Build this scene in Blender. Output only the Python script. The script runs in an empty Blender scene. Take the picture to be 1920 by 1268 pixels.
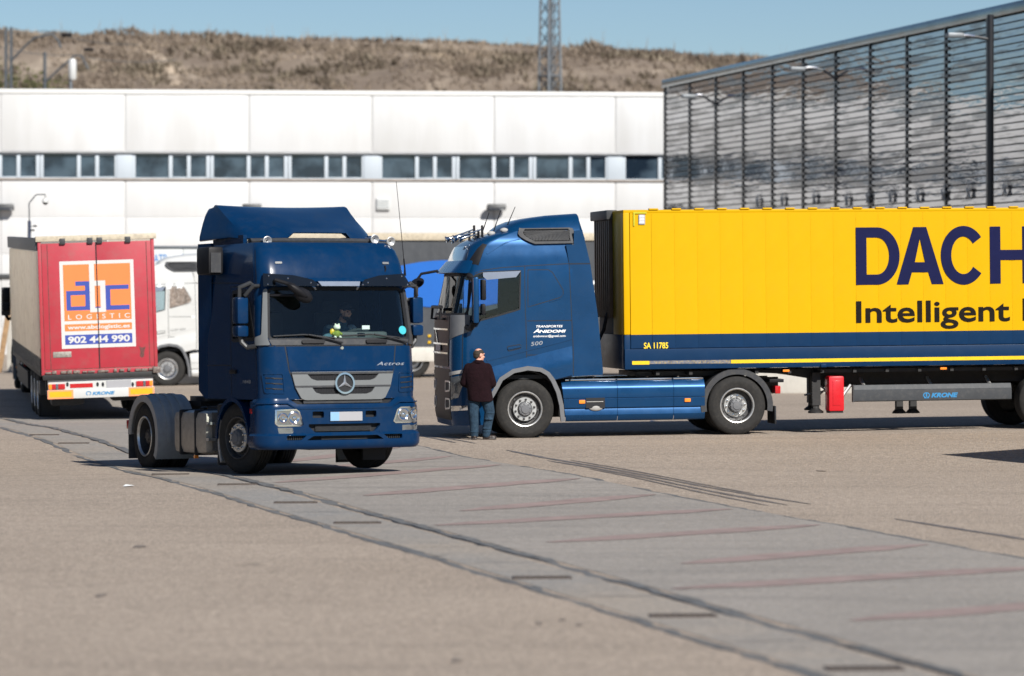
import bpy, bmesh, math, random
from mathutils import Vector, Matrix, geometry, noise
random.seed(7)
S = bpy.context.scene
COL = S.collection
R = math.radians
PI = math.pi

# ------------------------------------------------------------------ camera, sky, sun, exposure
F, HOR, CH = 6500.0, 550.0, 2.65          # focal length in photo pixels, horizon row, eye height
cam_d = bpy.data.cameras.new('camera')
cam = bpy.data.objects.new('camera', cam_d)
COL.objects.link(cam)
cam.location = (0, 0, CH)
cam.rotation_euler = (R(90), 0, 0)
cam_d.sensor_width = 36.0
cam_d.lens = F * 36.0 / 1920.0
cam_d.shift_y = -(634.0 - HOR) / 1920.0
cam_d.clip_start, cam_d.clip_end = 0.5, 3000.0
cam_d.dof.use_dof = True
cam_d.dof.focus_distance = 56.5
cam_d.dof.aperture_fstop = 1.5
S.camera = cam

SUN = Vector((0.66, -1.15, 1.0)).normalized()      # towards the sun
SUN_EL = math.asin(SUN.z)
SUN_AZ = math.atan2(SUN.x, SUN.y)
world = bpy.data.worlds.new('World')
S.world = world
world.use_nodes = True
wn = world.node_tree
bg = wn.nodes['Background']
sky = wn.nodes.new('ShaderNodeTexSky')
sky.sky_type = 'NISHITA'
sky.sun_disc = False
sky.sun_elevation = SUN_EL
sky.sun_rotation = SUN_AZ
sky.altitude = 600
sky.air_density = 1.0
sky.dust_density = 0.2
sky.ozone_density = 5.0
wn.links.new(sky.outputs[0], bg.inputs[0])
bg.inputs[1].default_value = 0.058
sun_d = bpy.data.lights.new('sun', 'SUN')
sun_d.energy = 5.0
sun_d.angle = R(0.53)
sun_d.color = (1.0, 0.955, 0.885)
sun = bpy.data.objects.new('sun', sun_d)
COL.objects.link(sun)
sun.location = (40, -60, 60)
sun.rotation_euler = (-SUN).to_track_quat('-Z', 'Y').to_euler()
S.view_settings.view_transform = 'Standard'
S.view_settings.look = 'None'
S.view_settings.gamma = 1.0
S.view_settings.use_curve_mapping = False
S.view_settings.exposure = 0.47
S.cycles.max_bounces = 8
S.cycles.transparent_max_bounces = 16

# ------------------------------------------------------------------ materials
def node_mat(name):
    m = bpy.data.materials.new(name)
    m.use_nodes = True
    return m, m.node_tree, m.node_tree.nodes['Principled BSDF']

def mat(name, col, rough=0.5, metal=0.0, coat=0.0, var=0.0, scale=4.0, bump=0.0, bscale=60.0, spec=0.5, world_pos=False, rvar=0.0, dirt=None, dirt_amt=0.0):
    m, t, b = node_mat(name)
    N, L = t.nodes, t.links
    b.inputs['Base Color'].default_value = (*col, 1)
    b.inputs['Roughness'].default_value = rough
    b.inputs['Metallic'].default_value = metal
    b.inputs['Coat Weight'].default_value = coat
    b.inputs['Coat Roughness'].default_value = 0.04
    b.inputs['Specular IOR Level'].default_value = spec
    m.diffuse_color = (*col, 1)
    if var or bump or rvar or dirt:
        if world_pos:
            co = N.new('ShaderNodeNewGeometry').outputs['Position']
        else:
            co = N.new('ShaderNodeTexCoord').outputs['Object']
    if var or rvar or dirt:
        n = N.new('ShaderNodeTexNoise')
        n.inputs['Scale'].default_value = scale
        n.inputs['Detail'].default_value = 8
        n.inputs['Roughness'].default_value = 0.65
        L.new(co, n.inputs['Vector'])
    if var:
        r = N.new('ShaderNodeMapRange')
        r.inputs[1].default_value, r.inputs[2].default_value = 0.3, 0.7
        r.inputs[3].default_value, r.inputs[4].default_value = 1 - var, 1 + var
        L.new(n.outputs[0], r.inputs[0])
        v = N.new('ShaderNodeVectorMath'); v.operation = 'SCALE'
        v.inputs[0].default_value = col
        L.new(r.outputs[0], v.inputs['Scale'])
        out = v.outputs[0]
        if dirt:
            n2 = N.new('ShaderNodeTexNoise')
            n2.inputs['Scale'].default_value = scale * 2.7
            n2.inputs['Detail'].default_value = 10
            n2.inputs['Roughness'].default_value = 0.75
            L.new(co, n2.inputs['Vector'])
            r2 = N.new('ShaderNodeMapRange')
            r2.inputs[1].default_value, r2.inputs[2].default_value = 0.48, 0.72
            r2.inputs[3].default_value, r2.inputs[4].default_value = 0.0, dirt_amt
            L.new(n2.outputs[0], r2.inputs[0])
            mx = N.new('ShaderNodeMix'); mx.data_type = 'RGBA'
            L.new(r2.outputs[0], mx.inputs[0])
            L.new(out, mx.inputs[6])
            mx.inputs[7].default_value = (*dirt, 1)
            out = mx.outputs[2]
        L.new(out, b.inputs['Base Color'])
    if rvar:
        r = N.new('ShaderNodeMapRange')
        r.inputs[1].default_value, r.inputs[2].default_value = 0.3, 0.7
        r.inputs[3].default_value, r.inputs[4].default_value = max(0.02, rough - rvar), rough + rvar
        L.new(n.outputs[0], r.inputs[0])
        L.new(r.outputs[0], b.inputs['Roughness'])
    if bump:
        n = N.new('ShaderNodeTexNoise')
        n.inputs['Scale'].default_value = bscale
        n.inputs['Detail'].default_value = 4
        L.new(co, n.inputs['Vector'])
        bp = N.new('ShaderNodeBump')
        bp.inputs['Strength'].default_value = bump
        bp.inputs['Distance'].default_value = 0.02
        L.new(n.outputs[0], bp.inputs['Height'])
        L.new(bp.outputs[0], b.inputs['Normal'])
    return m

def glass(name, tint, refl=0.6):
    m = bpy.data.materials.new(name)
    m.use_nodes = True
    t = m.node_tree
    t.nodes.clear()
    o = t.nodes.new('ShaderNodeOutputMaterial')
    tr = t.nodes.new('ShaderNodeBsdfTransparent'); tr.inputs[0].default_value = (*tint, 1)
    gl = t.nodes.new('ShaderNodeBsdfGlossy'); gl.inputs['Roughness'].default_value = 0.02
    gl.inputs['Color'].default_value = (refl, refl, refl, 1)
    fr = t.nodes.new('ShaderNodeFresnel'); fr.inputs[0].default_value = 1.55
    mx = t.nodes.new('ShaderNodeMixShader')
    t.links.new(fr.outputs[0], mx.inputs[0])
    t.links.new(tr.outputs[0], mx.inputs[1])
    t.links.new(gl.outputs[0], mx.inputs[2])
    t.links.new(mx.outputs[0], o.inputs[0])
    return m

M = {}
def dm(key, *a, **k):
    M[key] = mat(key, *a, **k)
dm('royal_blue_paint', (0.0011, 0.0200, 0.066), 0.22, coat=0.10, spec=0.16, var=0.10, scale=1.6, rvar=0.05, dirt=(0.035, 0.045, 0.060), dirt_amt=0.22)
dm('metallic_blue_paint', (0.0016, 0.043, 0.128), 0.29, metal=0.38, coat=0.35, spec=0.26, var=0.08, scale=1.5, rvar=0.06, dirt=(0.03, 0.06, 0.11), dirt_amt=0.18)
dm('white_paint', (0.52, 0.525, 0.515), 0.3, coat=0.5, var=0.04, scale=1.5, rvar=0.05, dirt=(0.4, 0.38, 0.34), dirt_amt=0.12)
dm('cream_paint', (0.56, 0.54, 0.49), 0.4, coat=0.2, var=0.05, scale=2, dirt=(0.28, 0.24, 0.20), dirt_amt=0.4)
dm('black_plastic', (0.009, 0.009, 0.011), 0.5, spec=0.2, var=0.15, scale=6, dirt=(0.04, 0.036, 0.032), dirt_amt=0.2)
dm('dark_plastic', (0.038, 0.040, 0.045), 0.55, spec=0.25, var=0.12, scale=5, dirt=(0.13, 0.12, 0.10), dirt_amt=0.3)
dm('grey_plastic', (0.34, 0.335, 0.325), 0.6, spec=0.3, var=0.08, scale=5, dirt=(0.2, 0.17, 0.14), dirt_amt=0.35)
dm('grille_grey', (0.135, 0.142, 0.145), 0.42, var=0.05, scale=4, coat=0.2)
dm('fender_grey', (0.115, 0.12, 0.13), 0.5, var=0.1, scale=5, dirt=(0.2, 0.18, 0.15), dirt_amt=0.25)
dm('chassis_black', (0.012, 0.012, 0.013), 0.6, var=0.3, scale=5, dirt=(0.05, 0.045, 0.04), dirt_amt=0.4)
dm('tank_alloy', (0.40, 0.365, 0.32), 0.5, metal=0.5, var=0.15, scale=5, dirt=(0.13, 0.11, 0.09), dirt_amt=0.5)
dm('chrome', (0.72, 0.72, 0.72), 0.12, metal=1.0, var=0.05, scale=8)
dm('steel_rim', (0.58, 0.58, 0.57), 0.35, metal=0.75, var=0.1, scale=9, dirt=(0.1, 0.09, 0.08), dirt_amt=0.4)
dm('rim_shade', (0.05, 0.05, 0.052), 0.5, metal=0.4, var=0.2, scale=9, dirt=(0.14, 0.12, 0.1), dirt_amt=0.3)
dm('tyre_rubber', (0.021, 0.0205, 0.020), 0.82, var=0.15, scale=6, spec=0.25, dirt=(0.07, 0.062, 0.053), dirt_amt=0.35)
dm('tyre_tread', (0.02, 0.019, 0.018), 0.9, var=0.2, scale=9, spec=0.2, dirt=(0.08, 0.07, 0.06), dirt_amt=0.4)
dm('lamp_glass', (0.26, 0.28, 0.30), 0.12, metal=0.8, coat=0.8, var=0.2, scale=9)
dm('lamp_reflector', (0.8, 0.8, 0.8), 0.1, metal=1.0, var=0.2, scale=20)
dm('amber_lens', (0.85, 0.24, 0.02), 0.2, coat=0.6, var=0.1, scale=30)
dm('red_lens', (0.42, 0.012, 0.015), 0.2, coat=0.6, var=0.12, scale=30)
dm('yellow_reflector', (0.60, 0.36, 0.01), 0.35, var=0.1, scale=20)
dm('orange_reflector', (0.95, 0.30, 0.12), 0.35, var=0.08, scale=20)
dm('seam_black', (0.004, 0.005, 0.008), 0.7, var=0.1, scale=5)
dm('cab_interior', (0.018, 0.02, 0.022), 0.8, var=0.2, scale=5)
dm('dashboard_grey', (0.05, 0.065, 0.068), 0.6, var=0.2, scale=6)
dm('plate_grey', (0.31, 0.31, 0.33), 0.5, var=0.03, scale=4)
dm('plate_blue', (0.20, 0.36, 0.55), 0.5, var=0.05, scale=4)
dm('visor_tint', (0.006, 0.008, 0.011), 0.12, coat=0.8, var=0.1, scale=4)
dm('visor_clear', (0.17, 0.20, 0.26), 0.3, coat=0.3, var=0.08, scale=4)
dm('white_letters', (0.78, 0.78, 0.78), 0.5, var=0.03, scale=9)
dm('silver_letters', (0.42, 0.44, 0.47), 0.3, metal=0.6, var=0.05, scale=9)
dm('yellow_panel', (0.565, 0.322, 0.0), 0.45, coat=0.0, spec=0.13, var=0.035, scale=1.2, rvar=0.05, dirt=(0.52, 0.30, 0.01), dirt_amt=0.25)
dm('yellow_letters', (0.80, 0.58, 0.02), 0.45, var=0.04, scale=8)
dm('navy_panel', (0.0018, 0.023, 0.070), 0.4, coat=0.03, spec=0.18, var=0.08, scale=1.5, dirt=(0.015, 0.04, 0.09), dirt_amt=0.3)
dm('navy_letters', (0.006, 0.008, 0.046), 0.55, spec=0.10, var=0.12, scale=3, dirt=(0.010, 0.013, 0.058), dirt_amt=0.4)
dm('black_letters', (0.007, 0.005, 0.004), 0.6, spec=0.12, var=0.15, scale=5, dirt=(0.025, 0.018, 0.012), dirt_amt=0.4)
dm('reflective_yellow', (0.70, 0.47, 0.005), 0.4, var=0.08, scale=7, dirt=(0.35, 0.25, 0.05), dirt_amt=0.3)
dm('worn_stripe', (0.10, 0.11, 0.15), 0.6, var=0.5, scale=14, dirt=(0.55, 0.38, 0.02), dirt_amt=0.9)
dm('fire_box_red', (0.52, 0.006, 0.014), 0.35, coat=0.3, var=0.05, scale=4)
dm('guard_grey', (0.030, 0.034, 0.040), 0.6, metal=0.1, var=0.1, scale=4, dirt=(0.15, 0.14, 0.13), dirt_amt=0.25)
dm('krone_blue', (0.03, 0.20, 0.42), 0.4, var=0.06, scale=8)
dm('red_door_paint', (0.37, 0.027, 0.042), 0.42, coat=0.15, var=0.10, scale=1.3, dirt=(0.29, 0.070, 0.070), dirt_amt=0.7)
dm('rust_patch', (0.10, 0.03, 0.03), 0.8, var=0.4, scale=20, dirt=(0.25, 0.14, 0.1), dirt_amt=0.6)
dm('dirty_metal', (0.30, 0.28, 0.25), 0.5, metal=0.4, var=0.25, scale=10, dirt=(0.06, 0.05, 0.04), dirt_amt=0.8)
dm('dirty_cream', (0.48, 0.42, 0.32), 0.6, var=0.12, scale=5, dirt=(0.18, 0.15, 0.11), dirt_amt=0.7)
dm('sticker_orange', (0.72, 0.19, 0.050), 0.45, var=0.03, scale=4)
dm('sticker_blue', (0.035, 0.062, 0.30), 0.45, var=0.05, scale=4)
dm('sticker_white', (0.54, 0.53, 0.52), 0.45, var=0.03, scale=4)
dm('curtain_grey', (0.045, 0.050, 0.058), 0.55, var=0.12, scale=1.2, dirt=(0.10, 0.105, 0.115), dirt_amt=0.4)
dm('curtain_blue', (0.002, 0.105, 0.44), 0.5, var=0.05, scale=1)
dm('pale_panel', (0.56, 0.58, 0.58), 0.5, var=0.05, scale=1.5, dirt=(0.40, 0.40, 0.38), dirt_amt=0.4)
dm('faded_blue', (0.10, 0.24, 0.50), 0.5, var=0.08, scale=3)
dm('jacket_cloth', (0.010, 0.0032, 0.005), 0.95, var=0.25, scale=12, spec=0.15, bump=0.7, bscale=16)
dm('denim', (0.020, 0.040, 0.066), 0.95, var=0.45, scale=11, spec=0.15, bump=0.4, bscale=40, dirt=(0.055, 0.095, 0.13), dirt_amt=0.6)
dm('leather', (0.022, 0.015, 0.013), 0.5, var=0.3, scale=20)
dm('skin', (0.56, 0.29, 0.21), 0.6, var=0.12, scale=25)
dm('hair', (0.030, 0.022, 0.014), 0.85, var=0.4, scale=60, bump=0.4, bscale=120)
dm('teal_jacket', (0.05, 0.12, 0.16), 0.9, var=0.2, scale=12)
dm('grey_cloth', (0.28, 0.36, 0.40), 0.9, var=0.2, scale=14)
dm('cap_cloth', (0.012, 0.013, 0.018), 0.9, var=0.2, scale=20)
dm('toy_green', (0.20, 0.26, 0.03), 0.8, var=0.1, scale=30)
dm('toy_white', (0.72, 0.75, 0.66), 0.8, var=0.05, scale=30)
dm('cyan_sticker', (0.03, 0.38, 0.45), 0.5, var=0.1, scale=30)
dm('paper_white', (0.75, 0.77, 0.77), 0.7, var=0.03, scale=9)
dm('galvanised', (0.17, 0.185, 0.20), 0.5, metal=0.5, var=0.15, scale=3)
dm('pole_steel', (0.085, 0.095, 0.105), 0.5, metal=0.4, var=0.15, scale=3)
dm('pole_black', (0.012, 0.013, 0.016), 0.4, var=0.2, scale=3)
dm('dark_metal', (0.05, 0.052, 0.055), 0.5, metal=0.4, var=0.2, scale=5)
dm('timber', (0.30, 0.19, 0.10), 0.8, var=0.25, scale=7)
dm('weathered_concrete', (0.42, 0.40, 0.36), 0.9, var=0.10, scale=1.5, bump=0.3, bscale=25, dirt=(0.30, 0.28, 0.25), dirt_amt=0.5)
dm('window_frame', (0.44, 0.49, 0.54), 0.45, var=0.04, scale=3)
dm('roof_cap', (0.62, 0.62, 0.605), 0.4, var=0.03, scale=1)
M['windscreen_glass'] = glass('windscreen_glass', (0.92, 0.97, 0.96), 0.45)
M['side_glass'] = glass('side_glass', (0.84, 0.90, 0.92))
M['dark_glass'] = glass('dark_glass', (0.20, 0.24, 0.25))

# ------------------------------------------------------------------ mesh helpers
def link(o, parent=None):
    COL.objects.link(o)
    if parent is not None:
        o.parent = parent
    return o

class MB:
    """collects polygons, then links them as one mesh object"""
    def __init__(s):
        s.v, s.f = [], []
    def add(s, vs, fs):
        b = len(s.v)
        s.v += [tuple(p) for p in vs]
        s.f += [tuple(i + b for i in f) for f in fs]
        return s
    def box(s, x0, x1, y0, y1, z0, z1, c=0.0, T=None):
        """box, with chamfered edges when c > 0"""
        if c <= 0:
            vs = [Vector((x, y, z)) for z in (z0, z1) for y in (y0, y1) for x in (x0, x1)]
            fs = [(0, 2, 3, 1), (4, 5, 7, 6), (0, 1, 5, 4), (2, 6, 7, 3), (0, 4, 6, 2), (1, 3, 7, 5)]
        else:
            bm = bmesh.new()
            bmesh.ops.create_cube(bm, size=1.0)
            for p in bm.verts:
                p.co = Vector((x0 + (p.co.x + .5) * (x1 - x0), y0 + (p.co.y + .5) * (y1 - y0), z0 + (p.co.z + .5) * (z1 - z0)))
            bmesh.ops.bevel(bm, geom=list(bm.edges), offset=c, segments=2, profile=0.6, affect='EDGES', clamp_overlap=True)
            bm.verts.ensure_lookup_table()
            vs = [p.co.copy() for p in bm.verts]
            fs = [tuple(p.index for p in f.verts) for f in bm.faces]
            bm.free()
        if T is not None:
            vs = [T @ p for p in vs]
        return s.add(vs, fs)
    def tube(s, path, r, n=8, cap=True):
        path = [Vector(p) for p in path]
        rs = r if isinstance(r, (list, tuple)) else [r] * len(path)
        vs, fs = [], []
        up = None
        for i, p in enumerate(path):
            d = (path[min(i + 1, len(path) - 1)] - path[max(i - 1, 0)]).normalized()
            if up is None:
                up = d.orthogonal().normalized()
            a = (up - d * up.dot(d)).normalized()
            up = a
            b = d.cross(a)
            for k in range(n):
                t = 2 * PI * k / n
                vs.append(p + (a * math.cos(t) + b * math.sin(t)) * rs[i])
        for i in range(len(path) - 1):
            for k in range(n):
                k2 = (k + 1) % n
                fs.append((i * n + k, i * n + k2, (i + 1) * n + k2, (i + 1) * n + k))
        if cap:
            fs.append(tuple(range(n - 1, -1, -1)))
            fs.append(tuple((len(path) - 1) * n + k for k in range(n)))
        return s.add(vs, fs)
    def lathe(s, prof, T=None, n=40, close=False):
        """prof: (radius, height) pairs turned about local Z"""
        vs, fs = [], []
        m = len(prof)
        for k in range(n):
            t = 2 * PI * k / n
            for (r, h) in prof:
                vs.append(Vector((r * math.cos(t), r * math.sin(t), h)))
        for k in range(n):
            k2 = (k + 1) % n
            for j in range(m if close else m - 1):
                j2 = (j + 1) % m
                fs.append((k * m + j, k2 * m + j, k2 * m + j2, k * m + j2))
        if T is not None:
            vs = [T @ p for p in vs]
        return s.add(vs, fs)
    def prism(s, poly, T, h):
        """poly in the XY plane of T, thickened along its Z from 0 to h"""
        n = len(poly)
        if sum(poly[i][0] * poly[(i + 1) % n][1] - poly[(i + 1) % n][0] * poly[i][1] for i in range(n)) < 0:
            poly = poly[::-1]
        vs = [T @ Vector((a, b, 0)) for a, b in poly] + [T @ Vector((a, b, h)) for a, b in poly]
        fs = [tuple(range(n - 1, -1, -1)), tuple(range(n, 2 * n))]
        fs += [(i, (i + 1) % n, n + (i + 1) % n, n + i) for i in range(n)]
        return s.add(vs, fs)
    def ball(s, c, rx, ry=None, rz=None, n=14, T=None):
        ry = rx if ry is None else ry
        rz = rx if rz is None else rz
        c = Vector(c)
        vs, fs = [], []
        m = n // 2
        for j in range(m + 1):
            th = PI * j / m
            for k in range(n):
                ph = 2 * PI * k / n
                p = Vector((rx * math.sin(th) * math.cos(ph), ry * math.sin(th) * math.sin(ph), rz * math.cos(th)))
                if T is not None:
                    p = T @ p
                vs.append(c + p)
        for j in range(m):
            for k in range(n):
                k2 = (k + 1) % n
                fs.append((j * n + k, (j + 1) * n + k, (j + 1) * n + k2, j * n + k2))
        return s.add(vs, fs)
    def sweep(s, prof, path, closed_prof=True):
        """prof (a, b) swept along path of (origin, axis_a, axis_b)"""
        n = len(prof)
        vs = [o + A * a + B * b for (o, A, B) in path for (a, b) in prof]
        fs = []
        for i in range(len(path) - 1):
            for k in range(n if closed_prof else n - 1):
                k2 = (k + 1) % n
                fs.append((i * n + k, i * n + k2, (i + 1) * n + k2, (i + 1) * n + k))
        if closed_prof:
            fs.append(tuple(range(n - 1, -1, -1)))
            fs.append(tuple((len(path) - 1) * n + k for k in range(n)))
        return s.add(vs, fs)
    def panel(s, outer, mp, off=0.0, th=0.012, holes=(), step=0.08):
        """polygon in a surface's own coordinates, laid on the surface and given thickness"""
        vs, tr = tessellate(outer, holes, step)
        return s.lay(vs, tr, mp, off, th)
    def lay(s, vs, tr, mp, off=0.0, th=0.0):
        top, bot = [], []
        for a, b in vs:
            p, nrm = mp(a, b)
            top.append(p + nrm * off)
            bot.append(p + nrm * (off - th))
        if th <= 0:
            return s.add(top, tr)
        n = len(vs)
        fs = list(tr) + [(c + n, b + n, a + n) for a, b, c in tr]
        cnt = {}
        for t in tr:
            for i in range(3):
                e = (t[i], t[(i + 1) % 3])
                cnt[e] = cnt.get(e, 0) + 1
        for (a, b) in cnt:
            if (b, a) not in cnt:
                fs.append((b, a, a + n, b + n))
        return s.add(top + bot, fs)
    def mesh(s, name, material=None, smooth=35.0):
        me = bpy.data.meshes.new(name)
        me.from_pydata(s.v, [], s.f)
        me.validate()
        if smooth:
            me.polygons.foreach_set('use_smooth', [True] * len(me.polygons))
            me.set_sharp_from_angle(angle=R(smooth))
        if material is not None:
            me.materials.append(material)
        me.update()
        return me
    def build(s, name, material=None, parent=None, smooth=35.0, label=None, weld=False):
        me = s.mesh(name, material, smooth)
        if weld:
            bm = bmesh.new(); bm.from_mesh(me)
            bmesh.ops.remove_doubles(bm, verts=bm.verts, dist=1e-4)
            bm.to_mesh(me); bm.free()
            me.set_sharp_from_angle(angle=R(smooth))
        o = link(bpy.data.objects.new(name, me), parent)
        if label:
            o['label'] = label
        return o

def inside(p, poly):
    x, y = p
    c = False
    n = len(poly)
    j = n - 1
    for i in range(n):
        xi, yi = poly[i]; xj, yj = poly[j]
        if (yi > y) != (yj > y) and x < (xj - xi) * (y - yi) / (yj - yi) + xi:
            c = not c
        j = i
    return c

def tessellate(outer, holes=(), step=0.08):
    vs, ed = [], []
    for ring in [outer] + list(holes):
        ring2 = []
        for i in range(len(ring)):
            a, b = Vector(ring[i][:2]), Vector(ring[(i + 1) % len(ring)][:2])
            k = max(1, int((b - a).length / step))
            for q in range(k):
                ring2.append(a.lerp(b, q / k))
        b0 = len(vs)
        vs += ring2
        ed += [(b0 + i, b0 + (i + 1) % len(ring2)) for i in range(len(ring2))]
    xs = [p[0] for p in outer]; ys = [p[1] for p in outer]
    nx = int((max(xs) - min(xs)) / step); ny = int((max(ys) - min(ys)) / step)
    if nx * ny < 60000:
        for i in range(1, nx + 1):
            for j in range(1, ny + 1):
                p = (min(xs) + (i - .5) * (max(xs) - min(xs)) / max(nx, 1), min(ys) + (j - .5) * (max(ys) - min(ys)) / max(ny, 1))
                if inside(p, outer) and not any(inside(p, h) for h in holes):
                    vs.append(Vector(p))
    r = geometry.delaunay_2d_cdt(vs, ed, [], 0, 1e-6)
    ov = [(p.x, p.y) for p in r[0]]
    tr = []
    for f in r[2]:
        a, b, c = (ov[i] for i in f)
        m = ((a[0] + b[0] + c[0]) / 3, (a[1] + b[1] + c[1]) / 3)
        if not inside(m, outer) or any(inside(m, h) for h in holes):
            continue
        ar = (b[0] - a[0]) * (c[1] - a[1]) - (c[0] - a[0]) * (b[1] - a[1])
        if abs(ar) < 1e-9:
            continue
        tr.append(tuple(f) if ar > 0 else tuple(f)[::-1])
    return ov, tr

def rpoly(pts, r, n=4):
    """polygon with rounded corners; r one radius or one per corner"""
    out = []
    m = len(pts)
    for i in range(m):
        p0, p, p1 = Vector(pts[i - 1][:2]), Vector(pts[i][:2]), Vector(pts[(i + 1) % m][:2])
        rr = r[i] if isinstance(r, (list, tuple)) else r
        a, b = p0 - p, p1 - p
        rr = min(rr, a.length * .45, b.length * .45)
        if rr < 1e-5:
            out.append(tuple(p)); continue
        a = p + a.normalized() * rr
        b = p + b.normalized() * rr
        for k in range(n + 1):
            t = k / n
            out.append(tuple(a * (1 - t) ** 2 + p * 2 * t * (1 - t) + b * t * t))
    return out

def rect(a0, a1, b0, b1, r=0.0):
    q = [(a0, b0), (a1, b0), (a1, b1), (a0, b1)]
    return rpoly(q, r) if r else q

def circle(a, b, r, n=28, rb=None):
    return [(a + r * math.cos(2 * PI * k / n), b + (rb or r) * math.sin(2 * PI * k / n)) for k in range(n)]

def ribbon(pts, w, closed=False):
    """polygon strip of width w along 2D points"""
    P = [Vector(p[:2]) for p in pts]
    n = len(P)
    l, r = [], []
    for i in range(n):
        a = P[i - 1] if (i > 0 or closed) else P[i]
        b = P[(i + 1) % n] if (i < n - 1 or closed) else P[i]
        d = (b - a).normalized()
        q = Vector((-d.y, d.x)) * (w / 2)
        l.append(tuple(P[i] + q)); r.append(tuple(P[i] - q))
    return l, r

def strip(mb, pts, w, mp, off=0.001, th=0.0, closed=False, sub=0.1):
    """thin line (gap, trim) along points in surface coordinates"""
    q = []
    m = len(pts)
    for i in range(m if closed else m - 1):
        a, b = Vector(pts[i][:2]), Vector(pts[(i + 1) % m][:2])
        k = max(1, int((b - a).length / sub))
        q += [a.lerp(b, t / k) for t in range(k)]
    if not closed:
        q.append(Vector(pts[-1][:2]))
    l, r = ribbon(q, w, closed)
    n = len(q)
    tr = []
    for i in range(n if closed else n - 1):
        j = (i + 1) % n
        tr += [(i, n + i, n + j), (i, n + j, j)]
    vs = l + r
    # keep triangles counter-clockwise
    t2 = []
    for a, b, c in tr:
        A, B, Cc = vs[a], vs[b], vs[c]
        ar = (B[0] - A[0]) * (Cc[1] - A[1]) - (Cc[0] - A[0]) * (B[1] - A[1])
        t2.append((a, b, c) if ar > 0 else (c, b, a))
    return mb.lay(vs, t2, mp, off, th)

def plane_map(o, ax, bx):
    o, ax, bx = Vector(o), Vector(ax).normalized(), Vector(bx).normalized()
    n = ax.cross(bx)
    return lambda a, b: (o + ax * a + bx * b, n)

def text2d(s, bold=0.0, shear=0.0, spacing=1.0):
    cu = bpy.data.curves.new('t', 'FONT')
    cu.body = s
    cu.size = 1.0
    cu.offset = bold
    cu.shear = shear
    cu.space_character = spacing
    cu.resolution_u = 4
    o = bpy.data.objects.new('t', cu)
    COL.objects.link(o)
    bpy.context.view_layer.update()
    dg = bpy.context.evaluated_depsgraph_get()
    me = o.evaluated_get(dg).to_mesh()
    vs = [(p.co.x, p.co.y) for p in me.vertices]
    tr = []
    for p in me.polygons:
        ids = list(p.vertices)
        for k in range(1, len(ids) - 1):
            a, b, c = ids[0], ids[k], ids[k + 1]
            A, B, Cc = vs[a], vs[b], vs[c]
            ar = (B[0] - A[0]) * (Cc[1] - A[1]) - (Cc[0] - A[0]) * (B[1] - A[1])
            tr.append((a, b, c) if ar > 0 else (c, b, a))
    o.evaluated_get(dg).to_mesh_clear()
    bpy.data.objects.remove(o)
    bpy.data.curves.remove(cu)
    return vs, tr

def text_on(mb, s, r, mp, off=0.003, bold=0.0, shear=0.0, spacing=1.0, skew=0.0):
    """fit a word into rectangle r = (a0, a1, b0, b1) of a surface; skew lifts the far end"""
    vs, tr = text2d(s, bold, shear, spacing)
    xs = [p[0] for p in vs]; ys = [p[1] for p in vs]
    a0, a1, b0, b1 = r
    sx = (a1 - a0) / (max(xs) - min(xs)); sy = (b1 - b0) / (max(ys) - min(ys))
    vs = [(a0 + (x - min(xs)) * sx, b0 + (y - min(ys)) * sy + skew * (x - min(xs)) * sx) for x, y in vs]
    return mb.lay(vs, tr, mp, off, 0.0)

# ------------------------------------------------------------------ scene helpers
def tag(o, label, cat, group=None):
    o['label'] = label
    o['category'] = cat
    if group:
        o['group'] = group
    return o

def thing(name, label, cat, T=None, group=None):
    o = bpy.data.objects.new(name, None)
    COL.objects.link(o)
    o.empty_display_size = 0.3
    if T is not None:
        o.matrix_world = T if isinstance(T, Matrix) else Matrix.Translation(Vector(T))
    return tag(o, label, cat, group)

def node(name, parent, T=None):
    o = bpy.data.objects.new(name, None)
    o.empty_display_size = 0.1
    link(o, parent)
    if T is not None:
        o.matrix_local = T
    return o

def dup(o, parent=None):
    c = o.copy()
    COL.objects.link(c)
    if parent is not None:
        c.parent = parent
    for ch in list(o.children):
        dup(ch, c)
    return c

def struct(o):
    o['kind'] = 'structure'
    return o

def at(px, py, Y):
    """photo pixel + real distance -> point in the world"""
    return Vector(((px - 960) * Y / F, Y, CH - (py - HOR) * Y / F))

def project(p):
    return (960 + F * p.x / p.y, HOR - F * (p.z - CH) / p.y)

def invert(mp, T, px, py, g=(0, 1.5)):
    """surface coordinates of the point of a curved body that stands at a photo pixel"""
    a, b = g
    for _ in range(14):
        x0, y0 = project(T @ mp(a, b)[0])
        xa, ya = project(T @ mp(a + .004, b)[0])
        xb, yb = project(T @ mp(a, b + .004)[0])
        A, B, Cc, D = (xa - x0) / .004, (xb - x0) / .004, (ya - y0) / .004, (yb - y0) / .004
        det = A * D - B * Cc
        if abs(det) < 1e-6:
            break
        ex, ey = px - x0, py - y0
        da, db = (ex * D - B * ey) / det, (A * ey - Cc * ex) / det
        a += max(-.4, min(.4, da)); b += max(-.4, min(.4, db))
        if abs(ex) + abs(ey) < .01:
            break
    return a, b

def lerp_table(tb):
    def f(z):
        if z <= tb[0][0]:
            return tb[0][1]
        for (z0, v0), (z1, v1) in zip(tb, tb[1:]):
            if z <= z1:
                t = (z - z0) / (z1 - z0)
                return v0 + (v1 - v0) * t
        return tb[-1][1]
    def sm(z, h=0.03):
        return (f(z - h) + f(z) * 2 + f(z + h)) / 4
    return sm

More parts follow.
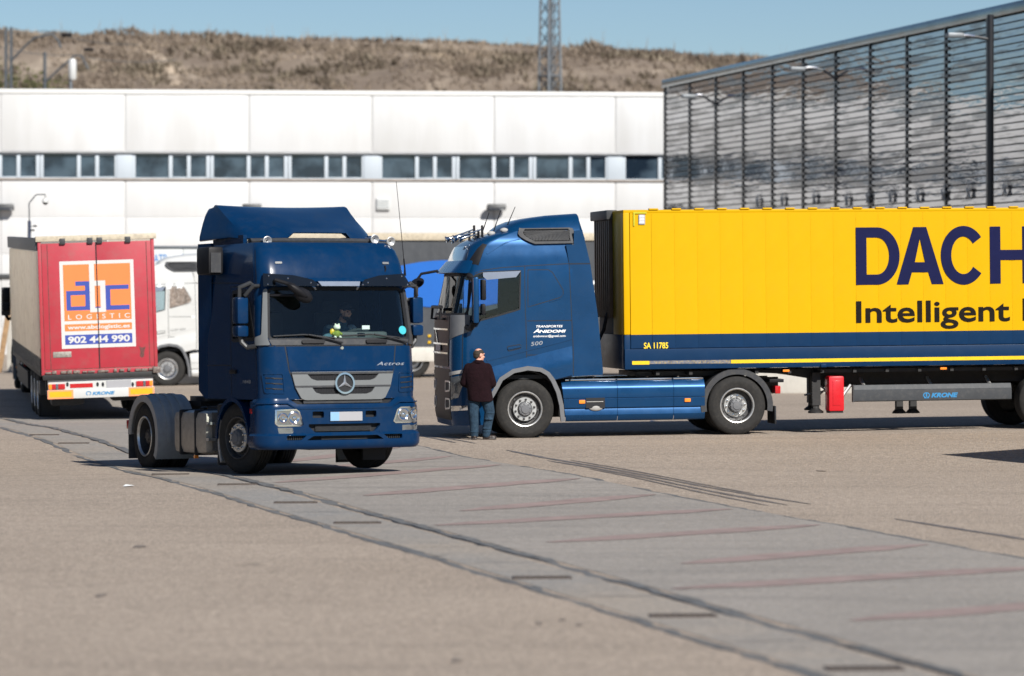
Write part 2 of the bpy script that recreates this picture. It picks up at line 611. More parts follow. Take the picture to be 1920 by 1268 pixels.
# ------------------------------------------------------------------ ground height
GP = [(-4.0, 50.6, .016), (-2.1, 51.6, .075), (-5.66, 53.7, -.10), (-3.8, 54.6, -.03),
      (.25, 61, .097), (4.05, 61.5, .143), (.25, 63.2, .10), (4.1, 63.7, .15), (-.8, 60.2, .10), (9, 62.5, .20), (13, 63, .24), (9, 65, .2), (13, 66, .24),
      (-8.9, 77, -.06), (-10.5, 77, -.09), (-11.4, 84, .10), (-12.6, 87, .15), (-10, 86, .13),
      (-10.2, 103, -.12), (-6, 104, .0), (-2, 105, .13), (3, 105.5, .13), (7, 106, .13)]
def ground(x, y):
    s, w = 0.0, 0.06
    for gx, gy, gz in GP:
        d = ((x - gx) / 2.0) ** 2 + ((y - gy) / 2.6) ** 2
        if d < 30:
            k = math.exp(-d / 2)
            w += k; s += k * gz
    return s / w

# ================================================================== SETTING: ground
def asphalt(name, base, light, dark, speck=0.40, patch=0.42, bump=0.5):
    m, t, b = node_mat(name)
    N, L = t.nodes, t.links
    co = N.new('ShaderNodeNewGeometry').outputs['Position']
    def noise_(sc, det=6, rough=.6, vec=co):
        n = N.new('ShaderNodeTexNoise'); n.inputs['Scale'].default_value = sc
        n.inputs['Detail'].default_value = det; n.inputs['Roughness'].default_value = rough
        L.new(vec, n.inputs['Vector']); return n.outputs[0]
    def ramp(src, a, b_, c, d):
        r = N.new('ShaderNodeMapRange')
        for i, v in enumerate((a, b_, c, d)):
            r.inputs[i + 1].default_value = v
        L.new(src, r.inputs[0]); return r.outputs[0]
    def mix(fac, A, B):
        x = N.new('ShaderNodeMix'); x.data_type = 'RGBA'
        L.new(fac, x.inputs[0])
        for i, q in ((6, A), (7, B)):
            if isinstance(q, tuple): x.inputs[i].default_value = (*q, 1)
            else: L.new(q, x.inputs[i])
        return x.outputs[2]
    big = ramp(noise_(.13, 5, .65), .35, .68, 0, 1)
    c1 = mix(big, base, light)
    mp = N.new('ShaderNodeMapping'); mp.inputs['Scale'].default_value = (.25, 2.2, 1); mp.inputs['Rotation'].default_value = (0, 0, R(-74))
    L.new(co, mp.inputs[0])
    streak = ramp(noise_(.55, 8, .7, mp.outputs[0]), .48, .75, 0, patch)
    c2 = mix(streak, c1, dark)
    # single pale and dark stones of the surface dressing
    v = N.new('ShaderNodeTexVoronoi'); v.inputs['Scale'].default_value = 34
    L.new(co, v.inputs['Vector'])
    sep = N.new('ShaderNodeSeparateColor'); L.new(v.outputs['Color'], sep.inputs[0])
    c3 = mix(ramp(sep.outputs[0], .5, 1, 0, speck), c2, tuple(min(1, q * 1.75) for q in light))
    c4 = mix(ramp(sep.outputs[1], .62, 1, 0, speck * 1.25), c3, dark)
    fine = ramp(noise_(9, 6, .8), .3, .7, .78, 1.22)
    s = N.new('ShaderNodeVectorMath'); s.operation = 'SCALE'
    L.new(c4, s.inputs[0]); L.new(fine, s.inputs['Scale'])
    # scattered oil spots
    spot = ramp(noise_(.9, 3, .5), .70, .78, 0, .5)
    c5 = mix(spot, s.outputs[0], tuple(q * .45 for q in dark))
    L.new(c5, b.inputs['Base Color'])
    b.inputs['Roughness'].default_value = .9
    b.inputs['Specular IOR Level'].default_value = .25
    bp = N.new('ShaderNodeBump'); bp.inputs['Strength'].default_value = bump; bp.inputs['Distance'].default_value = .02
    L.new(v.outputs['Distance'], bp.inputs['Height']); L.new(bp.outputs[0], b.inputs['Normal'])
    return m
M['asphalt'] = asphalt('asphalt', (.270, .223, .180), (.325, .270, .220), (.145, .123, .104))
M['paving'] = asphalt('paving', (.232, .214, .194), (.285, .260, .234), (.140, .132, .125), speck=.18, patch=.65, bump=.3)
M['gutter_concrete'] = asphalt('gutter_concrete', (.215, .210, .202), (.300, .255, .208), (.150, .148, .144), speck=.25, patch=.5, bump=.3)
dm('kerb_dark', (.090, .094, .098), .85, var=.35, scale=3.0, world_pos=True, bump=.5, bscale=9, dirt=(.22, .20, .175), dirt_amt=.8)
dm('line_red', (.240, .176, .162), .9, var=.25, scale=2.2, world_pos=True, dirt=(.240, .210, .190), dirt_amt=1.0)
dm('tar_seal', (.095, .090, .092), .6, var=.3, scale=3.0, world_pos=True, dirt=(.26, .21, .165), dirt_amt=.8)
dm('oil_stain', (.17, .14, .115), .7, var=.4, scale=5, world_pos=True, dirt=(.27, .22, .175), dirt_amt=1.0)
dm('rusty_iron', (.085, .068, .058), .7, metal=.3, var=.3, scale=6)

gmap = lambda a, b: (Vector((a, b, ground(a, b))), Vector((0, 0, 1)))
ys = [2.0]
while ys[-1] < 112: ys.append(ys[-1] + .8)
while ys[-1] < 2600: ys.append(ys[-1] * 1.16)
xs = [-1500, -500, -180, -90] + [-48 + .8 * i for i in range(121)] + [90, 180, 500, 1500]
mb = MB()
mb.add([(x, y, ground(x, y) if abs(x) < 60 and y < 125 else 0) for y in ys for x in xs],
       [(j * len(xs) + i, j * len(xs) + i + 1, (j + 1) * len(xs) + i + 1, (j + 1) * len(xs) + i) for j in range(len(ys) - 1) for i in range(len(xs) - 1)])
struct(mb.build('ground', M['asphalt']))

def joint_x(y):          # the long kerb joint, nearly straight across the yard
    return -1.30 - (y - 40.0) * .2765 + .05 * math.sin(y * .21)
def near_x(y):
    return joint_x(y) - 1.03 - .05 * math.sin(y * .16 + .5)
def far_x(y):
    return joint_x(y) + 4.85
YR = [14 + .8 * i for i in range(96)]
def band(name, fa, fb, material, off, n=6):
    mb = MB()
    vs = []
    for y in YR:
        for k in range(n + 1):
            x = fa(y) + (fb(y) - fa(y)) * k / n
            vs.append((x, y, ground(x, y) + off))
    mb.add(vs, [(j * (n + 1) + k, j * (n + 1) + k + 1, (j + 1) * (n + 1) + k + 1, (j + 1) * (n + 1) + k) for j in range(len(YR) - 1) for k in range(n)])
    return struct(mb.build(name, material))
band('paved_strip', lambda y: joint_x(y) + .12, far_x, M['paving'], .004, 10)
band('gutter', lambda y: near_x(y) + .10, lambda y: joint_x(y) - .12, M['gutter_concrete'], .004, 4)

def kerb(name, fx, w, h, seed):
    """a low worn kerb with an uneven edge"""
    rnd = random.Random(seed)
    mb = MB()
    vs, y, gap = [], 14.0, []
    while y < 90:
        e0, e1 = rnd.uniform(-.035, .035), rnd.uniform(-.05, .05)
        x = fx(y) + .012 * math.sin(y * 1.3)
        hh = h * rnd.uniform(.3, .8) * (1 if noise.noise(Vector((y * .35, seed * 9, 0))) > -.22 else .05)
        for (dx, dz) in ((-w / 2 + e0, -.02), (-w / 2 + e0 + .02, hh), (w / 2 + e1 - .02, hh * .8), (w / 2 + e1, -.02)):
            vs.append((x + dx, y, ground(x, y) + dz))
        y += .33
    n = len(vs) // 4
    fs = [(j * 4 + k, j * 4 + k + 1, (j + 1) * 4 + k + 1, (j + 1) * 4 + k) for j in range(n - 1) for k in range(3)]
    mb.add(vs, fs)
    return struct(mb.build(name, M['kerb_dark'], smooth=20))
kerb('kerb', joint_x, .17, .030, 1)
kerb('kerb', near_x, .14, .014, 2)
kerb('kerb', far_x, .09, .012, 3)

def ground_ribbon(name, pts, w, material, off, seed=0, parent=None, wob=.3):
    rnd = random.Random(seed)
    q = []
    for i in range(len(pts) - 1):
        a, b = Vector(pts[i]), Vector(pts[i + 1])
        k = max(1, int((b - a).length / .3))
        q += [a.lerp(b, t / k) for t in range(k)]
    q.append(Vector(pts[-1]))
    vs = []
    for i, p in enumerate(q):
        d = (q[min(i + 1, len(q) - 1)] - q[max(i - 1, 0)]).normalized()
        s = Vector((-d.y, d.x)) * w * .5
        taper = min(1, (min(i, len(q) - 1 - i) + .6) / 3)
        for sg in (1, -1):
            e = p + s * sg * taper * rnd.uniform(1 - wob, 1 + wob)
            vs.append((e.x, e.y, ground(e.x, e.y) + off))
    mb = MB().add(vs, [(2 * i, 2 * i + 1, 2 * i + 3, 2 * i + 2) for i in range(len(q) - 1)])
    return struct(mb.build(name, material, parent))
# faded red lines across the paving
RED = [(47.9, 52.6), (44.9, 48.6), (42.1, 45.4), (39.5, 42.5), (36.8, 39.6), (33.9, 36.5), (31.0, 33.5), (28.0, 30.6), (25.1, 27.6), (22.3, 24.8), (51.0, 55.6), (54.2, 58.6), (57.4, 61.6), (60.6, 64.6), (63.8, 67.6)]
for i, (ya, yb) in enumerate(RED):
    xa, xb = joint_x(ya) + .25 + .5 * (i % 3), far_x(yb) - .2
    ground_ribbon('red_line', [(xa, ya), ((xa + xb) / 2, (ya + yb) / 2), (xb, yb)], .50, M['line_red'], .009, i, wob=.12)
for i, y in enumerate((61.9, 58.2, 54.6, 47.0, 41.8, 36.1, 34.0, 30.2, 26.3, 22.6)):
    ground_ribbon('slab_joint', [(near_x(y) + .1, y), (joint_x(y) - .12, y + .12)], .05, M['kerb_dark'], .007, 300 + i)
# tar seals on the far asphalt
for i, (pts, w) in enumerate([([(-.1, 56.9), (.75, 53.9), (1.9, 49.6), (3.75, 43.5)], .10), ([(.55, 53.9), (1.75, 49.5), (3.45, 43.3)], .09), ([(.9, 54.0), (2.1, 49.5), (3.2, 45.7)], .06),
                              ([(1.15, 51.2), (2.35, 46.6), (3.2, 43.2)], .07), ([(4.48, 40.7), (5.0, 39.0), (5.55, 37.2), (6.2, 34.5)], .10),
                              ([(-1.75, 62.6), (-.95, 59.2)], .08), ([(-1.5, 62.4), (-.6, 58.9)], .07), ([(-1.3, 61.4), (-.7, 59.4)], .05)]):
    ground_ribbon('tar_seal', pts, w, M['tar_seal'], .005, 50 + i)
for i, (x, y, rx, ry) in enumerate(((-3.9, 36.2, .07, .22), (.22, 27.8, .035, .12), (.41, 28.1, .03, .10), (.54, 27.7, .03, .10), (-.4, 25.0, .05, .14), (4.6, 51.5, .08, .2), (-3.6, 30.4, .05, .2))):
    rn = random.Random(900 + i)
    ring = [(x + rx * rn.uniform(.6, 1.2) * math.cos(2 * PI * k / 14), y + ry * rn.uniform(.6, 1.2) * math.sin(2 * PI * k / 14)) for k in range(14)]
    struct(MB().add([(a, b, ground(a, b) + .006) for a, b in ring] + [(x, y, ground(x, y) + .006)], [(k, (k + 1) % 14, 14) for k in range(14)]).build('oil_stain', M['oil_stain']))
# iron drain grates along the gutter
def make_grate():
    root = thing('drain_grate', 'x', 'drain grate', group='drain grates in the gutter')
    mb = MB()
    for (x0, x1, y0, y1) in ((-.32, .32, -.19, -.15), (-.32, .32, .15, .19), (-.32, -.28, -.15, .15), (.28, .32, -.15, .15)):
        mb.box(x0, x1, y0, y1, 0, .018)
    mb.build('frame', M['rusty_iron'], root)
    mb = MB()
    for k in range(9):
        mb.box(-.26 + k * .06, -.235 + k * .06, -.15, .15, -.01, .012)
    o = mb.build('bars', M['rusty_iron'], root)
    MB().box(-.28, .28, -.15, .15, -.002, .002).build('shaft', M['seam_black'], root)
    return root
GR = [(-8.73, 64.7), (-7.75, 61.3), (-5.0, 50.75), (-3.76, 47.5), (-2.72, 43.6), (-1.78, 39.9), (.28, 32.2), (1.40, 28.4), (2.48, 24.4)]
gl = ['drain grate at the tail of the red trailer, farthest along the gutter', 'drain grate in the gutter between the red trailer and the near tractor',
      'drain grate in front of the near tractor rear wheel', 'drain grate just in front of the near tractor front wheel', 'second drain grate towards the camera from the near tractor front wheel',
      'third drain grate towards the camera from the near tractor front wheel', 'blurred drain grate in the gutter, third from the bottom edge',
      'blurred drain grate in the gutter, second from the bottom edge', 'most blurred drain grate, at the bottom edge of the picture']
g0 = make_grate()
for i, (x, y) in enumerate(GR):
    o = g0 if i == 0 else dup(g0)
    o.location = (x, y, ground(x, y) + .004); o.scale = (.85, .62, .7)
    o.rotation_euler = (0, 0, R(4))
    o['label'] = gl[i]

# ================================================================== hill
def hill_z(x, y):
    t = max(0.0, min(1.0, (y - 236) / 96.0))
    crest = 27.0 - max(0, x + 10) * .052 - max(0, x - 12) * .05 + 1.1 * noise.noise(Vector((x * .03, y * .012, 3)))
    prof = t ** .8
    z = crest * prof
    z += (1.4 * noise.noise(Vector((x * .06, y * .05, 0))) + .7 * noise.noise(Vector((x * .19, y * .14, 5))) + .3 * noise.noise(Vector((x * .5, y * .4, 9)))) * min(1, t * 4) * (1 if t < 1 else .4)
    return z + .05
xs = [-120 + 1.1 * i for i in range(220)]
ys = [236 + 1.6 * i for i in range(62)] + [340, 350, 370, 400, 460]
mb = MB().add([(x, y, hill_z(x, y)) for y in ys for x in xs],
              [(j * len(xs) + i, j * len(xs) + i + 1, (j + 1) * len(xs) + i + 1, (j + 1) * len(xs) + i) for j in range(len(ys) - 1) for i in range(len(xs) - 1)])
def hill_mat(name, cols, sc):
    m, t, b = node_mat(name)
    N, L = t.nodes, t.links
    co = N.new('ShaderNodeNewGeometry').outputs['Position']
    mp = N.new('ShaderNodeMapping'); mp.inputs['Scale'].default_value = (1, .55, 1.5); L.new(co, mp.inputs[0])
    n1 = N.new('ShaderNodeTexNoise'); n1.inputs['Scale'].default_value = sc; n1.inputs['Detail'].default_value = 9; n1.inputs['Roughness'].default_value = .72
    L.new(mp.outputs[0], n1.inputs['Vector'])
    rp = N.new('ShaderNodeValToRGB'); L.new(n1.outputs[0], rp.inputs[0])
    e = rp.color_ramp.elements
    e[0].position, e[0].color = .34, (*cols[0], 1)
    e[1].position, e[1].color = .68, (*cols[3], 1)
    for p, c in ((.45, cols[1]), (.56, cols[2])):
        q = e.new(p); q.color = (*c, 1)
    L.new(rp.outputs[0], b.inputs['Base Color'])
    b.inputs['Roughness'].default_value = .95
    b.inputs['Specular IOR Level'].default_value = .1
    return m
M['hill_soil'] = hill_mat('hill_soil', [(.115, .090, .072), (.165, .132, .106), (.215, .175, .138), (.40, .335, .265)], .10)
M['dry_grass'] = hill_mat('dry_grass', [(.150, .118, .094), (.200, .160, .126), (.25, .203, .158), (.42, .345, .265)], .12)
struct(mb.build('hill', M['hill_soil'], smooth=80))
rnd = random.Random(3)
vs, fs = [], []
def tuft(x, y, z, h, n=5, sp=.5):
    for k in range(n):
        a = rnd.uniform(0, 2 * PI); l = h * rnd.uniform(.6, 1.2); o = rnd.uniform(.1, sp) * h
        px, py = x + math.cos(a) * o * .4, y + math.sin(a) * o * .4
        wv = Vector((-math.sin(a), math.cos(a), 0)) * h * .16
        b = len(vs)
        vs.extend([(px - wv.x, py - wv.y, z - .05), (px + wv.x, py + wv.y, z - .05), (px + math.cos(a) * o + wv.x * .7, py + math.sin(a) * o + wv.y * .7, z + l * .6), (px + math.cos(a) * o * 1.8, py + math.sin(a) * o * 1.8, z + l)])
        fs.extend([(b, b + 1, b + 2), (b, b + 2, b + 3)])
def thin(x, y, z, h):
    for k in range(2):
        b = len(vs); dx = rnd.uniform(-.25, .25) * h
        vs.extend([(x - .03, y, z - .1), (x + .03, y, z - .1), (x + dx, y, z + h)]); fs.append((b, b + 1, b + 2))
for i in range(26000):
    x = rnd.uniform(-56, 34); y = rnd.uniform(282, 335)
    d = noise.noise(Vector((x * .12, y * .1, 1)))
    if d < -.25 or (d < .1 and rnd.random() < .5): continue
    tuft(x, y, hill_z(x, y), rnd.uniform(.18, .42) * (1.35 if d > .3 else 1))
for i in range(2600):
    x = rnd.uniform(-56, 34); y = rnd.uniform(326, 336)
    tuft(x, y, hill_z(x, y), rnd.uniform(.25, .6) * (1 + .8 * max(0, noise.noise(Vector((x * .2, 0, 4))))))
for i in range(46):   # bare stems on the ridge
    x = rnd.uniform(-50, 30); y = rnd.uniform(327, 333)
    thin(x, y, hill_z(x, y), rnd.uniform(1.0, 2.2))
g = MB().add(vs, fs).build('dry_grass', M['dry_grass'], smooth=0)
g['kind'] = 'stuff'; g['label'] = 'dry brown grass and weeds covering the hillside'; g['category'] = 'grass'
# low scrub in clumps, a worn track
vs, fs = [], []
for i in range(150):
    cx, cy = rnd.uniform(-54, 32), rnd.uniform(284, 330)
    rr = rnd.uniform(.5, 1.8)
    for k in range(int(26 * rr)):
        x, y = cx + rnd.gauss(0, rr), cy + rnd.gauss(0, rr)
        tuft(x, y, hill_z(x, y), rnd.uniform(.3, .75), 4, .6)
M['scrub'] = hill_mat('scrub', [(.095, .076, .058), (.145, .118, .090), (.20, .168, .125), (.38, .325, .245)], .16)
g = MB().add(vs, fs).build('scrub', M['scrub'], smooth=0)
g['kind'] = 'stuff'; g['label'] = 'low clumps of dark dry scrub on the hillside'; g['category'] = 'scrub'
def hill_at(px, py):
    y = 240.0
    while y < 336:
        p = at(px, py, y)
        if hill_z(p.x, y) >= p.z: break
        y += .25
    return (p.x, y)
q = [hill_at(*p_) for p_ in ((281, 97), (292, 104), (303, 116), (312, 128), (322, 140), (328, 154), (329, 166))]
tk = []
for i in range(len(q) - 1):
    for k in range(8):
        tk.append(Vector(q[i]).lerp(Vector(q[i + 1]), k / 8))
vs = []
for p_ in tk:
    for dx in (-.55, .55):
        x = p_.x + dx * rnd.uniform(.6, 1.2)
        vs.append((x, p_.y, hill_z(x, p_.y) + .12))
dm('track_soil', (.36, .29, .22), .95, var=.2, scale=.6, world_pos=True)
struct(MB().add(vs, [(2 * i, 2 * i + 1, 2 * i + 3, 2 * i + 2) for i in range(len(tk) - 1)]).build('hill_track', M['track_soil'], smooth=80))
# leafy shrubs at the left foot of the hill
dm('shrub_leaf', (.060, .062, .018), .8, var=.6, scale=.9, world_pos=True)
dm('shrub_bark', (.06, .045, .035), .9, var=.2, scale=2)
for i, (px, py, h, lb) in enumerate([(8, 168, 2.2, 'olive green shrub behind the catenary mast at the left edge'), (52, 172, 2.0, 'low olive green shrub between the two catenary masts'), (98, 176, 1.6, 'small olive green shrub behind the pole with the white cylinder')]):
    p = at(px, py, 262)
    base = Vector((p.x, 262, hill_z(p.x, 262)))
    t = thing('shrub', lb, 'shrub', base, 'shrubs at the foot of the hill')
    h2 = p.z - base.z + h
    mb = MB()
    for k in range(5):
        a = k * 1.3
        mb.tube([(0, 0, -.2), (math.cos(a) * .3, math.sin(a) * .3, h2 * .4), (math.cos(a) * .9, math.sin(a) * .9, h2 * .8)], [.09, .06, .02], 5)
    mb.build('stem', M['shrub_bark'], t)
    vs, fs = [], []
    for k in range(900):
        d = Vector((rnd.gauss(0, 1), rnd.gauss(0, 1), rnd.gauss(0, 1))).normalized() * rnd.uniform(.5, 1)
        if noise.noise(d * 2.2 + Vector((i * 7, 0, 0))) < -.12: continue
        c = Vector((d.x * 1.9, d.y * 1.5, h2 * .62 + d.z * h2 * .42))
        u = Vector((rnd.gauss(0, 1), rnd.gauss(0, 1), rnd.gauss(0, 1))).normalized()
        w = u.orthogonal().normalized()
        s_ = rnd.uniform(.10, .22)
        b = len(vs)
        vs.extend([c - u * s_, c + w * s_ * .6, c + u * s_, c - w * s_ * .6]); fs.append((b, b + 1, b + 2, b + 3))
    MB().add(vs, fs).build('foliage', M['shrub_leaf'], t, smooth=0)

# ================================================================== white warehouse
WO = at(0, HOR, 150); WO.z = 0
wu = Vector((math.cos(R(5.4)), math.sin(R(5.4)), 0)); wnrm = Vector((wu.y, -wu.x, 0))
def wall(px, py):
    k = (px - 960) / F
    a = (k * WO.y - WO.x) / (wu.x - k * wu.y)
    Y = WO.y + a * wu.y
    return a, CH - (py - HOR) * Y / F
WT = Matrix(((wu.x, wnrm.x * -1, 0, WO.x), (wu.y, wnrm.y * -1, 0, WO.y), (0, 0, 1, 0), (0, 0, 0, 1)))   # local x along the wall, y into the building
def white_wall_mat(name, base, grime, amt):
    m, t, b = node_mat(name)
    N, L = t.nodes, t.links
    co = N.new('ShaderNodeNewGeometry').outputs['Position']
    def nz(scale_vec, sc, det, r):
        mp = N.new('ShaderNodeMapping'); mp.inputs['Scale'].default_value = scale_vec; L.new(co, mp.inputs[0])
        n = N.new('ShaderNodeTexNoise'); n.inputs['Scale'].default_value = sc; n.inputs['Detail'].default_value = det; n.inputs['Roughness'].default_value = r
        L.new(mp.outputs[0], n.inputs['Vector']); return n.outputs[0]
    s1 = nz((1, 1, .07), .9, 7, .6)       # run-down streaks
    s2 = nz((1, 1, .6), .22, 4, .6)
    add = N.new('ShaderNodeMath'); add.operation = 'MULTIPLY'
    L.new(s1, add.inputs[0]); L.new(s2, add.inputs[1])
    r = N.new('ShaderNodeMapRange'); r.inputs[1].default_value, r.inputs[2].default_value = .17, .33; r.inputs[3].default_value, r.inputs[4].default_value = 0, amt
    L.new(add.outputs[0], r.inputs[0])
    x = N.new('ShaderNodeMix'); x.data_type = 'RGBA'
    L.new(r.outputs[0], x.inputs[0]); x.inputs[6].default_value = (*base, 1); x.inputs[7].default_value = (*grime, 1)
    L.new(x.outputs[2], b.inputs['Base Color'])
    b.inputs['Roughness'].default_value = .55
    return m
M['wall_panel_white'] = white_wall_mat('wall_panel_white', (.585, .592, .598), (.505, .505, .50), .9)
M['wall_panel_clean'] = white_wall_mat('wall_panel_clean', (.58, .585, .588), (.515, .515, .51), .7)
dm('wall_core', (.44, .44, .44), .8, var=.05, scale=2)
def pane_mat(name):
    m, t, b = node_mat(name)
    b.inputs['Roughness'].default_value = .06
    b.inputs['Specular IOR Level'].default_value = .8
    N, L = t.nodes, t.links
    pos = N.new('ShaderNodeNewGeometry').outputs['Position']
    n = N.new('ShaderNodeTexNoise'); n.inputs['Scale'].default_value = .5
    L.new(pos, n.inputs['Vector'])
    n2 = N.new('ShaderNodeTexNoise'); n2.inputs['Scale'].default_value = .9; n2.inputs['Detail'].default_value = 6
    L.new(pos, n2.inputs['Vector'])
    rp = N.new('ShaderNodeValToRGB'); L.new(n2.outputs[0], rp.inputs[0])
    rp.color_ramp.elements[0].position = .40; rp.color_ramp.elements[0].color = (.010, .018, .030, 1)
    rp.color_ramp.elements[1].position = .60; rp.color_ramp.elements[1].color = (.050, .076, .102, 1)
    L.new(rp.outputs[0], b.inputs['Base Color'])
    bp = N.new('ShaderNodeBump'); bp.inputs['Strength'].default_value = .12; bp.inputs['Distance'].default_value = .1
    L.new(n.outputs[0], bp.inputs['Height']); L.new(bp.outputs[0], b.inputs['Normal'])
    return m
M['window_pane'] = pane_mat('window_pane')
dm('blind_panel', (.43, .48, .53), .5, var=.04, scale=1)
WH = thing('warehouse', 'long white panelled warehouse with a ribbon of windows behind the trucks', 'warehouse', WT)
a_l, a_r = -14.0, 46.0
_, z_roof = wall(0, 168)
_, z_wh = wall(470, 289); _, z_wb = wall(470, 333)
mb = MB()
mb.box(a_l, a_r, .004, 30, -.6, z_wb - .06).box(a_l, a_r, .34, 30, z_wb - .06, z_wh + .06).box(a_l, a_r, .004, 30, z_wh + .06, z_roof - .02)
mb.build('wall', M['wall_core'], WH)
MB().box(a_l - .1, a_r + .1, -.06, 30.2, z_roof - .17, z_roof + .03, .02).build('roof_cap', M['roof_cap'], WH)
pw = wall(467, 250)[0] - wall(235, 250)[0]
a0 = wall(235, 250)[0]
rows = [(z_wh + .10, z_wh + 2.62, 'u'), (z_wh + 2.625, z_roof - .18, 'u')]
zb = z_wb - .14
zr = [zb, zb - 1.60, zb - 3.20, zb - 4.80, zb - 6.4, -.3]
for k in range(len(zr) - 1):
    rows.append((zr[k + 1] + .012, zr[k], 'l'))
for (z0, z1, kind) in rows:
    me = MB().box(.045, pw - .045, -.02, .0025, 0, z1 - z0, .006).mesh('wall_panel', M['wall_panel_white'] if kind == 'u' else M['wall_panel_clean'], 30)
    k = -2
    while a0 + k * pw < a_r - 3:
        o = link(bpy.data.objects.new('wall_panel', me), WH)
        o.location = (a0 + k * pw, 0, z0)
        k += 1
mb = MB()
mb.box(a_l, a_r, -.10, .33, z_wb - .125, z_wb - .06, .01)
mb.build('window_sill', mat('sill_tan', (.36, .31, .27), .7, var=.2, scale=3, world_pos=True), WH)
MB().box(a_l, a_r, -.05, .33, z_wh + .03, z_wh + .085, .01).build('window_head', mat('head_grey', (.40, .41, .42), .6, var=.1, scale=3, world_pos=True), WH)
# ribbon windows: a wide pane and two narrow ones per unit, three units, then a blank panel
per = wall(717, 310)[0] - wall(254, 310)[0]
s0 = wall(254, 310)[0]
sc = per / 463.0
zb0, zt0 = z_wb - .05, z_wh + .03
hgt = zt0 - zb0
fr = MB()
for (x0, x1) in ((-6, 0), (62, 69), (96, 103), (132, 139)):
    fr.box(x0 * sc, x1 * sc, .10, .24, 0, hgt, .012)
for (x0, x1) in ((69, 96), (103, 132)):
    fr.box(x0 * sc, x1 * sc, .12, .22, 0, .07, .01).box(x0 * sc, x1 * sc, .12, .22, hgt - .10, hgt, .01)
fr.box(0, 62 * sc, .12, .22, 0, .04).box(0, 62 * sc, .12, .22, hgt - .05, hgt)
fme = fr.mesh('window_frame', M['window_frame'], 30)
pme = [MB().box(x0 * sc, x1 * sc, .19, .20, .04, hgt - .05).mesh('pane', M['window_pane'], 0) for (x0, x1) in ((0, 62), (69, 96), (103, 132))]
bme = MB().box(428 * sc + .0, 457 * sc, .06, .22, 0, hgt, .012).mesh('blank_panel', M['blind_panel'], 30)
for g in range(-2, 5):
    for q in range(3):
        a = s0 + g * per + q * 146 * sc
        if a < a_l or a + 140 * sc > a_r: continue
        w = link(bpy.data.objects.new('window', fme), WH)
        w.location = (a, 0, zb0)
        for me in pme:
            link(bpy.data.objects.new('pane', me), w)
    a = s0 + g * per
    if a_l < a < a_r - 13:
        o = link(bpy.data.objects.new('blank_panel', bme), WH); o.location = (a, 0, zb0)
# grey dado band low on the wall at the left edge
MB().box(a_l, wall(120, 517)[0], -.09, -.025, wall(0, 523)[1], wall(0, 514)[1], .01).build('dado_rail', M['dark_metal'], WH)
# vent housing on the wall
az, vz1 = wall(706, 371); bz, vz0 = wall(731, 394)
mb = MB().box(az, bz, -.16, -.022, vz0, vz1, .03)
for k in range(5):
    z = vz0 + .08 + k * (vz1 - vz0 - .1) / 5
    mb.box(az + .05, bz - .05, -.20, -.15, z, z + .03)
mb.build('vent_housing', M['pale_panel'], WH)
# floodlights on the wall
def make_floodlight():
    t = thing('wall_floodlight', 'x', 'floodlight', group='floodlights on the warehouse wall')
    MB().box(-.42, .42, -.62, -.22, -.04, .17, .05, Matrix.Rotation(R(-16), 4, 'X')).build('housing', M['dark_metal'], t)
    MB().box(-.36, .36, -.58, -.26, -.055, -.035, .0, Matrix.Rotation(R(-16), 4, 'X')).build('lens', M['lamp_glass'], t)
    for s in (-1, 1):
        MB().tube([(s * .25, -.02, .10), (s * .27, -.2, .33), (s * .25, -.42, .30), (s * .25, -.45, .12)], .022, 6).build('bracket', M['dark_metal'], t)
    MB().box(-.10, .10, -.05, 0, .02, .2, .01).build('base_plate', M['pale_panel'], t)
    return t
f0 = make_floodlight()
for i, (px, lb) in enumerate([(9, 'wall floodlight at the left edge of the picture'), (472, 'wall floodlight peeping over the roof deflector of the near tractor'), (929, 'wall floodlight above the air horns of the side-on tractor')]):
    o = f0 if i == 0 else dup(f0)
    a, z = wall(px, 397)
    o.matrix_world = WT @ Matrix.Translation((a, -.025, z))
    o['label'] = lb

# unseen white wing added beyond the left edge to bounce sunlight onto the curtain
wg = thing('warehouse', 'unseen white warehouse wing added beyond the left edge to bounce light onto the red trailer', 'warehouse', Matrix.Translation((-27, 84, 0)) @ Matrix.Rotation(R(97), 4, 'Z'))
MB().box(0, 46, .03, 14, -.4, 11.0).build('wall', M['wall_panel_clean'], wg)
MB().box(-.1, 46.1, -.06, 14.1, 11.0, 11.2, .02).build('roof_cap', M['roof_cap'], wg)
me = MB().box(.04, 5.7, -.02, .028, .02, 10.95, .006).mesh('wall_panel', M['wall_panel_clean'], 30)
for k in range(8):
    o = link(bpy.data.objects.new('wall_panel', me), wg); o.location.x = k * 5.75

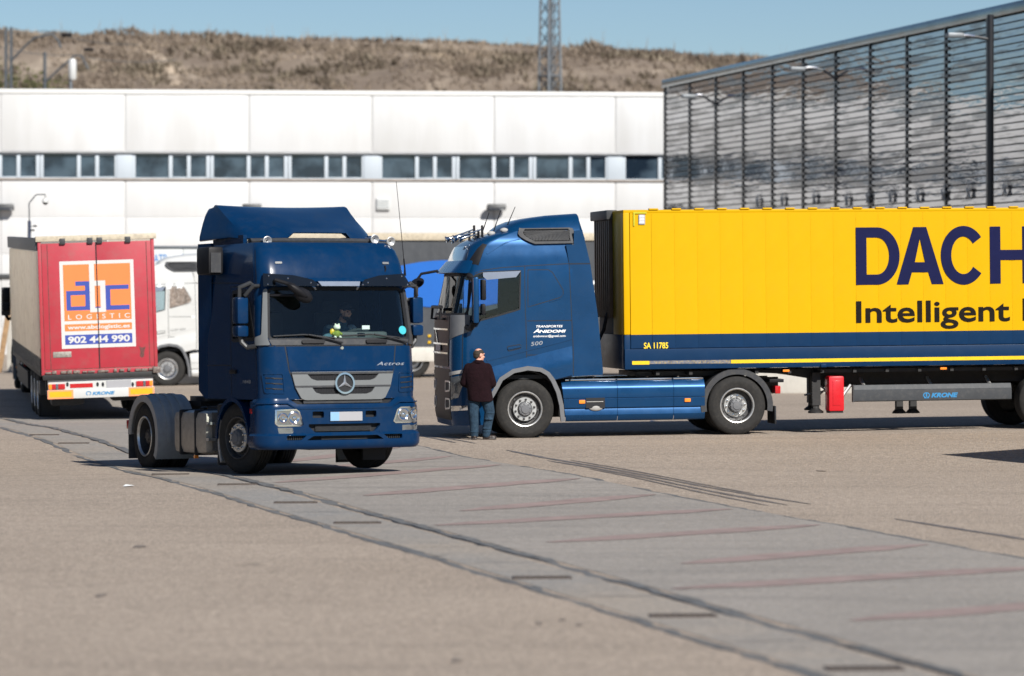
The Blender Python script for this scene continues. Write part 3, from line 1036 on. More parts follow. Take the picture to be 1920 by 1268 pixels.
# ================================================================== louvred hall on the right
LO = at(1249, HOR, 140); LO.z = 0
LE = at(1920, HOR, 102); LE.z = 0
lv = (LE - LO).normalized(); ln = Vector((-lv.y, lv.x, 0))
if ln.x > 0: ln = -ln
LT = Matrix(((lv.x, -ln.x, 0, LO.x), (lv.y, -ln.y, 0, LO.y), (0, 0, 1, 0), (0, 0, 0, 1)))   # local x towards the camera, y into the building
def lwall(px, py):
    k = (px - 960) / F
    a = (k * LO.y - LO.x) / (lv.x - k * lv.y)
    Y = LO.y + a * lv.y
    return a, CH - (py - HOR) * Y / F
def slat_mat(name):
    """dented, weathered metal slats that mirror the yard: wavy relief, ragged dull patches"""
    m, t, b = node_mat(name)
    N, L = t.nodes, t.links
    co = N.new('ShaderNodeNewGeometry').outputs['Position']
    def nz(sv, sc, det, r, off=0, dist=.0):
        mp = N.new('ShaderNodeMapping'); mp.inputs['Scale'].default_value = sv; mp.inputs['Location'].default_value = (off, off, off); L.new(co, mp.inputs[0])
        n = N.new('ShaderNodeTexNoise'); n.inputs['Scale'].default_value = sc; n.inputs['Detail'].default_value = det; n.inputs['Roughness'].default_value = r
        n.inputs['Distortion'].default_value = dist
        L.new(mp.outputs[0], n.inputs['Vector']); return n.outputs[0]
    def rg(src, a, b_, c=0., d=1.):
        r = N.new('ShaderNodeMapRange')
        for i, v in enumerate((a, b_, c, d)): r.inputs[i + 1].default_value = v
        L.new(src, r.inputs[0]); return r.outputs[0]
    grime = rg(nz((.25, .25, 2.6), 1.0, 9, .7), .50, .56)
    x = N.new('ShaderNodeMix'); x.data_type = 'RGBA'
    L.new(grime, x.inputs[0]); x.inputs[6].default_value = (.43, .43, .44, 1); x.inputs[7].default_value = (.24, .235, .235, 1)
    L.new(x.outputs[2], b.inputs['Base Color'])
    b.inputs['Metallic'].default_value = .82
    L.new(rg(grime, 0, 1, .05, .20), b.inputs['Roughness'])
    bp = N.new('ShaderNodeBump'); bp.inputs['Strength'].default_value = 1.0; bp.inputs['Distance'].default_value = .012
    L.new(nz((.32, .32, 1.6), 1.0, 3, .55, 3, .4), bp.inputs['Height'])
    bp2 = N.new('ShaderNodeBump'); bp2.inputs['Strength'].default_value = 1.0; bp2.inputs['Distance'].default_value = .0026
    L.new(nz((1.0, 1.0, 5.0), 1.0, 3, .6, 11), bp2.inputs['Height'])
    L.new(bp.outputs[0], bp2.inputs['Normal'])
    L.new(bp2.outputs[0], b.inputs['Normal'])
    return m
M['slat_coat'] = slat_mat('slat_coat')
dm('hall_back', (.010, .011, .014), .8, var=.2, scale=2)
dm('eaves_metal', (.20, .235, .25), .22, metal=.75, var=.25, scale=.35, world_pos=True, dirt=(.16, .12, .08), dirt_amt=.6)
LH = thing('louvred_hall', 'tall hall clad in dented dark grey horizontal louvres behind the yellow trailer', 'building', LT)
z_top = lwall(1249, 150)[1]
cap_h = .33
BAY = lwall(1777, 200)[0] / 9.0
NB = 15
MB().box(-.05, BAY * NB, .12, 24, -.4, z_top - .05).build('wall', M['hall_back'], LH)
MB().box(-.15, BAY * NB + .1, -.16, 24.1, z_top - cap_h, z_top, .05).build('eaves', M['eaves_metal'], LH)
PITCH = .2135
prof = [(-.010, 0.0), (-.026, .000), (-.056, .008), (-.056, .180), (-.040, .194), (-.004, .203), (.02, .206), (.02, 0.0)]   # (y, z)
sme = MB().prism(prof, Matrix(((0, 0, 1, .16), (1, 0, 0, 0), (0, 1, 0, 0), (0, 0, 0, 1))), BAY - .17).mesh('slat', M['slat_coat'], 30)
nrow = int((z_top - cap_h - .15) / PITCH)
cnt = 0
rest = MB()
z_first = z_top - cap_h - .02 - PITCH
order = sorted([(i, j) for i in range(12) for j in range(nrow)], key=lambda q: q[1])
for i, j in order:
    z = z_first - j * PITCH
    if cnt < 298 and j < 27:
        o = link(bpy.data.objects.new('slat', sme), LH)
        o.location = (i * BAY, 0, z)
        cnt += 1
    elif z > .2:
        rest.prism(prof, Matrix(((0, 0, 1, .16 + i * BAY), (1, 0, 0, 0), (0, 1, 0, z), (0, 0, 0, 1))), BAY - .17)
for i in range(12, NB):
    for j in range(nrow):
        rest.prism(prof, Matrix(((0, 0, 1, .16 + i * BAY), (1, 0, 0, 0), (0, 1, 0, z_first - j * PITCH), (0, 0, 0, 1))), BAY - .17)
o = rest.build('slat', M['slat_coat'], LH, smooth=30); o['kind'] = 'stuff'
pm = MB().box(-.045, .045, -.10, .03, -.3, z_top - cap_h)
for j in range(nrow):
    z = z_first - j * PITCH
    pm.box(.03, .30, -.10, -.01, z - .040, z + .050)
pme = pm.mesh('louvre_post', M['pole_black'], 0)
for i in range(NB):
    o = link(bpy.data.objects.new('louvre_post', pme), LH)
    o.location = (i * BAY, 0, 0)
# small stays bolted along the slats, low on the wall
sb = MB()
for s in (-1, 1):
    sb.tube([(s * .09, -.10, -.26), (s * .11, -.16, .0), (s * .07, -.10, .26)], .014, 5)
sb.tube([(-.13, -.15, -.2), (.13, -.15, .05)], .025, 5).tube([(.13, -.15, -.2), (-.13, -.15, .1)], .025, 5).box(-.18, .2, -.16, -.11, .02, .07)
sme = sb.mesh('stay', mat('stay_zinc', (.45, .45, .43), .6, metal=.3, var=.3, scale=9), 30)
for (px, py) in ((1427, 377), (1473.6, 374), (1533.6, 370), (1594.6, 374), (1634.7, 369), (1677, 367.5), (1729, 366), (1776.6, 363), (1824, 358), (1892, 352)):
    a, z = lwall(px, py)
    o = link(bpy.data.objects.new('stay', sme), LH); o.location = (a, 0, z)

def make_wall_lamp(reach, name, label, group):
    t = thing(name, label, 'street lamp', group=group)
    mb = MB()
    mb.tube([(0, -.05, -.30), (0, -.16, -.20), (0, -.45, -.02), (0, -reach * .62, .06)], [.05, .045, .04, .04], 8)
    mb.build('arm', M['galvanised'], t)
    MB().tube([(0, -reach * .60, .06), (0, -reach * .85, .08), (0, -reach, .05)], [.055, .06, .05], 8).build('sleeve', M['chrome'], t)
    MB().box(-.13, .13, -reach - .52, -reach + .02, -.05, .09, .04).build('lamp_head', M['galvanised'], t)
    MB().box(-.10, .10, -reach - .48, -reach - .05, -.062, -.045).build('lens', M['lamp_glass'], t)
    return t
for (k, px, py, reach, lb) in ((2, 1352, 181, .85, 'farthest and dimmest lamp arm on the louvred hall'), (6, 1574, 131, 1.15, 'middle lamp arm on the louvred hall')):
    t = make_wall_lamp(reach, 'wall_lamp', lb, 'lamp arms along the louvred hall')
    t.matrix_world = LT @ Matrix.Translation((k * BAY, -.03, lwall(px, py)[1]))
PP = at(1857, 180, 101.5)
post = thing('lamp_post', 'tall black lamp post with one arm in front of the louvred hall', 'lamp post', Matrix.Translation((PP.x, PP.y, 0)) @ Matrix.Rotation(math.atan2(lv.y, lv.x), 4, 'Z'))
zt = CH - (28 - HOR) * 101.5 / F
MB().tube([(0, 0, -.2), (0, 0, zt)], .10, 14).build('pole', M['pole_black'], post)
MB().lathe([(0, 0.0), (.17, 0), (.17, .05), (.11, .12)], n=14).build('base_plate', M['pole_black'], post)
sgn = 1 if (post.matrix_world.to_3x3() @ Vector((0, 1, 0))).x > 0 else -1
mbx = MB().tube([(0, -sgn * .05, 0), (0, -sgn * .4, .06), (0, -sgn * .55, .07)], .045, 8)
zl = CH - (74 - HOR) * 101.5 / F
o = mbx.build('arm', M['pole_black'], post); o.location.z = zl
o = MB().tube([(0, -sgn * .5, .07), (0, -sgn * .75, .10), (0, -sgn * .9, .08)], .055, 8).build('sleeve', M['chrome'], post); o.location.z = zl
o = MB().box(-.13, .13, min(-sgn * .85, -sgn * 1.35), max(-sgn * .85, -sgn * 1.35), .03, .17, .04).build('lamp_head', M['galvanised'], post); o.location.z = zl

# ================================================================== lattice mast, catenary masts, camera pole
TY = 232.0
tb = at(1031, HOR, TY)
LM = thing('lattice_mast', 'grey steel lattice mast rising behind the white warehouse', 'mast', Matrix.Translation((tb.x, TY, 0)) @ Matrix.Rotation(R(38), 4, 'Z'))
zt = 31.0
def tw(z): return .80 - (z - 16.2) * .0225
def legp(k, z):
    w = tw(z) * .92
    sx, sy = ((1, 1), (-1, 1), (-1, -1), (1, -1))[k]
    return Vector((sx * w * .72, sy * w * .72, z))
for k in range(4):
    MB().tube([legp(k, -.2), legp(k, zt)], [.12, .07], 6).build('leg', M['galvanised'], LM)
z = 9.0
while z < zt - .4:
    h = 1.02
    for k in range(4):
        a, b = legp(k, z), legp((k + 1) % 4, z + h)
        c, d = legp((k + 1) % 4, z), legp(k, z + h)
        MB().tube([a, b], .030, 4).build('brace', M['galvanised'], LM)
        MB().tube([c, d], .030, 4).build('brace', M['galvanised'], LM)
    z += h
mb = MB()
zr = CH - (143 - HOR) * TY / F
for k in range(4):
    mb.tube([legp(k, zr) * 1.0 + Vector((0, 0, 0)), legp((k + 1) % 4, zr)], .09, 6)
mb.build('ring_beam', M['galvanised'], LM)
pf = legp(2, zr); 
lad = MB()
q = Vector((0.02, -.30, 0))
for s in (-.13, .13):
    lad.box(q.x + s - .025, q.x + s + .025, q.y - .03, q.y + .03, 2, zt)
for k in range(int((zt - 2) / .3)):
    lad.box(q.x - .13, q.x + .13, q.y - .02, q.y + .02, 2 + k * .3, 2.04 + k * .3)
lad.build('ladder', M['galvanised'], LM)
MB().box(-.10, .10, -.15, .03, 2, zt).build('cable_tray', M['galvanised'], LM)

def catenary(px, ptop, Y, arm, label, twin=False, ins=True, half=.16):
    b = at(px, HOR, Y)
    zt = CH - (ptop - HOR) * Y / F
    t = thing('catenary_mast', label, 'railway mast', (b.x, Y, 0), 'railway masts behind the warehouse')
    if twin:
        mb = MB()
        for s in (-1, 1):
            mb.box(s * half - .07, s * half + .07, -.1, .1, -.2, zt)
        mb.build('pole', M['pole_steel'], t)
        mb = MB(); z = 1.0; sg = 1
        while z < zt - .8:
            mb.tube([(-half * sg, 0, z), (half * sg, 0, z + .8)], .03, 4); z += .8; sg = -sg
        mb.build('lacing', M['pole_steel'], t)
    else:
        MB().tube([(0, 0, -.2), (0, 0, zt)], .10, 8).build('pole', M['pole_steel'], t)
    L_ = lambda x, y: Vector(((x - px) * Y / F, -.05, CH - (y - HOR) * Y / F))
    MB().tube([L_(*p) for p in arm], .07, 6).build('bracket_arm', M['pole_steel'], t)
    if ins:
        e = L_(*arm[-2]) if len(arm) > 2 else L_(*arm[-1])
        MB().lathe([(0, -.3), (.12, -.3), (.12, -.2), (.07, -.16), (.13, -.1), (.07, -.03), (.13, .03), (.07, .1), (.12, .16), (.12, .26), (0, .26)], Matrix.Translation(e + Vector((.5, 0, .35))) @ Matrix.Rotation(PI / 2, 4, 'Y'), 10).build('insulator', M['black_plastic'], t)
    return t
CY = 205.0
catenary(16, 51, CY, [(20, 116), (46, 88), (65, 71), (98, 64), (110, 77), (114, 90)], 'tall twin-post railway mast at the left edge with a cranked arm', True)
catenary(84, 98, CY + 12, [(86, 153), (110, 131), (140, 105), (152, 104), (166, 130)], 'shorter railway mast with a sloping arm right of the twin-post mast', False)
for i, (p, q) in enumerate((((-40, 53), (84, 57)), ((84, 57), (260, 84)), ((-40, 78), (140, 104)), ((140, 104), (330, 112)))):
    a, b = at(*p, CY + 3), at(*q, CY + 3)
    pts = [a.lerp(b, k / 10) - Vector((0, 0, .25 * math.sin(PI * k / 10))) for k in range(11)]
    o = MB().tube(pts, .022, 4).build('overhead_wire', M['pole_steel'])
    tag(o, ['top overhead wire left of the first insulator', 'top overhead wire sagging right from the first insulator', 'lower overhead wire left of the second mast', 'lower overhead wire running right from the second mast'][i], 'wire', 'overhead railway wires')
e = at(136, HOR, CY - 4)
t = thing('transformer_pole', 'post topped by a tall white cylinder in front of the hill', 'pole', (e.x, CY - 4, 0))
z0, z1 = CH - (150 - HOR) * (CY - 4) / F, CH - (111 - HOR) * (CY - 4) / F
MB().tube([(-.1, 0, -.2), (-.1, 0, z0 + .4)], .09, 8).build('pole', M['galvanised'], t)
MB().lathe([(0, z0), (.18, z0), (.23, z0 + .1), (.23, z1 - .15), (.17, z1), (0, z1 + .03)], n=16).build('cylinder', M['white_paint'], t)

# camera pole
VY = 112.0
b = at(55, HOR, VY)
t = thing('camera_pole', 'slim dark pole with a white dome camera on a bent arm', 'camera pole', (b.x, VY, 0))
PL = lambda x, y: Vector(((x - 55) * VY / F, 0, CH - (y - HOR) * VY / F))
MB().tube([(0, 0, -.2), PL(55, 414)], .055, 10).build('pole', mat('pole_blue', (.03, .04, .075), .5, var=.2, scale=4), t)
MB().tube([PL(55, 416), PL(54.5, 382), PL(58, 377), PL(66, 367), PL(69, 365), PL(85, 365), PL(85, 371)], .020, 8).build('arm', M['pole_steel'], t)
c = PL(85, 378.5)
d = MB().lathe([(0, .12), (.05, .12), (.085, .08), (.105, .03), (.105, -.02), (.10, -.03)], Matrix.Translation(c), 18).build('dome_camera', M['white_paint'], t)
MB().ball(c + Vector((0, 0, -.03)), .085, .085, .075, 16).build('lens_dome', M['visor_tint'], d)
for (x, y) in ((66, 424), (61.5, 432)):
    MB().box(-.05, .05, -.10, .08, -.03, .03, .01, Matrix.Translation(PL(x, y))).tube([PL(x, y), PL(56, y + 1)], .012, 6).build('small_camera', M['dark_metal'], t)

# loading kerb block behind the side-on tractor, plank and concrete post at the left edge
KY = 92.0
p0, p1 = at(1330, 690, KY), at(1560, 690, KY)
o = MB().box(p0.x, p1.x + 1.5, KY, KY + .5, -.1, CH - (688 - HOR) * KY / F, .04).box(p0.x - .1, p1.x + 1.6, KY - .06, KY + .56, -.1, CH - (706 - HOR) * KY / F, .03).build('concrete_barrier', M['weathered_concrete'])
tag(o, 'low pale concrete barrier seen under the yellow trailer behind the drive wheel', 'barrier')
p = at(17, 690, 118)
o = MB().box(p.x - .08, p.x + .08, 118, 118.2, -.1, 2.1, .02).build('concrete_post', M['weathered_concrete'])
tag(o, 'pale concrete post beside the leaning plank at the left edge', 'post')
T = Matrix.Translation((at(-2, 700, 116).x, 116, .0)) @ Matrix.Rotation(R(9), 4, 'Y')
o = MB().box(-.09, .09, -.03, .03, 0, 2.3, .01, T).build('plank', M['timber'])
tag(o, 'brown timber plank leaning by the concrete post', 'plank')

# ================================================================== VEHICLE PIECES
_wc = {}
def wheel_meshes(kind, W):
    if (kind, W) in _wc: return _wc[(kind, W)]
    hw = W
    prof = [(.285, -hw + .03), (.33, -hw + .008), (.41, -hw - .004), (.475, -hw + .008), (.508, -hw + .03)]
    tp = []
    n = 5
    x0, x1 = -hw + .036, -.036
    for k in range(n):
        a = x0 + (x1 - x0) * k / n; b = x0 + (x1 - x0) * (k + 1) / n
        rr = .522 - .006 * abs((k + .5) / n * 2 - 1) ** 2
        tp += [(rr, a + .004), (rr, b - .008)]
        if k < n - 1:
            tp += [(rr - .014, b - .006), (rr - .014, b + .002)]
    prof += tp + [(.508, -.03), (.475, -.008), (.445, .003), (.438, .006), (.41, .005), (.36, .002), (.33, -.006), (.312, -.014), (.285, -.03)]
    ty = MB().lathe(prof, n=56, close=True).mesh('tyre', M['tyre_rubber'], 40)
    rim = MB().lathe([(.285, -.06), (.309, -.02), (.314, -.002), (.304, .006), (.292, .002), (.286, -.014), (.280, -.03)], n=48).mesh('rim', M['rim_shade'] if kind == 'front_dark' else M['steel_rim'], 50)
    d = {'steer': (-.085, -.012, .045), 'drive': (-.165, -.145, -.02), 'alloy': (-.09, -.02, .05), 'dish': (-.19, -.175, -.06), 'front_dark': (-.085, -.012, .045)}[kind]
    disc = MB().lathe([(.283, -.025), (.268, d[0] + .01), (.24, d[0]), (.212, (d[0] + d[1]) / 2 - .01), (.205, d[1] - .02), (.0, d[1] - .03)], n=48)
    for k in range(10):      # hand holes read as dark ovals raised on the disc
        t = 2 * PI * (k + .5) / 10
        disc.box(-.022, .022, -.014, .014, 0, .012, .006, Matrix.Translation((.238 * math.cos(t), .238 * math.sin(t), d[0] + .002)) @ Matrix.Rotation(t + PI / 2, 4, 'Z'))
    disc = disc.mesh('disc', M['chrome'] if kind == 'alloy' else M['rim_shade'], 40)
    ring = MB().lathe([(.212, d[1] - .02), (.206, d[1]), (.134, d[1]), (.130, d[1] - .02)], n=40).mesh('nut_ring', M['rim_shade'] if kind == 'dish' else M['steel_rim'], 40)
    nuts = MB()
    for k in range(10):
        t = 2 * PI * k / 10
        nuts.lathe([(.022, 0), (.022, .012), (.015, .014), (.014, .038), (0, .04)], Matrix.Translation((.170 * math.cos(t), .170 * math.sin(t), d[1] + .001)), 6)
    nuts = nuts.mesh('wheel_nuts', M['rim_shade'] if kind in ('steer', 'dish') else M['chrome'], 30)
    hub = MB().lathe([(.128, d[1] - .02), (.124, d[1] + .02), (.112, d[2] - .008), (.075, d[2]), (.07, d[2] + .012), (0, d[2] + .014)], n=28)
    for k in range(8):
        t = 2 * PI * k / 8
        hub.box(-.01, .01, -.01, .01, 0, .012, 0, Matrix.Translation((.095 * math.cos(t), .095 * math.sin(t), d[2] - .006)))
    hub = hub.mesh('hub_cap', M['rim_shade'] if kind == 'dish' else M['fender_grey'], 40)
    _wc[(kind, W)] = (ty, rim, disc, ring, nuts, hub)
    return _wc[(kind, W)]

def put_wheel(w, kind, W):
    for me in wheel_meshes(kind, W):
        o = link(bpy.data.objects.new(me.name.split('.')[0], me), w)
        if o.name.startswith('wheel_nuts'):
            o['kind'] = 'stuff'

def wheel(root, x, y, z, sgn, kind='steer', W=.31, yaw=0.0, spin=0.0):
    """y is the outer face of the tyre, sgn +1 on the vehicle's left side"""
    T = Matrix.Translation((x, y, z)) @ Matrix.Rotation(yaw, 4, 'Z') @ Matrix.Rotation(-sgn * PI / 2, 4, 'X') @ Matrix.Rotation(spin, 4, 'Z')
    w = node('wheel', root, T)
    put_wheel(w, kind, W)
    return w

def cab_surface(FO, w, r, setback, taper, bow, L):
    """outline of a cab run out flat: u along the outline from the middle of the front, z up"""
    wf, arc = w - r, r * PI / 2
    def pos(u, z):
        a = abs(u); sg = 1 if u >= 0 else -1
        if a <= wf:
            x, y, nx = 0.0, a, 1
        elif a <= wf + arc:
            t = (a - wf) / r
            x, y = -r * (1 - math.cos(t)), wf + r * math.sin(t)
        else:
            x, y = -r - (a - wf - arc), w
        x -= bow * (y / w) ** 2
        g = max(0.0, 1.0 + x / L)
        return Vector((FO + x - setback(z) * g, sg * y * taper(z), z))
    def mp(u, z):
        p = pos(u, z)
        du = pos(u + .01, z) - pos(u - .01, z)
        dz = pos(u, z + .01) - pos(u, z - .01)
        return p, du.cross(dz).normalized()
    mp.side0 = wf + arc
    return mp

def ccw_(p):
    n = len(p)
    return p if sum(p[i][0] * p[(i + 1) % n][1] - p[(i + 1) % n][0] * p[i][1] for i in range(n)) > 0 else p[::-1]

def arch(mb, cx, cz, r, y0, y1, a0, a1, th=.03, lip=.05, n=24):
    """wheel arch liner / mudguard: half ring from angle a0 to a1, y0 inner to y1 outer"""
    s = 1 if y1 > y0 else -1
    prof = [(y0, 0), (y1, 0), (y1, -lip), (y1 - s * .02, -lip), (y1 - s * .02, -th), (y0, -th)]
    if s > 0: prof = prof[::-1]
    path = []
    for k in range(n + 1):
        t = a0 + (a1 - a0) * k / n
        d = Vector((math.cos(t), 0, math.sin(t)))
        path.append((Vector((cx, 0, cz)) + d * r, Vector((0, 1, 0)), d))
    return mb.sweep(prof, path)

def trumpet(mb, p, d, L, rb):
    """air horn with its bell at p, pipe running back along d"""
    d = Vector(d).normalized()
    T = Matrix.Translation(p) @ d.to_track_quat('Z', 'Y').to_matrix().to_4x4()
    return mb.lathe([(rb * .2, .03), (rb * .9, -.002), (rb, 0), (rb, .012), (rb * .7, .035), (rb * .45, .08), (rb * .33, .16), (rb * .22, L * .6), (rb * .2, L), (0, L)], T, 18)

# ================================================================== the long-haul cab seen from its left side
def side_cab(T, paint, name, label, group=None, full=True, white=False):
    """tractor unit with a tall sleeper cab; local x forward, origin on the ground under the front axle"""
    P = M[paint]
    root = thing(name, label, 'truck', T, group)
    setb = lerp_table([(.2, .05), (.45, 0), (1.5, 0), (2.15, .02), (2.9, .19), (3.2, .28), (3.40, .38), (3.52, .55), (3.60, .80), (3.68, 1.15)])
    tap = lerp_table([(.3, .985), (1.0, 1), (2.2, .995), (2.9, .985), (3.2, .965), (3.5, .92), (3.68, .84)])
    mp = cab_surface(1.33, 1.25, .30, setb, tap, .05, 2.3)
    u0 = mp.side0
    TT = TV                                                          # shapes are taken off the side-on tractor
    def V(px, py): return invert(mp, TT, px, py, (u0 + .6, 1.8))
    def VP(pts): return [V(*p) for p in pts]
    mir = lambda pts: [(-a, b) for a, b in pts][::-1]
    win = VP([(880, 526), (892, 516), (905, 511), (976, 508), (974.5, 580), (933, 592), (900, 601), (886, 618), (879, 615)])
    ws = rpoly([(-1.36, 2.20), (1.36, 2.20), (1.33, 2.90), (-1.33, 2.90)], .08)
    low = VP([(1075, 706), (1036, 713.5), (1027, 703), (1014, 695.5), (989, 691.5), (961, 696.5), (938, 711.5), (925, 738), (914, 768), (908, 797)])
    rear_u = low[0][0]
    topz = 3.66
    outer = [(-q[0], q[1]) for q in low] + [(-.8, .24), (.8, .24)] + low[::-1] + [(rear_u, topz), (-rear_u, topz)]
    shell = MB().panel(outer, mp, 0, .03, [ws, win, mir(win)], .075)
    # roof and rear wall
    ring = [mp(-rear_u + (2 * rear_u) * k / 60, topz)[0] for k in range(61)]
    c = sum(ring, Vector()) / 61 + Vector((0, 0, .05))
    shell.add(ring + [c], [(k, k + 1, 61) for k in range(60)] + [(60, 0, 61)])
    zz = [low[0][1] + (topz - low[0][1]) * k / 10 for k in range(11)]
    vs = [mp(s * rear_u, z)[0] for z in zz for s in (-1, 1)]
    shell.add(vs, [(2 * k, 2 * k + 2, 2 * k + 3, 2 * k + 1) for k in range(10)])
    body = shell.build('cab', P, root, smooth=40)
    # glazing
    MB().panel(ws, mp, -.010, .006).build('windscreen', M['windscreen_glass'], root)
    for wn_ in (win, mir(win)):
        MB().panel(wn_, mp, -.012, .005).build('side_window', M['side_glass'], root)
    fr = MB()
    for wn_ in (win, mir(win)):
        strip(fr, wn_, .030, mp, .004, .012, True)
    strip(fr, ws, .05, mp, .004, .012, True)
    fr.build('window_seal', M['seam_black'], root)
    d = VP([(905, 511.5), (976, 508.5), (972, 513.5), (967, 520), (912, 525), (905, 519)])
    for q in (d, mir(d)):
        MB().panel(q, lambda a, b: (mp(a, b)[0], mp(a, b)[1]), .045, .008).build('wind_deflector', M['visor_clear'], root)
    # panel gaps
    g = MB()
    for line in ([(872, 519), (880, 516.5), (904, 507), (940, 502), (983, 499), (1067, 494.5)], [(870, 520), (869, 585), (867.5, 640), (867, 692)], [(984, 499.5), (986, 600), (987.6, 660), (987, 678.6), (981.7, 691)],
                 [(1061, 460), (1067, 495), (1071, 575), (1075, 660), (1075, 704)], [(989, 602), (1072, 601)], [(989, 666), (1073.5, 665)],
                 [(990, 506), (1028, 506), (1036, 511), (1056, 544), (1056, 553), (1050, 558), (990, 576), (990, 506)]):
        q = VP(line)
        for s in (q, mir(q)):
            g = MB(); strip(g, s, .013, mp, .0015); g.build('panel_gap', M['seam_black'], root)
    # creases pressed into the side (raised beads that catch the light)
    cr = MB()
    for line, wd in (([(912, 676), (950, 667), (988, 657), (1030, 646.5), (1073, 635)], .030), ([(913, 476), (930, 465), (945, 457), (959, 451), (984, 446)], .03), ([(1030, 566), (1050, 560), (1058, 552)], .02)):
        q = VP(line)
        for s in (q, mir(q)):
            cr = MB(); strip(cr, s, wd, mp, .010, .012); cr.build('pressed_crease', P, root)
    # upper front: dark roof window, sun visor, black mask and corner
    MB().panel(rpoly([(-1.12, 3.13), (1.12, 3.13), (1.05, 3.40), (-1.05, 3.40)], .06), mp, .006, .01).build('roof_sign', M['visor_tint'], root)
    for q in ([(1.18, 3.10), (1.40, 3.06), (1.42, 3.42), (1.30, 3.44)],):
        for qq in (q, mir(q)):
            MB().panel(qq, mp, .005, .01).build('corner_trim', M['black_plastic'], root)
    def vis(a, b):
        p, n = mp(a, b)
        return p + n * (.02 + max(0, 3.16 - b) * .50), n
    MB().panel(rpoly([(-1.30, 2.90), (1.30, 2.90), (1.28, 3.14), (-1.28, 3.14)], .04), vis, 0, .02).build('sun_visor', P, root)
    MB().panel(rpoly([(-.93, 1.28), (.93, 1.28), (.98, 2.17), (-.98, 2.17)], .06), mp, .012, .02).build('grille', M['black_plastic'], root)
    cw = [(.98, 1.75), (1.415, 1.90), (1.415, 2.19), (1.0, 2.19)]
    for qq in (cw, mir(cw)):
        MB().panel(qq, mp, .008, .014).build('corner_deflector', M['fender_grey'], root)
    ch = MB()
    for z0, z1 in ((1.92, 1.95), (1.66, 1.69), (1.50, 1.53)):
        ch.panel([(-.9, z0), (.9, z0), (.9, z1), (-.9, z1)], mp, .03, .025)
    strip(ch, [(-.55, 1.95), (-.15, 1.67)], .035, mp, .03, .02)
    ch.build('grille_trim', M['chrome'], root)
    MB().panel(rpoly([(-1.02, .34), (1.02, .34), (1.02, 1.24), (-1.02, 1.24)], .05), mp, .004, .02).build('lower_grille', M['black_plastic'], root)
    br = MB()
    for s in (-1, 1):
        br.tube([mp(s * .55, 2.12)[0], mp(s * .55, 2.12)[0] + Vector((.10, 0, .0)), mp(s * .55, 2.34)[0] + Vector((.12, 0, 0))], .025, 8)
    br.tube([mp(-.6, 2.33)[0] + Vector((.12, 0, 0)), mp(.6, 2.33)[0] + Vector((.12, 0, 0))], .03, 8)
    br.build('light_bar', M['black_plastic'], root)
    MB().panel(rpoly([(-.27, 1.55), (.27, 1.55), (.27, 1.66), (-.27, 1.66)], .01), mp, .045, .01).build('number_plate', M['plate_grey'], root)
    # bumper lights
    for z0, z1 in ((.84, 1.02), (.53, .71)):
        for s in (1, -1):
            q = [(s * .62, z0), (s * 1.0, z0 + .02), (s * 1.0, z1), (s * .62, z1)]
            if s < 0: q = q[::-1]
            f = MB(); strip(f, rpoly(q, .03), .03, mp, .016, .03, True)
            f.build('intake_frame', M['steel_rim'], root)
            MB().panel(q, mp, .006, .01).build('intake', M['seam_black'], root)
    for s in (1, -1):
        q = [(1.05, .70), (1.22, .74), (1.34, 1.08), (1.28, 1.13), (1.05, 1.09)]
        MB().panel(q if s > 0 else mir(q), mp, .012, .02).build('headlight', M['lamp_glass'], root)
        q = [(1.05, .50), (1.38, .52), (1.38, .60), (1.05, .59)]
        MB().panel(q if s > 0 else mir(q), mp, .012, .02).build('fog_light', M['lamp_reflector'], root)
        q = [(.98, 1.12), (1.30, 1.17), (1.30, 1.23), (.98, 1.18)]
        MB().panel(q if s > 0 else mir(q), mp, .012, .02).build('light_trim', M['grey_plastic'], root)
    # flared front wing below the crease
    ca, cb_ = V(913, 688), V(1073, 648)
    def wing(a, b):
        p, n = mp(a, b)
        zc = ca[1] + (cb_[1] - ca[1]) * (abs(a) - ca[0]) / (cb_[0] - ca[0])
        return p + n * (.003 + min(.045, max(0, zc - b) * .17)), n
    q = VP([(915, 690), (950, 680.5), (988, 670.5), (1030, 659.5), (1072, 649), (1073.5, 703), (1038, 712), (1027, 700), (1014, 693.5), (989, 689.5), (961, 694.5), (938, 709.5), (924, 737), (913, 752)])
    for s in (1, -1):
        MB().panel(ccw_(q if s > 0 else mir(q)), wing, 0, .02, step=.05).build('front_wing', P, root)
    # wheel arch trims and liners
    c = [(920, 745), (926, 735), (939, 711), (962, 696), (989, 690.5), (1014, 693.5), (1027, 701), (1036, 713), (1046, 735), (1052, 760), (1055, 790)]
    q = VP(c)
    for s in (1, -1):
        tr = MB()
        strip(tr, [(s * a, b) for a, b in q][::s], .075, mp, .052, .07)
        tr.build('arch_trim', M['fender_grey'], root)
    for s in (1, -1):
        ln_ = MB()
        arch(ln_, 0, .52, .68, s * .72, s * 1.20, R(0), R(172), .02, .02)
        ln_.box(-.80, 1.1, s * .60 - .01, s * .60 + .01, .35, 1.3)
        ln_.build('arch_liner', M['seam_black'], root)
    # intake grille high on the side
    gi = VP([(974, 429), (1066, 427), (1073, 429), (1076, 436), (1076.5, 457), (1003, 458.5), (996, 456)])
    gi2 = VP([(983, 432), (1064, 431), (1067, 434), (1069, 453), (1003, 454)])
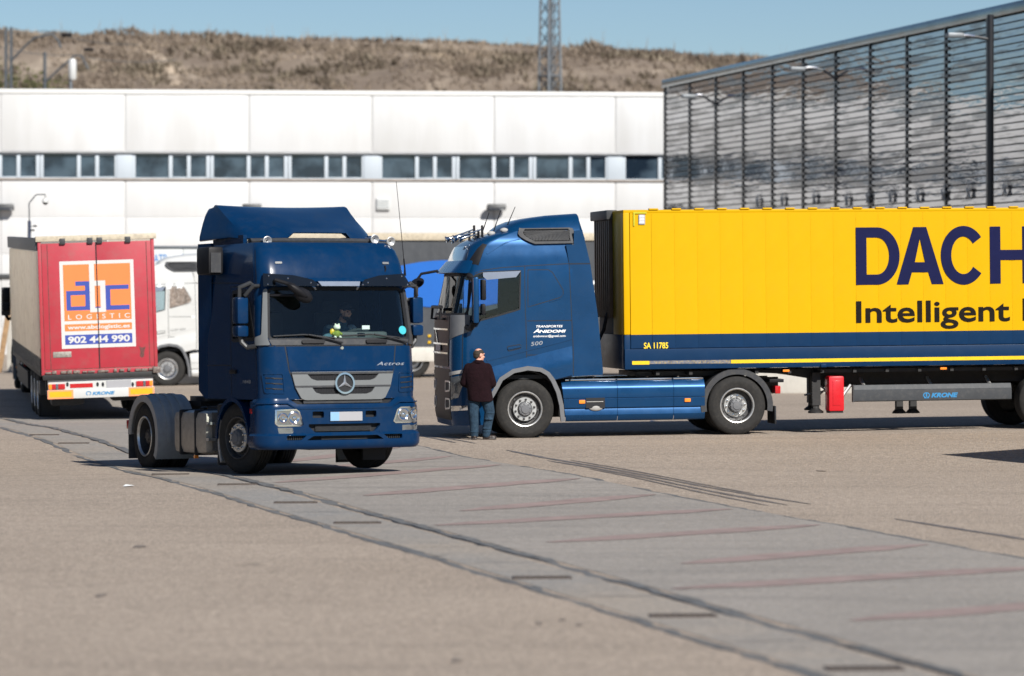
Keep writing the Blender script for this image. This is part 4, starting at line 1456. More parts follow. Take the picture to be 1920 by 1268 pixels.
    for s in (1, -1):
        a = gi if s > 0 else mir(gi); b = gi2 if s > 0 else mir(gi2)
        f = MB().panel(a, mp, .045, .06, [b]).build('air_intake', M['dark_plastic'], root)
        MB().panel(b, mp, .012, .01).build('intake_back', M['seam_black'], f)
        sl = MB()
        umin, umax = min(p[0] for p in b), max(p[0] for p in b)
        zmin, zmax = min(p[1] for p in b), max(p[1] for p in b)
        k = umin - .3
        while k < umax:
            seg = []
            for t in range(13):
                pt = (k + .26 * (zmax - zmin) / .2 * 0 + (.22 * t / 12), zmax - (zmax - zmin) * t / 12)
                if inside(pt, b): seg.append(pt)
            if len(seg) > 2: strip(sl, seg, .014, mp, .034, .02)
            k += .034
        sl.build('intake_mesh', M['dark_plastic'], f)
    # roof fairing
    z0 = 3.55
    fx = [V(953, 431), V(962, 421), V(975, 414), V(992, 408.5), V(1015, 404.5), V(1045, 401.5), V(1084, 399.5)]
    fxz = [(mp(u0 + .001, 2)[0].x - (a - u0), b) for a, b in fx]
    rear_x0 = mp(rear_u, 2.5)[0].x
    ny = 24
    vs, fs = [], []
    top_z = 3.97
    tbl = [(.42, 3.60), (.36, 3.70), (.24, 3.78), (.06, 3.85), (-.20, 3.90), (-.52, 3.94), (-1.04, 3.97)]
    for i, (x, z) in enumerate(tbl):
        for j in range(ny + 1):
            t = j / ny * 2 - 1
            k = max(0, 1 - abs(t) ** 7) ** .5
            hw = 1.06 + .06 * i / 6
            vs.append(Vector((x - .14 * t * t * (1 - i / 6), t * hw, z0 + (z - z0) * k)))
    m = ny + 1
    fs += [(i * m + j, i * m + j + 1, (i + 1) * m + j + 1, (i + 1) * m + j) for i in range(len(tbl) - 1) for j in range(ny)]
    b = len(vs)
    for j in range(ny + 1):
        t = j / ny * 2 - 1
        vs.append(Vector((-1.12, t * 1.14, 3.50)))
    fs += [((len(tbl) - 1) * m + j, (len(tbl) - 1) * m + j + 1, b + j + 1, b + j) for j in range(ny)]
    MB().add(vs, fs).build('roof_fairing', P, root, smooth=50)
    # side fairing behind the cab, drawn from its side outline
    sf = [(1061.5, 459), (1076, 459), (1076.5, 433), (1092, 431), (1107, 494), (1121, 590), (1131, 697), (1130, 703), (1075.5, 705.5), (1071.5, 575), (1067.5, 495)]
    pl = plane_map((0, 1.235, 0), (-1, 0, 0), (0, 0, 1))
    q = [invert(pl, TT, px, py, (.8, 2)) for px, py in sf]
    for s in (1, -1):
        pls = plane_map((0, s * 1.225, 0), (-s, 0, 0), (0, 0, 1))
        qq = [(s * a, b) for a, b in q][::s]
        o = MB().panel(qq, pls, .0, .03, step=.2).build('side_fairing', P, root)
        sg = MB()
        h = [invert(pl, TT, 1068, 495, (.8, 3)), invert(pl, TT, 1107, 494.5, (.8, 3))]
        strip(sg, [(s * a, b) for a, b in h], .02, pls, .0015)
        sg.build('panel_gap', M['seam_black'], o)
    # mirrors
    for s in (1, -1):
        def mpt(px, py, y):
            a, b = invert(plane_map((0, y, 0), (-1, 0, 0), (0, 0, 1)), TT, px, py, (-.8, 2.6))
            return -a, b
        x0, z1 = mpt(885, 520, 1.4); x1, zb_ = mpt(896.5, 606, 1.4)
        mr = node('mirror', root)
        MB().box(x1, x0, min(s * 1.30, s * 1.55), max(s * 1.30, s * 1.55), zb_, z1, .035).build('mirror_housing', P, mr)
        x0, z1 = mpt(901, 524, 1.4); x1, zb_ = mpt(910, 563, 1.4)
        MB().box(x1, x0, min(s * 1.32, s * 1.53), max(s * 1.32, s * 1.53), zb_, z1, .03).build('mirror_shell', M['black_plastic'], mr)
        x0, z1 = mpt(901, 570, 1.4); x1, zb_ = mpt(909, 591, 1.4)
        MB().box(x1, x0, min(s * 1.32, s * 1.53), max(s * 1.32, s * 1.53), zb_, z1, .03).build('mirror_shell', M['black_plastic'], mr)
        MB().tube([(1.02, s * 1.22, 1.98), (.98, s * 1.36, 1.95), (.92, s * 1.42, 2.06)], .05, 8).build('mirror_arm', M['black_plastic'], mr)
        MB().tube([(.98, s * 1.2, 2.85), (.92, s * 1.42, 2.80)], .03, 8).build('mirror_arm', M['black_plastic'], mr)
    fm = node('mirror', root)
    MB().tube([(1.22, -.95, 2.98), (1.52, -1.0, 2.93), (1.60, -1.0, 2.82)], .025, 8).build('mirror_arm', M['black_plastic'], fm)
    MB().ball((1.60, -1.0, 2.76), .14, .20, .09, 14, Matrix.Rotation(R(25), 4, 'Y')).build('mirror_shell', M['black_plastic'], fm)
    # door handle
    q = VP([(951, 650), (976, 646), (977, 653), (953, 659)])
    for s in (1, -1):
        hq = q if s > 0 else mir(q)
        hd = MB(); strip(hd, rpoly(hq, .03), .012, mp, .004, .01, True)
        o = hd.build('door_handle', M['seam_black'], root)
        c = [(p[0], p[1]) for p in hq]
        m0 = ((c[0][0] + c[3][0]) / 2, (c[0][1] + c[3][1]) / 2); m1 = ((c[1][0] + c[2][0]) / 2, (c[1][1] + c[2][1]) / 2)
        st = MB(); strip(st, [m0, m1], .03, mp, .02, .015); st.build('grip', P, o)
    # inside
    it = MB()
    it.box(-.80, 1.0, -1.13, 1.13, 1.05, 1.12)
    it.box(-.84, -.80, -1.13, 1.13, 1.0, 3.5)
    it.box(.55, 1.0, -1.12, 1.12, 1.12, 2.02, .08)
    it.build('cab_floor', M['cab_interior'], root)
    for s in (-1, 1):
        st = MB().box(-.35, .15, s * .6 - .26, s * .6 + .26, 1.35, 1.65, .06).box(-.45, -.28, s * .6 - .25, s * .6 + .25, 1.6, 2.42, .06)
        st.build('seat', M['cab_interior'], root)
    MB().lathe([(.20, 0), (.225, .02), (.20, .04), (.19, .02)], Matrix.Translation((.42, .6, 2.05)) @ Matrix.Rotation(R(-35), 4, 'Y'), 24, True).build('steering_wheel', M['seam_black'], root)
    # chassis, skirts, rear end
    WB = 3.82
    ch = MB()
    for s in (-1, 1):
        ch.box(-4.75, .9, s * .42 - .04, s * .42 + .04, .70, 1.0)
    for x in (-1.2, -2.4, -3.4, -4.2):
        ch.box(x - .06, x + .06, -.42, .42, .74, .96)
    ch.box(-.4, 1.2, -.5, .5, .35, 1.0).box(-3.2, -.6, -1.08, -.5, .35, .95, .05).box(-3.2, -.62, .5, 1.06, .36, .93, .05)
    ch.tube([(0, -1.0, .5), (0, 1.0, .5)], .07, 8).tube([(-WB, -1.0, .52), (-WB, 1.0, .52)], .10, 8).box(-WB - .25, -WB + .25, -.25, .25, .3, .75, .08)
    ch.build('chassis', M['chassis_black'], root)
    fw = MB().prism(rpoly([(-WB - .45, -.35), (-WB - .45, .35), (-WB + .1, .48), (-WB + .5, .48), (-WB + .5, -.48), (-WB + .1, -.48)], .08), Matrix.Translation((.25, 0, 1.05)), .07)
    fw.box(-WB - .3, -WB + .7, -.5, .5, .98, 1.05)
    fw.build('fifth_wheel', M['chassis_black'], root)
    sk = [(.285, 1.10), (.30, 1.155), (.335, 1.185), (.40, 1.205), (.47, 1.195), (.505, 1.185), (.515, 1.20), (.53, 1.212), (.68, 1.220), (.685, 1.208), (.695, 1.208), (.70, 1.221), (.85, 1.226), (.90, 1.212), (.985, 1.150), (1.01, 1.10), (1.015, 1.05)]
    for (xa, xb) in ((-.73, -1.655), (-1.662, -2.668), (-2.675, -3.235)):
        for s in (1, -1):
            nn = 6
            vs = []
            for k in range(nn + 1):
                x = xa + (xb - xa) * k / nn
                for (z, y) in sk:
                    xx = x
                    if xa == -.73 and k == 0: xx = x + .10 * (z - .3)
                    vs.append((xx, s * y, z))
            m = len(sk)
            fs = [(k * m + j, (k + 1) * m + j, (k + 1) * m + j + 1, k * m + j + 1) for k in range(nn) for j in range(m - 1)]
            if s > 0: fs = [f[::-1] for f in fs]
            o = MB().add(vs, fs).build('side_skirt', P, root, smooth=25)
            MB().box(xb + .01, xa - .01, min(s * .95, s * 1.13), max(s * .95, s * 1.13), 1.005, 1.03, .005).build('tread_plate', M['chrome'], o)
    if full:
        o = MB().box(-1.43, -1.09, 1.205, 1.2245, .52, .70).build('locker_opening', M['seam_black'], root)
        MB().ball((-1.27, 1.20, .525), .13, .03, .06, 14).tube([(-1.10, 1.227, .63), (-1.40, 1.227, .63)], .008, 6).build('locker_valve', M['grey_plastic'], o)
    for x, y0 in ((-1.02, 1.226), (-2.92, 1.229)):
        for s in (1, -1):
            MB().box(x - .055, x + .055, min(s * (y0 - .02), s * (y0 + .012)), max(s * (y0 - .02), s * (y0 + .012)), .60, .665, .01).build('side_marker', M['amber_lens'], root)
    for s in (1, -1):
        mg = MB()
        arch(mg, -WB, .52, .655, s * .52, s * 1.21, R(-10), R(190), .03, .10, 28)
        mg.build('mudguard', M['dark_plastic'], root)
        MB().box(-WB - .72, -WB - .69, min(s * .6, s * 1.18), max(s * .6, s * 1.18), .18, .50, .005, None).build('mud_flap', M['seam_black'], root)
        MB().box(-WB - .86, -WB - .60, min(s * .7, s * 1.2), max(s * .7, s * 1.2), .92, .98, .01).build('lamp_bracket', M['black_plastic'], root)
        MB().box(-WB - .80, -WB - .70, min(s * .8, s * 1.2), max(s * .8, s * 1.2), .72, .86, .015).build('tail_lamp', M['red_lens'], root)
    for s in (1, -1):
        wheel(root, 0, s * 1.22, .52, s, 'alloy' if white else 'steer', spin=.2)
        wheel(root, -WB, s * 1.22, .52, s, 'drive', spin=.1)
        wheel(root, -WB, s * .88, .52, s, 'drive')
    cb = MB()
    for k in range(7):
        x = -1.05 - k * .035
        cb.tube([(x, .3, 1.1), (x - .01, .3, 1.19), (x - .03, .1, 1.16), (x - .03, -.1, 1.2)], .012, 6)
    cb.build('air_hoses', M['black_plastic'], root)
    return root, mp, V

phi = R(9.0)
TV = Matrix.Translation((.235 - 1.22 * math.sin(phi), 61 + 1.22 * math.cos(phi), .090)) @ Matrix.Rotation(PI + phi, 4, 'Z') @ Matrix.Rotation(R(.65), 4, 'Y')
vol, vmp, VV = side_cab(TV, 'metallic_blue_paint', 'tractor_unit', 'metallic blue sleeper tractor unit seen side-on, coupled to the yellow trailer', 'tractor units')
def vrect(x0, y0, x1, y1):
    a, b = VV(x0, y1), VV(x1, y0)
    return (a[0], b[0], a[1], b[1])
mb = MB(); text_on(mb, 'TRANSPORTES', vrect(1005, 609.6, 1055, 614.6), vmp, .004, .018, .25); mb.build('lettering', M['white_letters'], vol, 0)
mb = MB(); text_on(mb, 'A', vrect(999.8, 616.5, 1012, 624.4), vmp, .004, .03, .3); text_on(mb, 'NIDOMI', vrect(1011, 618.2, 1061, 624.4), vmp, .004, .035, .25); mb.build('lettering', M['white_letters'], vol, 0)
mb = MB(); text_on(mb, 'anidomi.ar@gmail.com', vrect(999.8, 627.5, 1060.5, 633.8), vmp, .004, .012); mb.build('lettering', M['white_letters'], vol, 0)
mb = MB(); text_on(mb, '500', vrect(995.4, 641.5, 1017.4, 649), vmp, .004, .01, .1, 1.05, .10); mb.build('lettering', M['silver_letters'], vol, 0)
# horns, aerials and marker lamps on its roof
def vpl(px, py, y):
    a, b = invert(plane_map((0, y, 0), (-1, 0, 0), (0, 0, 1)), TV, px, py, (-.8, 3.4))
    return Vector((-a, y, b))
for y, p, q in ((.15, (836, 450), (889, 430)), (.55, (850, 447.5), (904, 430)), (-.15, (846, 452), (880, 441)), (.35, (860, 449), (897, 438))):
    a, b = vpl(*p, y), vpl(*q, y)
    h = MB(); trumpet(h, a, b - a, (b - a).length, .062); h.build('air_horn', M['chrome'], vol)
    MB().box(-.02, .02, -.03, .03, -.14, .07, .01, Matrix.Translation(b)).build('horn_bracket', M['black_plastic'], vol)
for y, p, q in ((.0, (907, 428), (917, 399)), (.35, (925.5, 434), (939, 394)), (.7, (949.8, 426), (966, 388))):
    a, b = vpl(*p, y), vpl(*q, y)
    MB().tube([a - (b - a) * .3, a.lerp(b, .5), b], [.012, .008, .006], 6).build('aerial', M['black_plastic'], vol)
for y, p in ((.95, (945, 432)), (.55, (921, 438)), (-.3, (902, 440)), (.3, (893, 446))):
    a = vpl(*p, y)
    MB().ball(a, .075, .05, .045, 12).build('roof_lamp', M['grey_plastic'], vol)

# white sleeper tractor beyond the red trailer (same kind of cab)
p = at(318, HOR, 103)
TW = Matrix.Translation((p.x - .15, 104.2, ground(p.x, 104) - .02)) @ Matrix.Rotation(PI + R(4), 4, 'Z')
wt, _, _ = side_cab(TW, 'white_paint', 'tractor_unit', 'white sleeper tractor unit with stars on its cab, partly hidden by the red trailer', 'tractor units', False, True)
def star(mb, u, z, r):
    mb.panel([(u + r * (1 if k % 2 == 0 else .55) * math.sin(PI * k / 5), z + r * (1 if k % 2 == 0 else .55) * math.cos(PI * k / 5)) for k in range(10)], vmp, .006, .004)
mb = MB()
for k, (x, y, r) in enumerate(((1020, 462, .08), (1010, 464, .0), )):
    pass
# positions on the cab side in metres: x from the front axle, z up
def su(x): return vmp.side0 + (1.33 - .30 - .05) - x
for x, z, r in ((-.32, 3.02, .15), (.02, 3.0, .13), (.34, 2.97, .10)):
    star(mb, su(x) - .02, z, r)
mb.build('star_decal', M['paper_white'], wt, 0)
dm('mural_print', (.16, .125, .10), .5, var=.8, scale=6, dirt=(.45, .40, .36), dirt_amt=1.0)
pic = [VV(*q) for q in ((990, 507), (1028, 507), (1036, 512), (1055, 545), (1055, 552), (1049, 557), (990, 575.5))]
MB().panel(pic, vmp, .004, .002).build('window_mural', M['mural_print'], wt, 0)
mb = MB(); text_on(mb, '12.87 500', (VV(992, 650)[0], VV(1040, 640)[0], VV(992, 648)[1], VV(992, 642)[1]), vmp, .004, 0, .1, 1, .08); mb.build('lettering', M['dark_metal'], wt, 0)
hl = MB()
for y in (602, 665):
    a = VV(1064, y)
    hl.panel([(a[0] - .05, a[1] - .03), (a[0] + .08, a[1]), (a[0] - .05, a[1] + .05)], vmp, .006, .003)
hl.build('reflector', M['paper_white'], wt, 0)

# ================================================================== near tractor unit, three-quarter front view
th = R(27.0)
TA = Matrix.Translation((-2.98, 50.95, -.02)) @ Matrix.Rotation(th - PI / 2, 4, 'Z') @ Matrix.Rotation(R(-1.0), 4, 'Y')
act = thing('tractor_unit', 'dark blue tractor unit without trailer, driven towards the camera', 'truck', TA, 'tractor units')
BP = M['royal_blue_paint']
FO, CW = 1.24, 1.215
setA = lerp_table([(.3, .02), (.45, 0), (1.2, 0), (1.5, .012), (1.9, .05), (2.0, .07), (2.7, .20), (2.95, .25), (3.15, .33), (3.32, .43), (3.40, .62)])
tapA = lerp_table([(.4, 1), (2.0, 1), (2.7, .975), (3.1, .95), (3.32, .91), (3.40, .86)])
ap = cab_surface(FO, CW, .20, setA, tapA, .07, 2.35)
ua = ap.side0
topA = 3.395
def A(px, py, g=(0, 2.0)): return invert(ap, TA, px, py, g)
def AP(pts): return [A(*p) for p in pts]
mirA = lambda pts: [(-a, b) for a, b in pts][::-1]
def ccw(p):
    n = len(p)
    return p if sum(p[i][0] * p[(i + 1) % n][1] - p[(i + 1) % n][0] * p[i][1] for i in range(n)) > 0 else p[::-1]
wsA = rpoly([(-1.10, 1.985), (1.10, 1.985), (1.08, 2.72), (-1.08, 2.72)], .09)
uR = ua + 1.98                                        # rear edge of the cab side
winA = rpoly([(ua + .06, 2.0), (ua + .92, 1.98), (ua + .90, 2.68), (ua + .30, 2.70)], .05)
shell = MB().panel([(-uR, 1.13), (uR, 1.13), (uR, topA), (-uR, topA)], ap, 0, .03, [wsA, winA, mirA(winA)], .075)
ring = [ap(-uR + 2 * uR * k / 60, topA)[0] for k in range(61)]
c = sum(ring, Vector()) / 61 + Vector((0, 0, .04))
shell.add(ring + [c], [(k, k + 1, 61) for k in range(60)] + [(60, 0, 61)])
zz = [1.13 + (topA - 1.13) * k / 10 for k in range(11)]
shell.add([ap(s * uR, z)[0] for z in zz for s in (-1, 1)], [(2 * k, 2 * k + 2, 2 * k + 3, 2 * k + 1) for k in range(10)])
shell.build('cab', BP, act, smooth=40)
MB().panel(wsA, ap, -.010, .006).build('windscreen', M['windscreen_glass'], act)
for q in (winA, mirA(winA)):
    MB().panel(q, ap, -.012, .005).build('side_window', M['windscreen_glass'], act)
f = MB(); strip(f, wsA, .04, ap, .005, .012, True)
for q in (winA, mirA(winA)): strip(f, q, .05, ap, .004, .012, True)
f.build('window_seal', M['seam_black'], act)
# front panels
hood = ccw([(-.86, 1.895), (.86, 1.895), (.83, 1.535), (-.83, 1.535)])
def gapA(line, w, off):
    g = MB(); strip(g, line, w, ap, off); g.build('panel_gap', M['seam_black'], act)
gapA([(-1.3, 1.895), (1.3, 1.895)], .012, .0018)
for s in (1, -1):
    gapA([(s * .87, 1.90), (s * .86, 1.82), (s * .82, 1.54), (s * .70, 1.22), (s * .60, 1.12)], .016, .002)
    gapA([(s * (ua + .02), 1.2), (s * (ua + .02), 1.95), (s * (ua + .22), 2.76), (s * (ua + .98), 2.76), (s * (ua + .98), 1.2)], .014, .002)
    gapA([(s * (ua + .98), 1.62), (s * uR, 1.62)], .012, .002)
    gapA([(s * 1.0, 2.76), (s * (ua + .2), 2.80), (s * uR, 2.84)], .012, .002)
    gapA([(s * (ua - .06), 2.8), (s * (ua - .05), 3.28)], .012, .002)
MB().panel([(p[0] * .985, p[1] - .012 if p[1] > 1.7 else p[1] + .006) for p in hood], ap, .010, .012).build('front_flap', BP, act)
MB().panel(ccw([(-1.06, 1.905), (1.06, 1.905), (1.10, 1.985), (-1.10, 1.985)]), ap, .012, .02).build('scuttle_panel', M['dark_plastic'], act)
for s in (-1, 1):
    MB().panel(rpoly([(s * 1.08, 1.905), (s * 1.32, 1.905), (s * 1.31, 2.02), (s * 1.19, 2.05), (s * 1.145, 2.70), (s * 1.09, 2.72), (s * 1.11, 1.99)][::s], .03), ap, .030, .045).build('pillar_deflector', M['grille_grey'] if s < 0 else M['dark_plastic'], act)
for x0, x1 in ((-.62, -.27), (.38, .72)):
    MB().panel(rpoly([(x0, 1.925), (x1, 1.925), (x1, 1.975), (x0, 1.975)], .024), ap, .045, .05).build('grab_handle', M['black_plastic'], act)
# grille: grey panel with two slots, three-pointed star in a ring
gp = ccw(rpoly([(-.80, 1.520), (.80, 1.520), (.745, 1.30), (.66, 1.145), (.60, 1.118), (-.60, 1.118), (-.66, 1.145), (-.745, 1.30)], .02))
slot1 = ccw(rpoly([(-.585, 1.512), (.585, 1.512), (.50, 1.42), (.42, 1.395), (-.42, 1.395), (-.50, 1.42)], .02))
slot2 = ccw(rpoly([(-.505, 1.312), (.505, 1.312), (.44, 1.225), (.36, 1.200), (-.36, 1.200), (-.44, 1.225)], .02))
gr = MB().panel(gp, ap, .035, .06, [slot1, slot2], .07).build('grille', M['grille_grey'], act)
MB().panel(ccw([(p[0] * .96, p[1]) for p in gp]), ap, .0065, .005).build('grille_back', M['seam_black'], gr)
bars = MB()
for k in range(46):
    x = -.56 + k * 1.12 / 45
    bars.panel([(x - .006, 1.20), (x + .006, 1.20), (x + .006, 1.508), (x - .006, 1.508)], ap, .012, .012)
bars.build('grille_mesh', M['black_plastic'], gr)
tg = MB()
for z in (1.508, 1.318):
    tg.panel([(-.80 + (1.52 - z) * .25, z - .022), (.80 - (1.52 - z) * .25, z - .022), (.80 - (1.52 - z) * .25, z + .006), (-.80 + (1.52 - z) * .25, z + .006)], ap, .037, .01)
tg.build('grille_shadow_gap', M['dark_plastic'], gr)
sc_, sr = (0.0, 1.352), .152
em = MB()
strip(em, circle(sc_[0], sc_[1], sr - .012, 40), .026, ap, .075, .04, True)
em.build('emblem_ring', M['chrome'], act)
e2 = MB().panel(circle(sc_[0], sc_[1], sr - .01, 36), ap, .052, .03, step=.05)
e2.build('emblem_back', M['seam_black'], act)
e3 = MB()
for k in range(3):
    t = PI / 2 + k * 2 * PI / 3
    tip = (sc_[0] + (sr - .02) * math.cos(t), sc_[1] + (sr - .02) * math.sin(t))
    q = .026
    l = (sc_[0] + q * math.cos(t + PI / 3), sc_[1] + q * math.sin(t + PI / 3)); r = (sc_[0] + q * math.cos(t - PI / 3), sc_[1] + q * math.sin(t - PI / 3))
    P0, n0 = ap(*sc_); Pt, n1 = ap(*tip); Pl, _ = ap(*l); Pr, _ = ap(*r)
    e3.add([P0 + n0 * .085, Pt + n1 * .066, Pl + n0 * .064, Pr + n0 * .064], [(0, 1, 2), (0, 3, 1)])
e3.build('emblem_star', M['silver_letters'], act, smooth=0)
em = MB().lathe([(0, .012), (.022, .012), (.030, .004), (.032, 0)], Matrix.Translation(ap(0.0, 1.862)[0] + Vector((.012, 0, 0))) @ Matrix.Rotation(PI / 2, 4, 'Y'), 16)
em.build('hood_badge', M['chrome'], act)
mb = MB(); a0_, a1_ = A(706, 690), A(757, 683); text_on(mb, 'Actros', (a0_[0], a1_[0], 1.605, 1.655), ap, .014, .01, .35, 1.1); mb.build('lettering', M['silver_letters'], act, 0)
mb = MB(); text_on(mb, '1848', (-(ua + .55), -(ua + .25), 1.36, 1.41), ap, .003, .01, .1); mb.build('lettering', M['silver_letters'], act, 0)
# bumper
bo = lambda off: off + .055
ub = ua + .16
hlL = AP([(516, 769.5), (553, 768.5), (558, 772), (566, 796), (561, 798), (520, 799), (516, 795)])
hlR = AP([(735, 790), (742, 768), (748, 764), (773, 763), (776, 768), (774, 789), (770, 791.5), (738, 792)])
fgL = AP([(519, 803), (546, 803), (547, 811), (545, 812.5), (521, 812.5)])
fgR = AP([(751, 797.5), (775, 796), (774, 804), (771, 805.5), (751, 806)])
tpL = rpoly([(-.50, .862), (-.325, .862), (-.325, .955), (-.50, .955)], .02); tpR = mirA(tpL)
intake = rpoly([(-.56, .775), (.56, .775), (.56, .74), (.46, .655), (-.46, .655), (-.56, .74)], .02)
sl0 = rpoly([(-.60, .545), (.60, .545), (.50, .605), (-.50, .605)], .015)
slL = rpoly([(-.90, .55), (-.68, .55), (-.60, .615), (-.90, .615)], .015); slR = mirA(slL)
holes = [ccw(q) for q in (hlL, hlR, fgL, fgR, tpL, tpR, intake, sl0, slL, slR)]
bout = ccw([(-ub, .42), (ub, .42), (ub, 1.13), (ua - .1, 1.16), (.86, 1.15), (.72, 1.06), (-.72, 1.06), (-.86, 1.15), (-ua + .1, 1.16), (-ub, 1.13)])
def bmap(a, b):
    p, n = ap(a, b)
    e = 0.0
    if b > 1.0: e = -.055 * min(1, (b - 1.0) / .14) ** 1.5
    elif b < .64: e = .035 * min(1, (.64 - b) / .02)
    if b < .50: e -= .05 * ((.50 - b) / .08) ** 2
    return p + n * e, n
bm_ = MB().panel(bout, bmap, .055, .06, holes, .035).build('bumper', BP, act)
lip = MB(); strip(lip, [(-ub, .635), (-.98, .635), (-.62, .625), (-.54, .655)], .022, ap, .068, .02); strip(lip, [(ub, .635), (.98, .635), (.62, .625), (.54, .655)], .022, ap, .068, .02); strip(lip, [(-.54, .635), (.54, .635)], .02, ap, .066, .02)
strip(lip, [(-ub, 1.075), (-.88, 1.08), (-.74, 1.0), (.74, 1.0), (.88, 1.08), (ub, 1.075)], .018, ap, .064, .015)
lip.build('bumper_crease', BP, bm_)
MB().panel(ccw([(-ua, .46), (ua, .46), (ua, 1.12), (-ua, 1.12)]), ap, -.03, .02).build('bumper_back', M['seam_black'], act)
rd = MB()
for k in range(7):
    rd.panel([(-.44, .672 + k * .014), (.44, .672 + k * .014), (.44, .679 + k * .014), (-.44, .679 + k * .014)], ap, .0, .02)
for k in range(3):
    rd.panel([(-.36, .553 + k * .018), (.36, .553 + k * .018), (.36, .560 + k * .018), (-.36, .560 + k * .018)], ap, .03, .03)
for q in (slL, slR):
    xs_ = [p[0] for p in q]
    for k in range(9):
        x = min(xs_) + .02 + k * (max(xs_) - min(xs_) - .04) / 8
        rd.panel([(x - .006, .555), (x + .006, .555), (x + .006, .61), (x - .006, .61)], ap, .035, .03)
rd.panel([(-.62, 1.07), (.62, 1.07), (.62, 1.115), (-.62, 1.115)], ap, .01, .02)
rd.build('radiator_fins', M['dark_plastic'], act)
for q in (hlL, hlR):
    q = ccw(q)
    h = MB().panel(q, ap, .050, .02, step=.05).build('headlight', M['lamp_glass'], act)
    r = MB(); strip(r, q, .020, ap, .062, .02, True); r.build('lamp_rim', M['chrome'], h)
    cx = sum(p[0] for p in q) / len(q); cz = sum(p[1] for p in q) / len(q)
    b = MB()
    for dx, rr in ((-.062, .098), (.105, .078)):
        P_, n_ = ap(cx + dx * (1 if cx < 0 else -1) * -1, cz + .01)
        b.lathe([(rr, .004), (rr * .8, .012), (rr * .6, .002), (rr * .3, -.004), (rr * .22, .014), (0, .018)], Matrix.Translation(P_ + n_ * .050) @ n_.to_track_quat('Z', 'Y').to_matrix().to_4x4(), 20)
    b.build('reflector_bowl', M['lamp_reflector'], h)
for q in (fgL, fgR):
    q = ccw(q)
    h = MB().panel(q, ap, .050, .02, step=.05).build('fog_light', M['lamp_glass'], act)
    r = MB(); strip(r, q, .010, ap, .058, .02, True); r.build('lamp_rim', M['grille_grey'], h)
pl_ = MB().panel([(-.235, .815), (.265, .815), (.265, .945), (-.235, .945)], ap, .075, .012).build('number_plate', M['plate_grey'], act)
MB().panel([(-.235, .817), (-.10, .817), (-.10, .943), (-.235, .943)], ap, .077, .002).build('plate_band', M['plate_blue'], pl_)
for s in (-1, 1):
    MB().panel(rect(s * (ub - .07), s * (ub - .0), .93, 1.0, .01) if s > 0 else rect(-(ub), -(ub - .07), .93, 1.0, .01), ap, .062, .02).build('side_marker', M['red_lens'], act)
    # air slots beside the grille
    for k in range(3):
        z = 1.27 + k * .075
        q = ccw([(s * .93, z), (s * (1.16 - k * .0), z + .015), (s * 1.17, z + .03), (s * .93, z + .018)])
        MB().panel(q, ap, .008, .008).build('air_slot', M['seam_black'], act)
    q = ccw(rpoly([(s * .90, 1.22), (s * 1.18, 1.23), (s * 1.22, 1.50), (s * .92, 1.50)], .03))
    e = MB(); strip(e, q, .018, ap, .012, .02, True); e.build('corner_blade', BP, act)
# sun visor over the windscreen, roof lamps
def visA(a, b):
    p, n = ap(a, b)
    return p + n * (.03 + max(0, 2.95 - b) * .55), n
for s in (-1, 1):
    q = ccw([(s * 1.14, 2.93), (s * .70, 2.90), (s * .42, 2.83), (s * .31, 2.725), (s * 1.12, 2.725)])
    v = MB().panel(q, visA, 0, .014).build('sun_visor', M['visor_tint'], act)
    sc2 = MB()
    for (a, b) in ((1.07, 2.89), (.80, 2.85), (.46, 2.78), (.36, 2.745), (1.08, 2.75)):
        p, n = visA(s * a, b); sc2.ball(p + n * .002, .013, n=8)
    sc2.build('visor_screw', M['chrome'], v)
MB().panel(ccw([(-.30, 2.725), (.30, 2.725), (.34, 2.80), (-.34, 2.80)]), visA, -.002, .01).build('sun_visor', M['visor_clear'], act)
MB().panel(ccw([(-.42, 2.80), (.42, 2.80), (.5, 2.86), (-.5, 2.86)]), visA, -.004, .01).build('sun_visor', BP, act)
for a in (-.90, .88):
    MB().panel(rect(a - .055, a + .055, 3.075, 3.105, .012), ap, .014, .02).build('marker_lamp', M['grille_grey'], act)
pp, nn = ap(.86, 3.05)
MB().tube([pp + nn * .01, pp + nn * .03 + Vector((0, .0, -.06)), pp + nn * .02 + Vector((0, -.03, -.14))], .012, 6).build('visor_clip', M['black_plastic'], act)
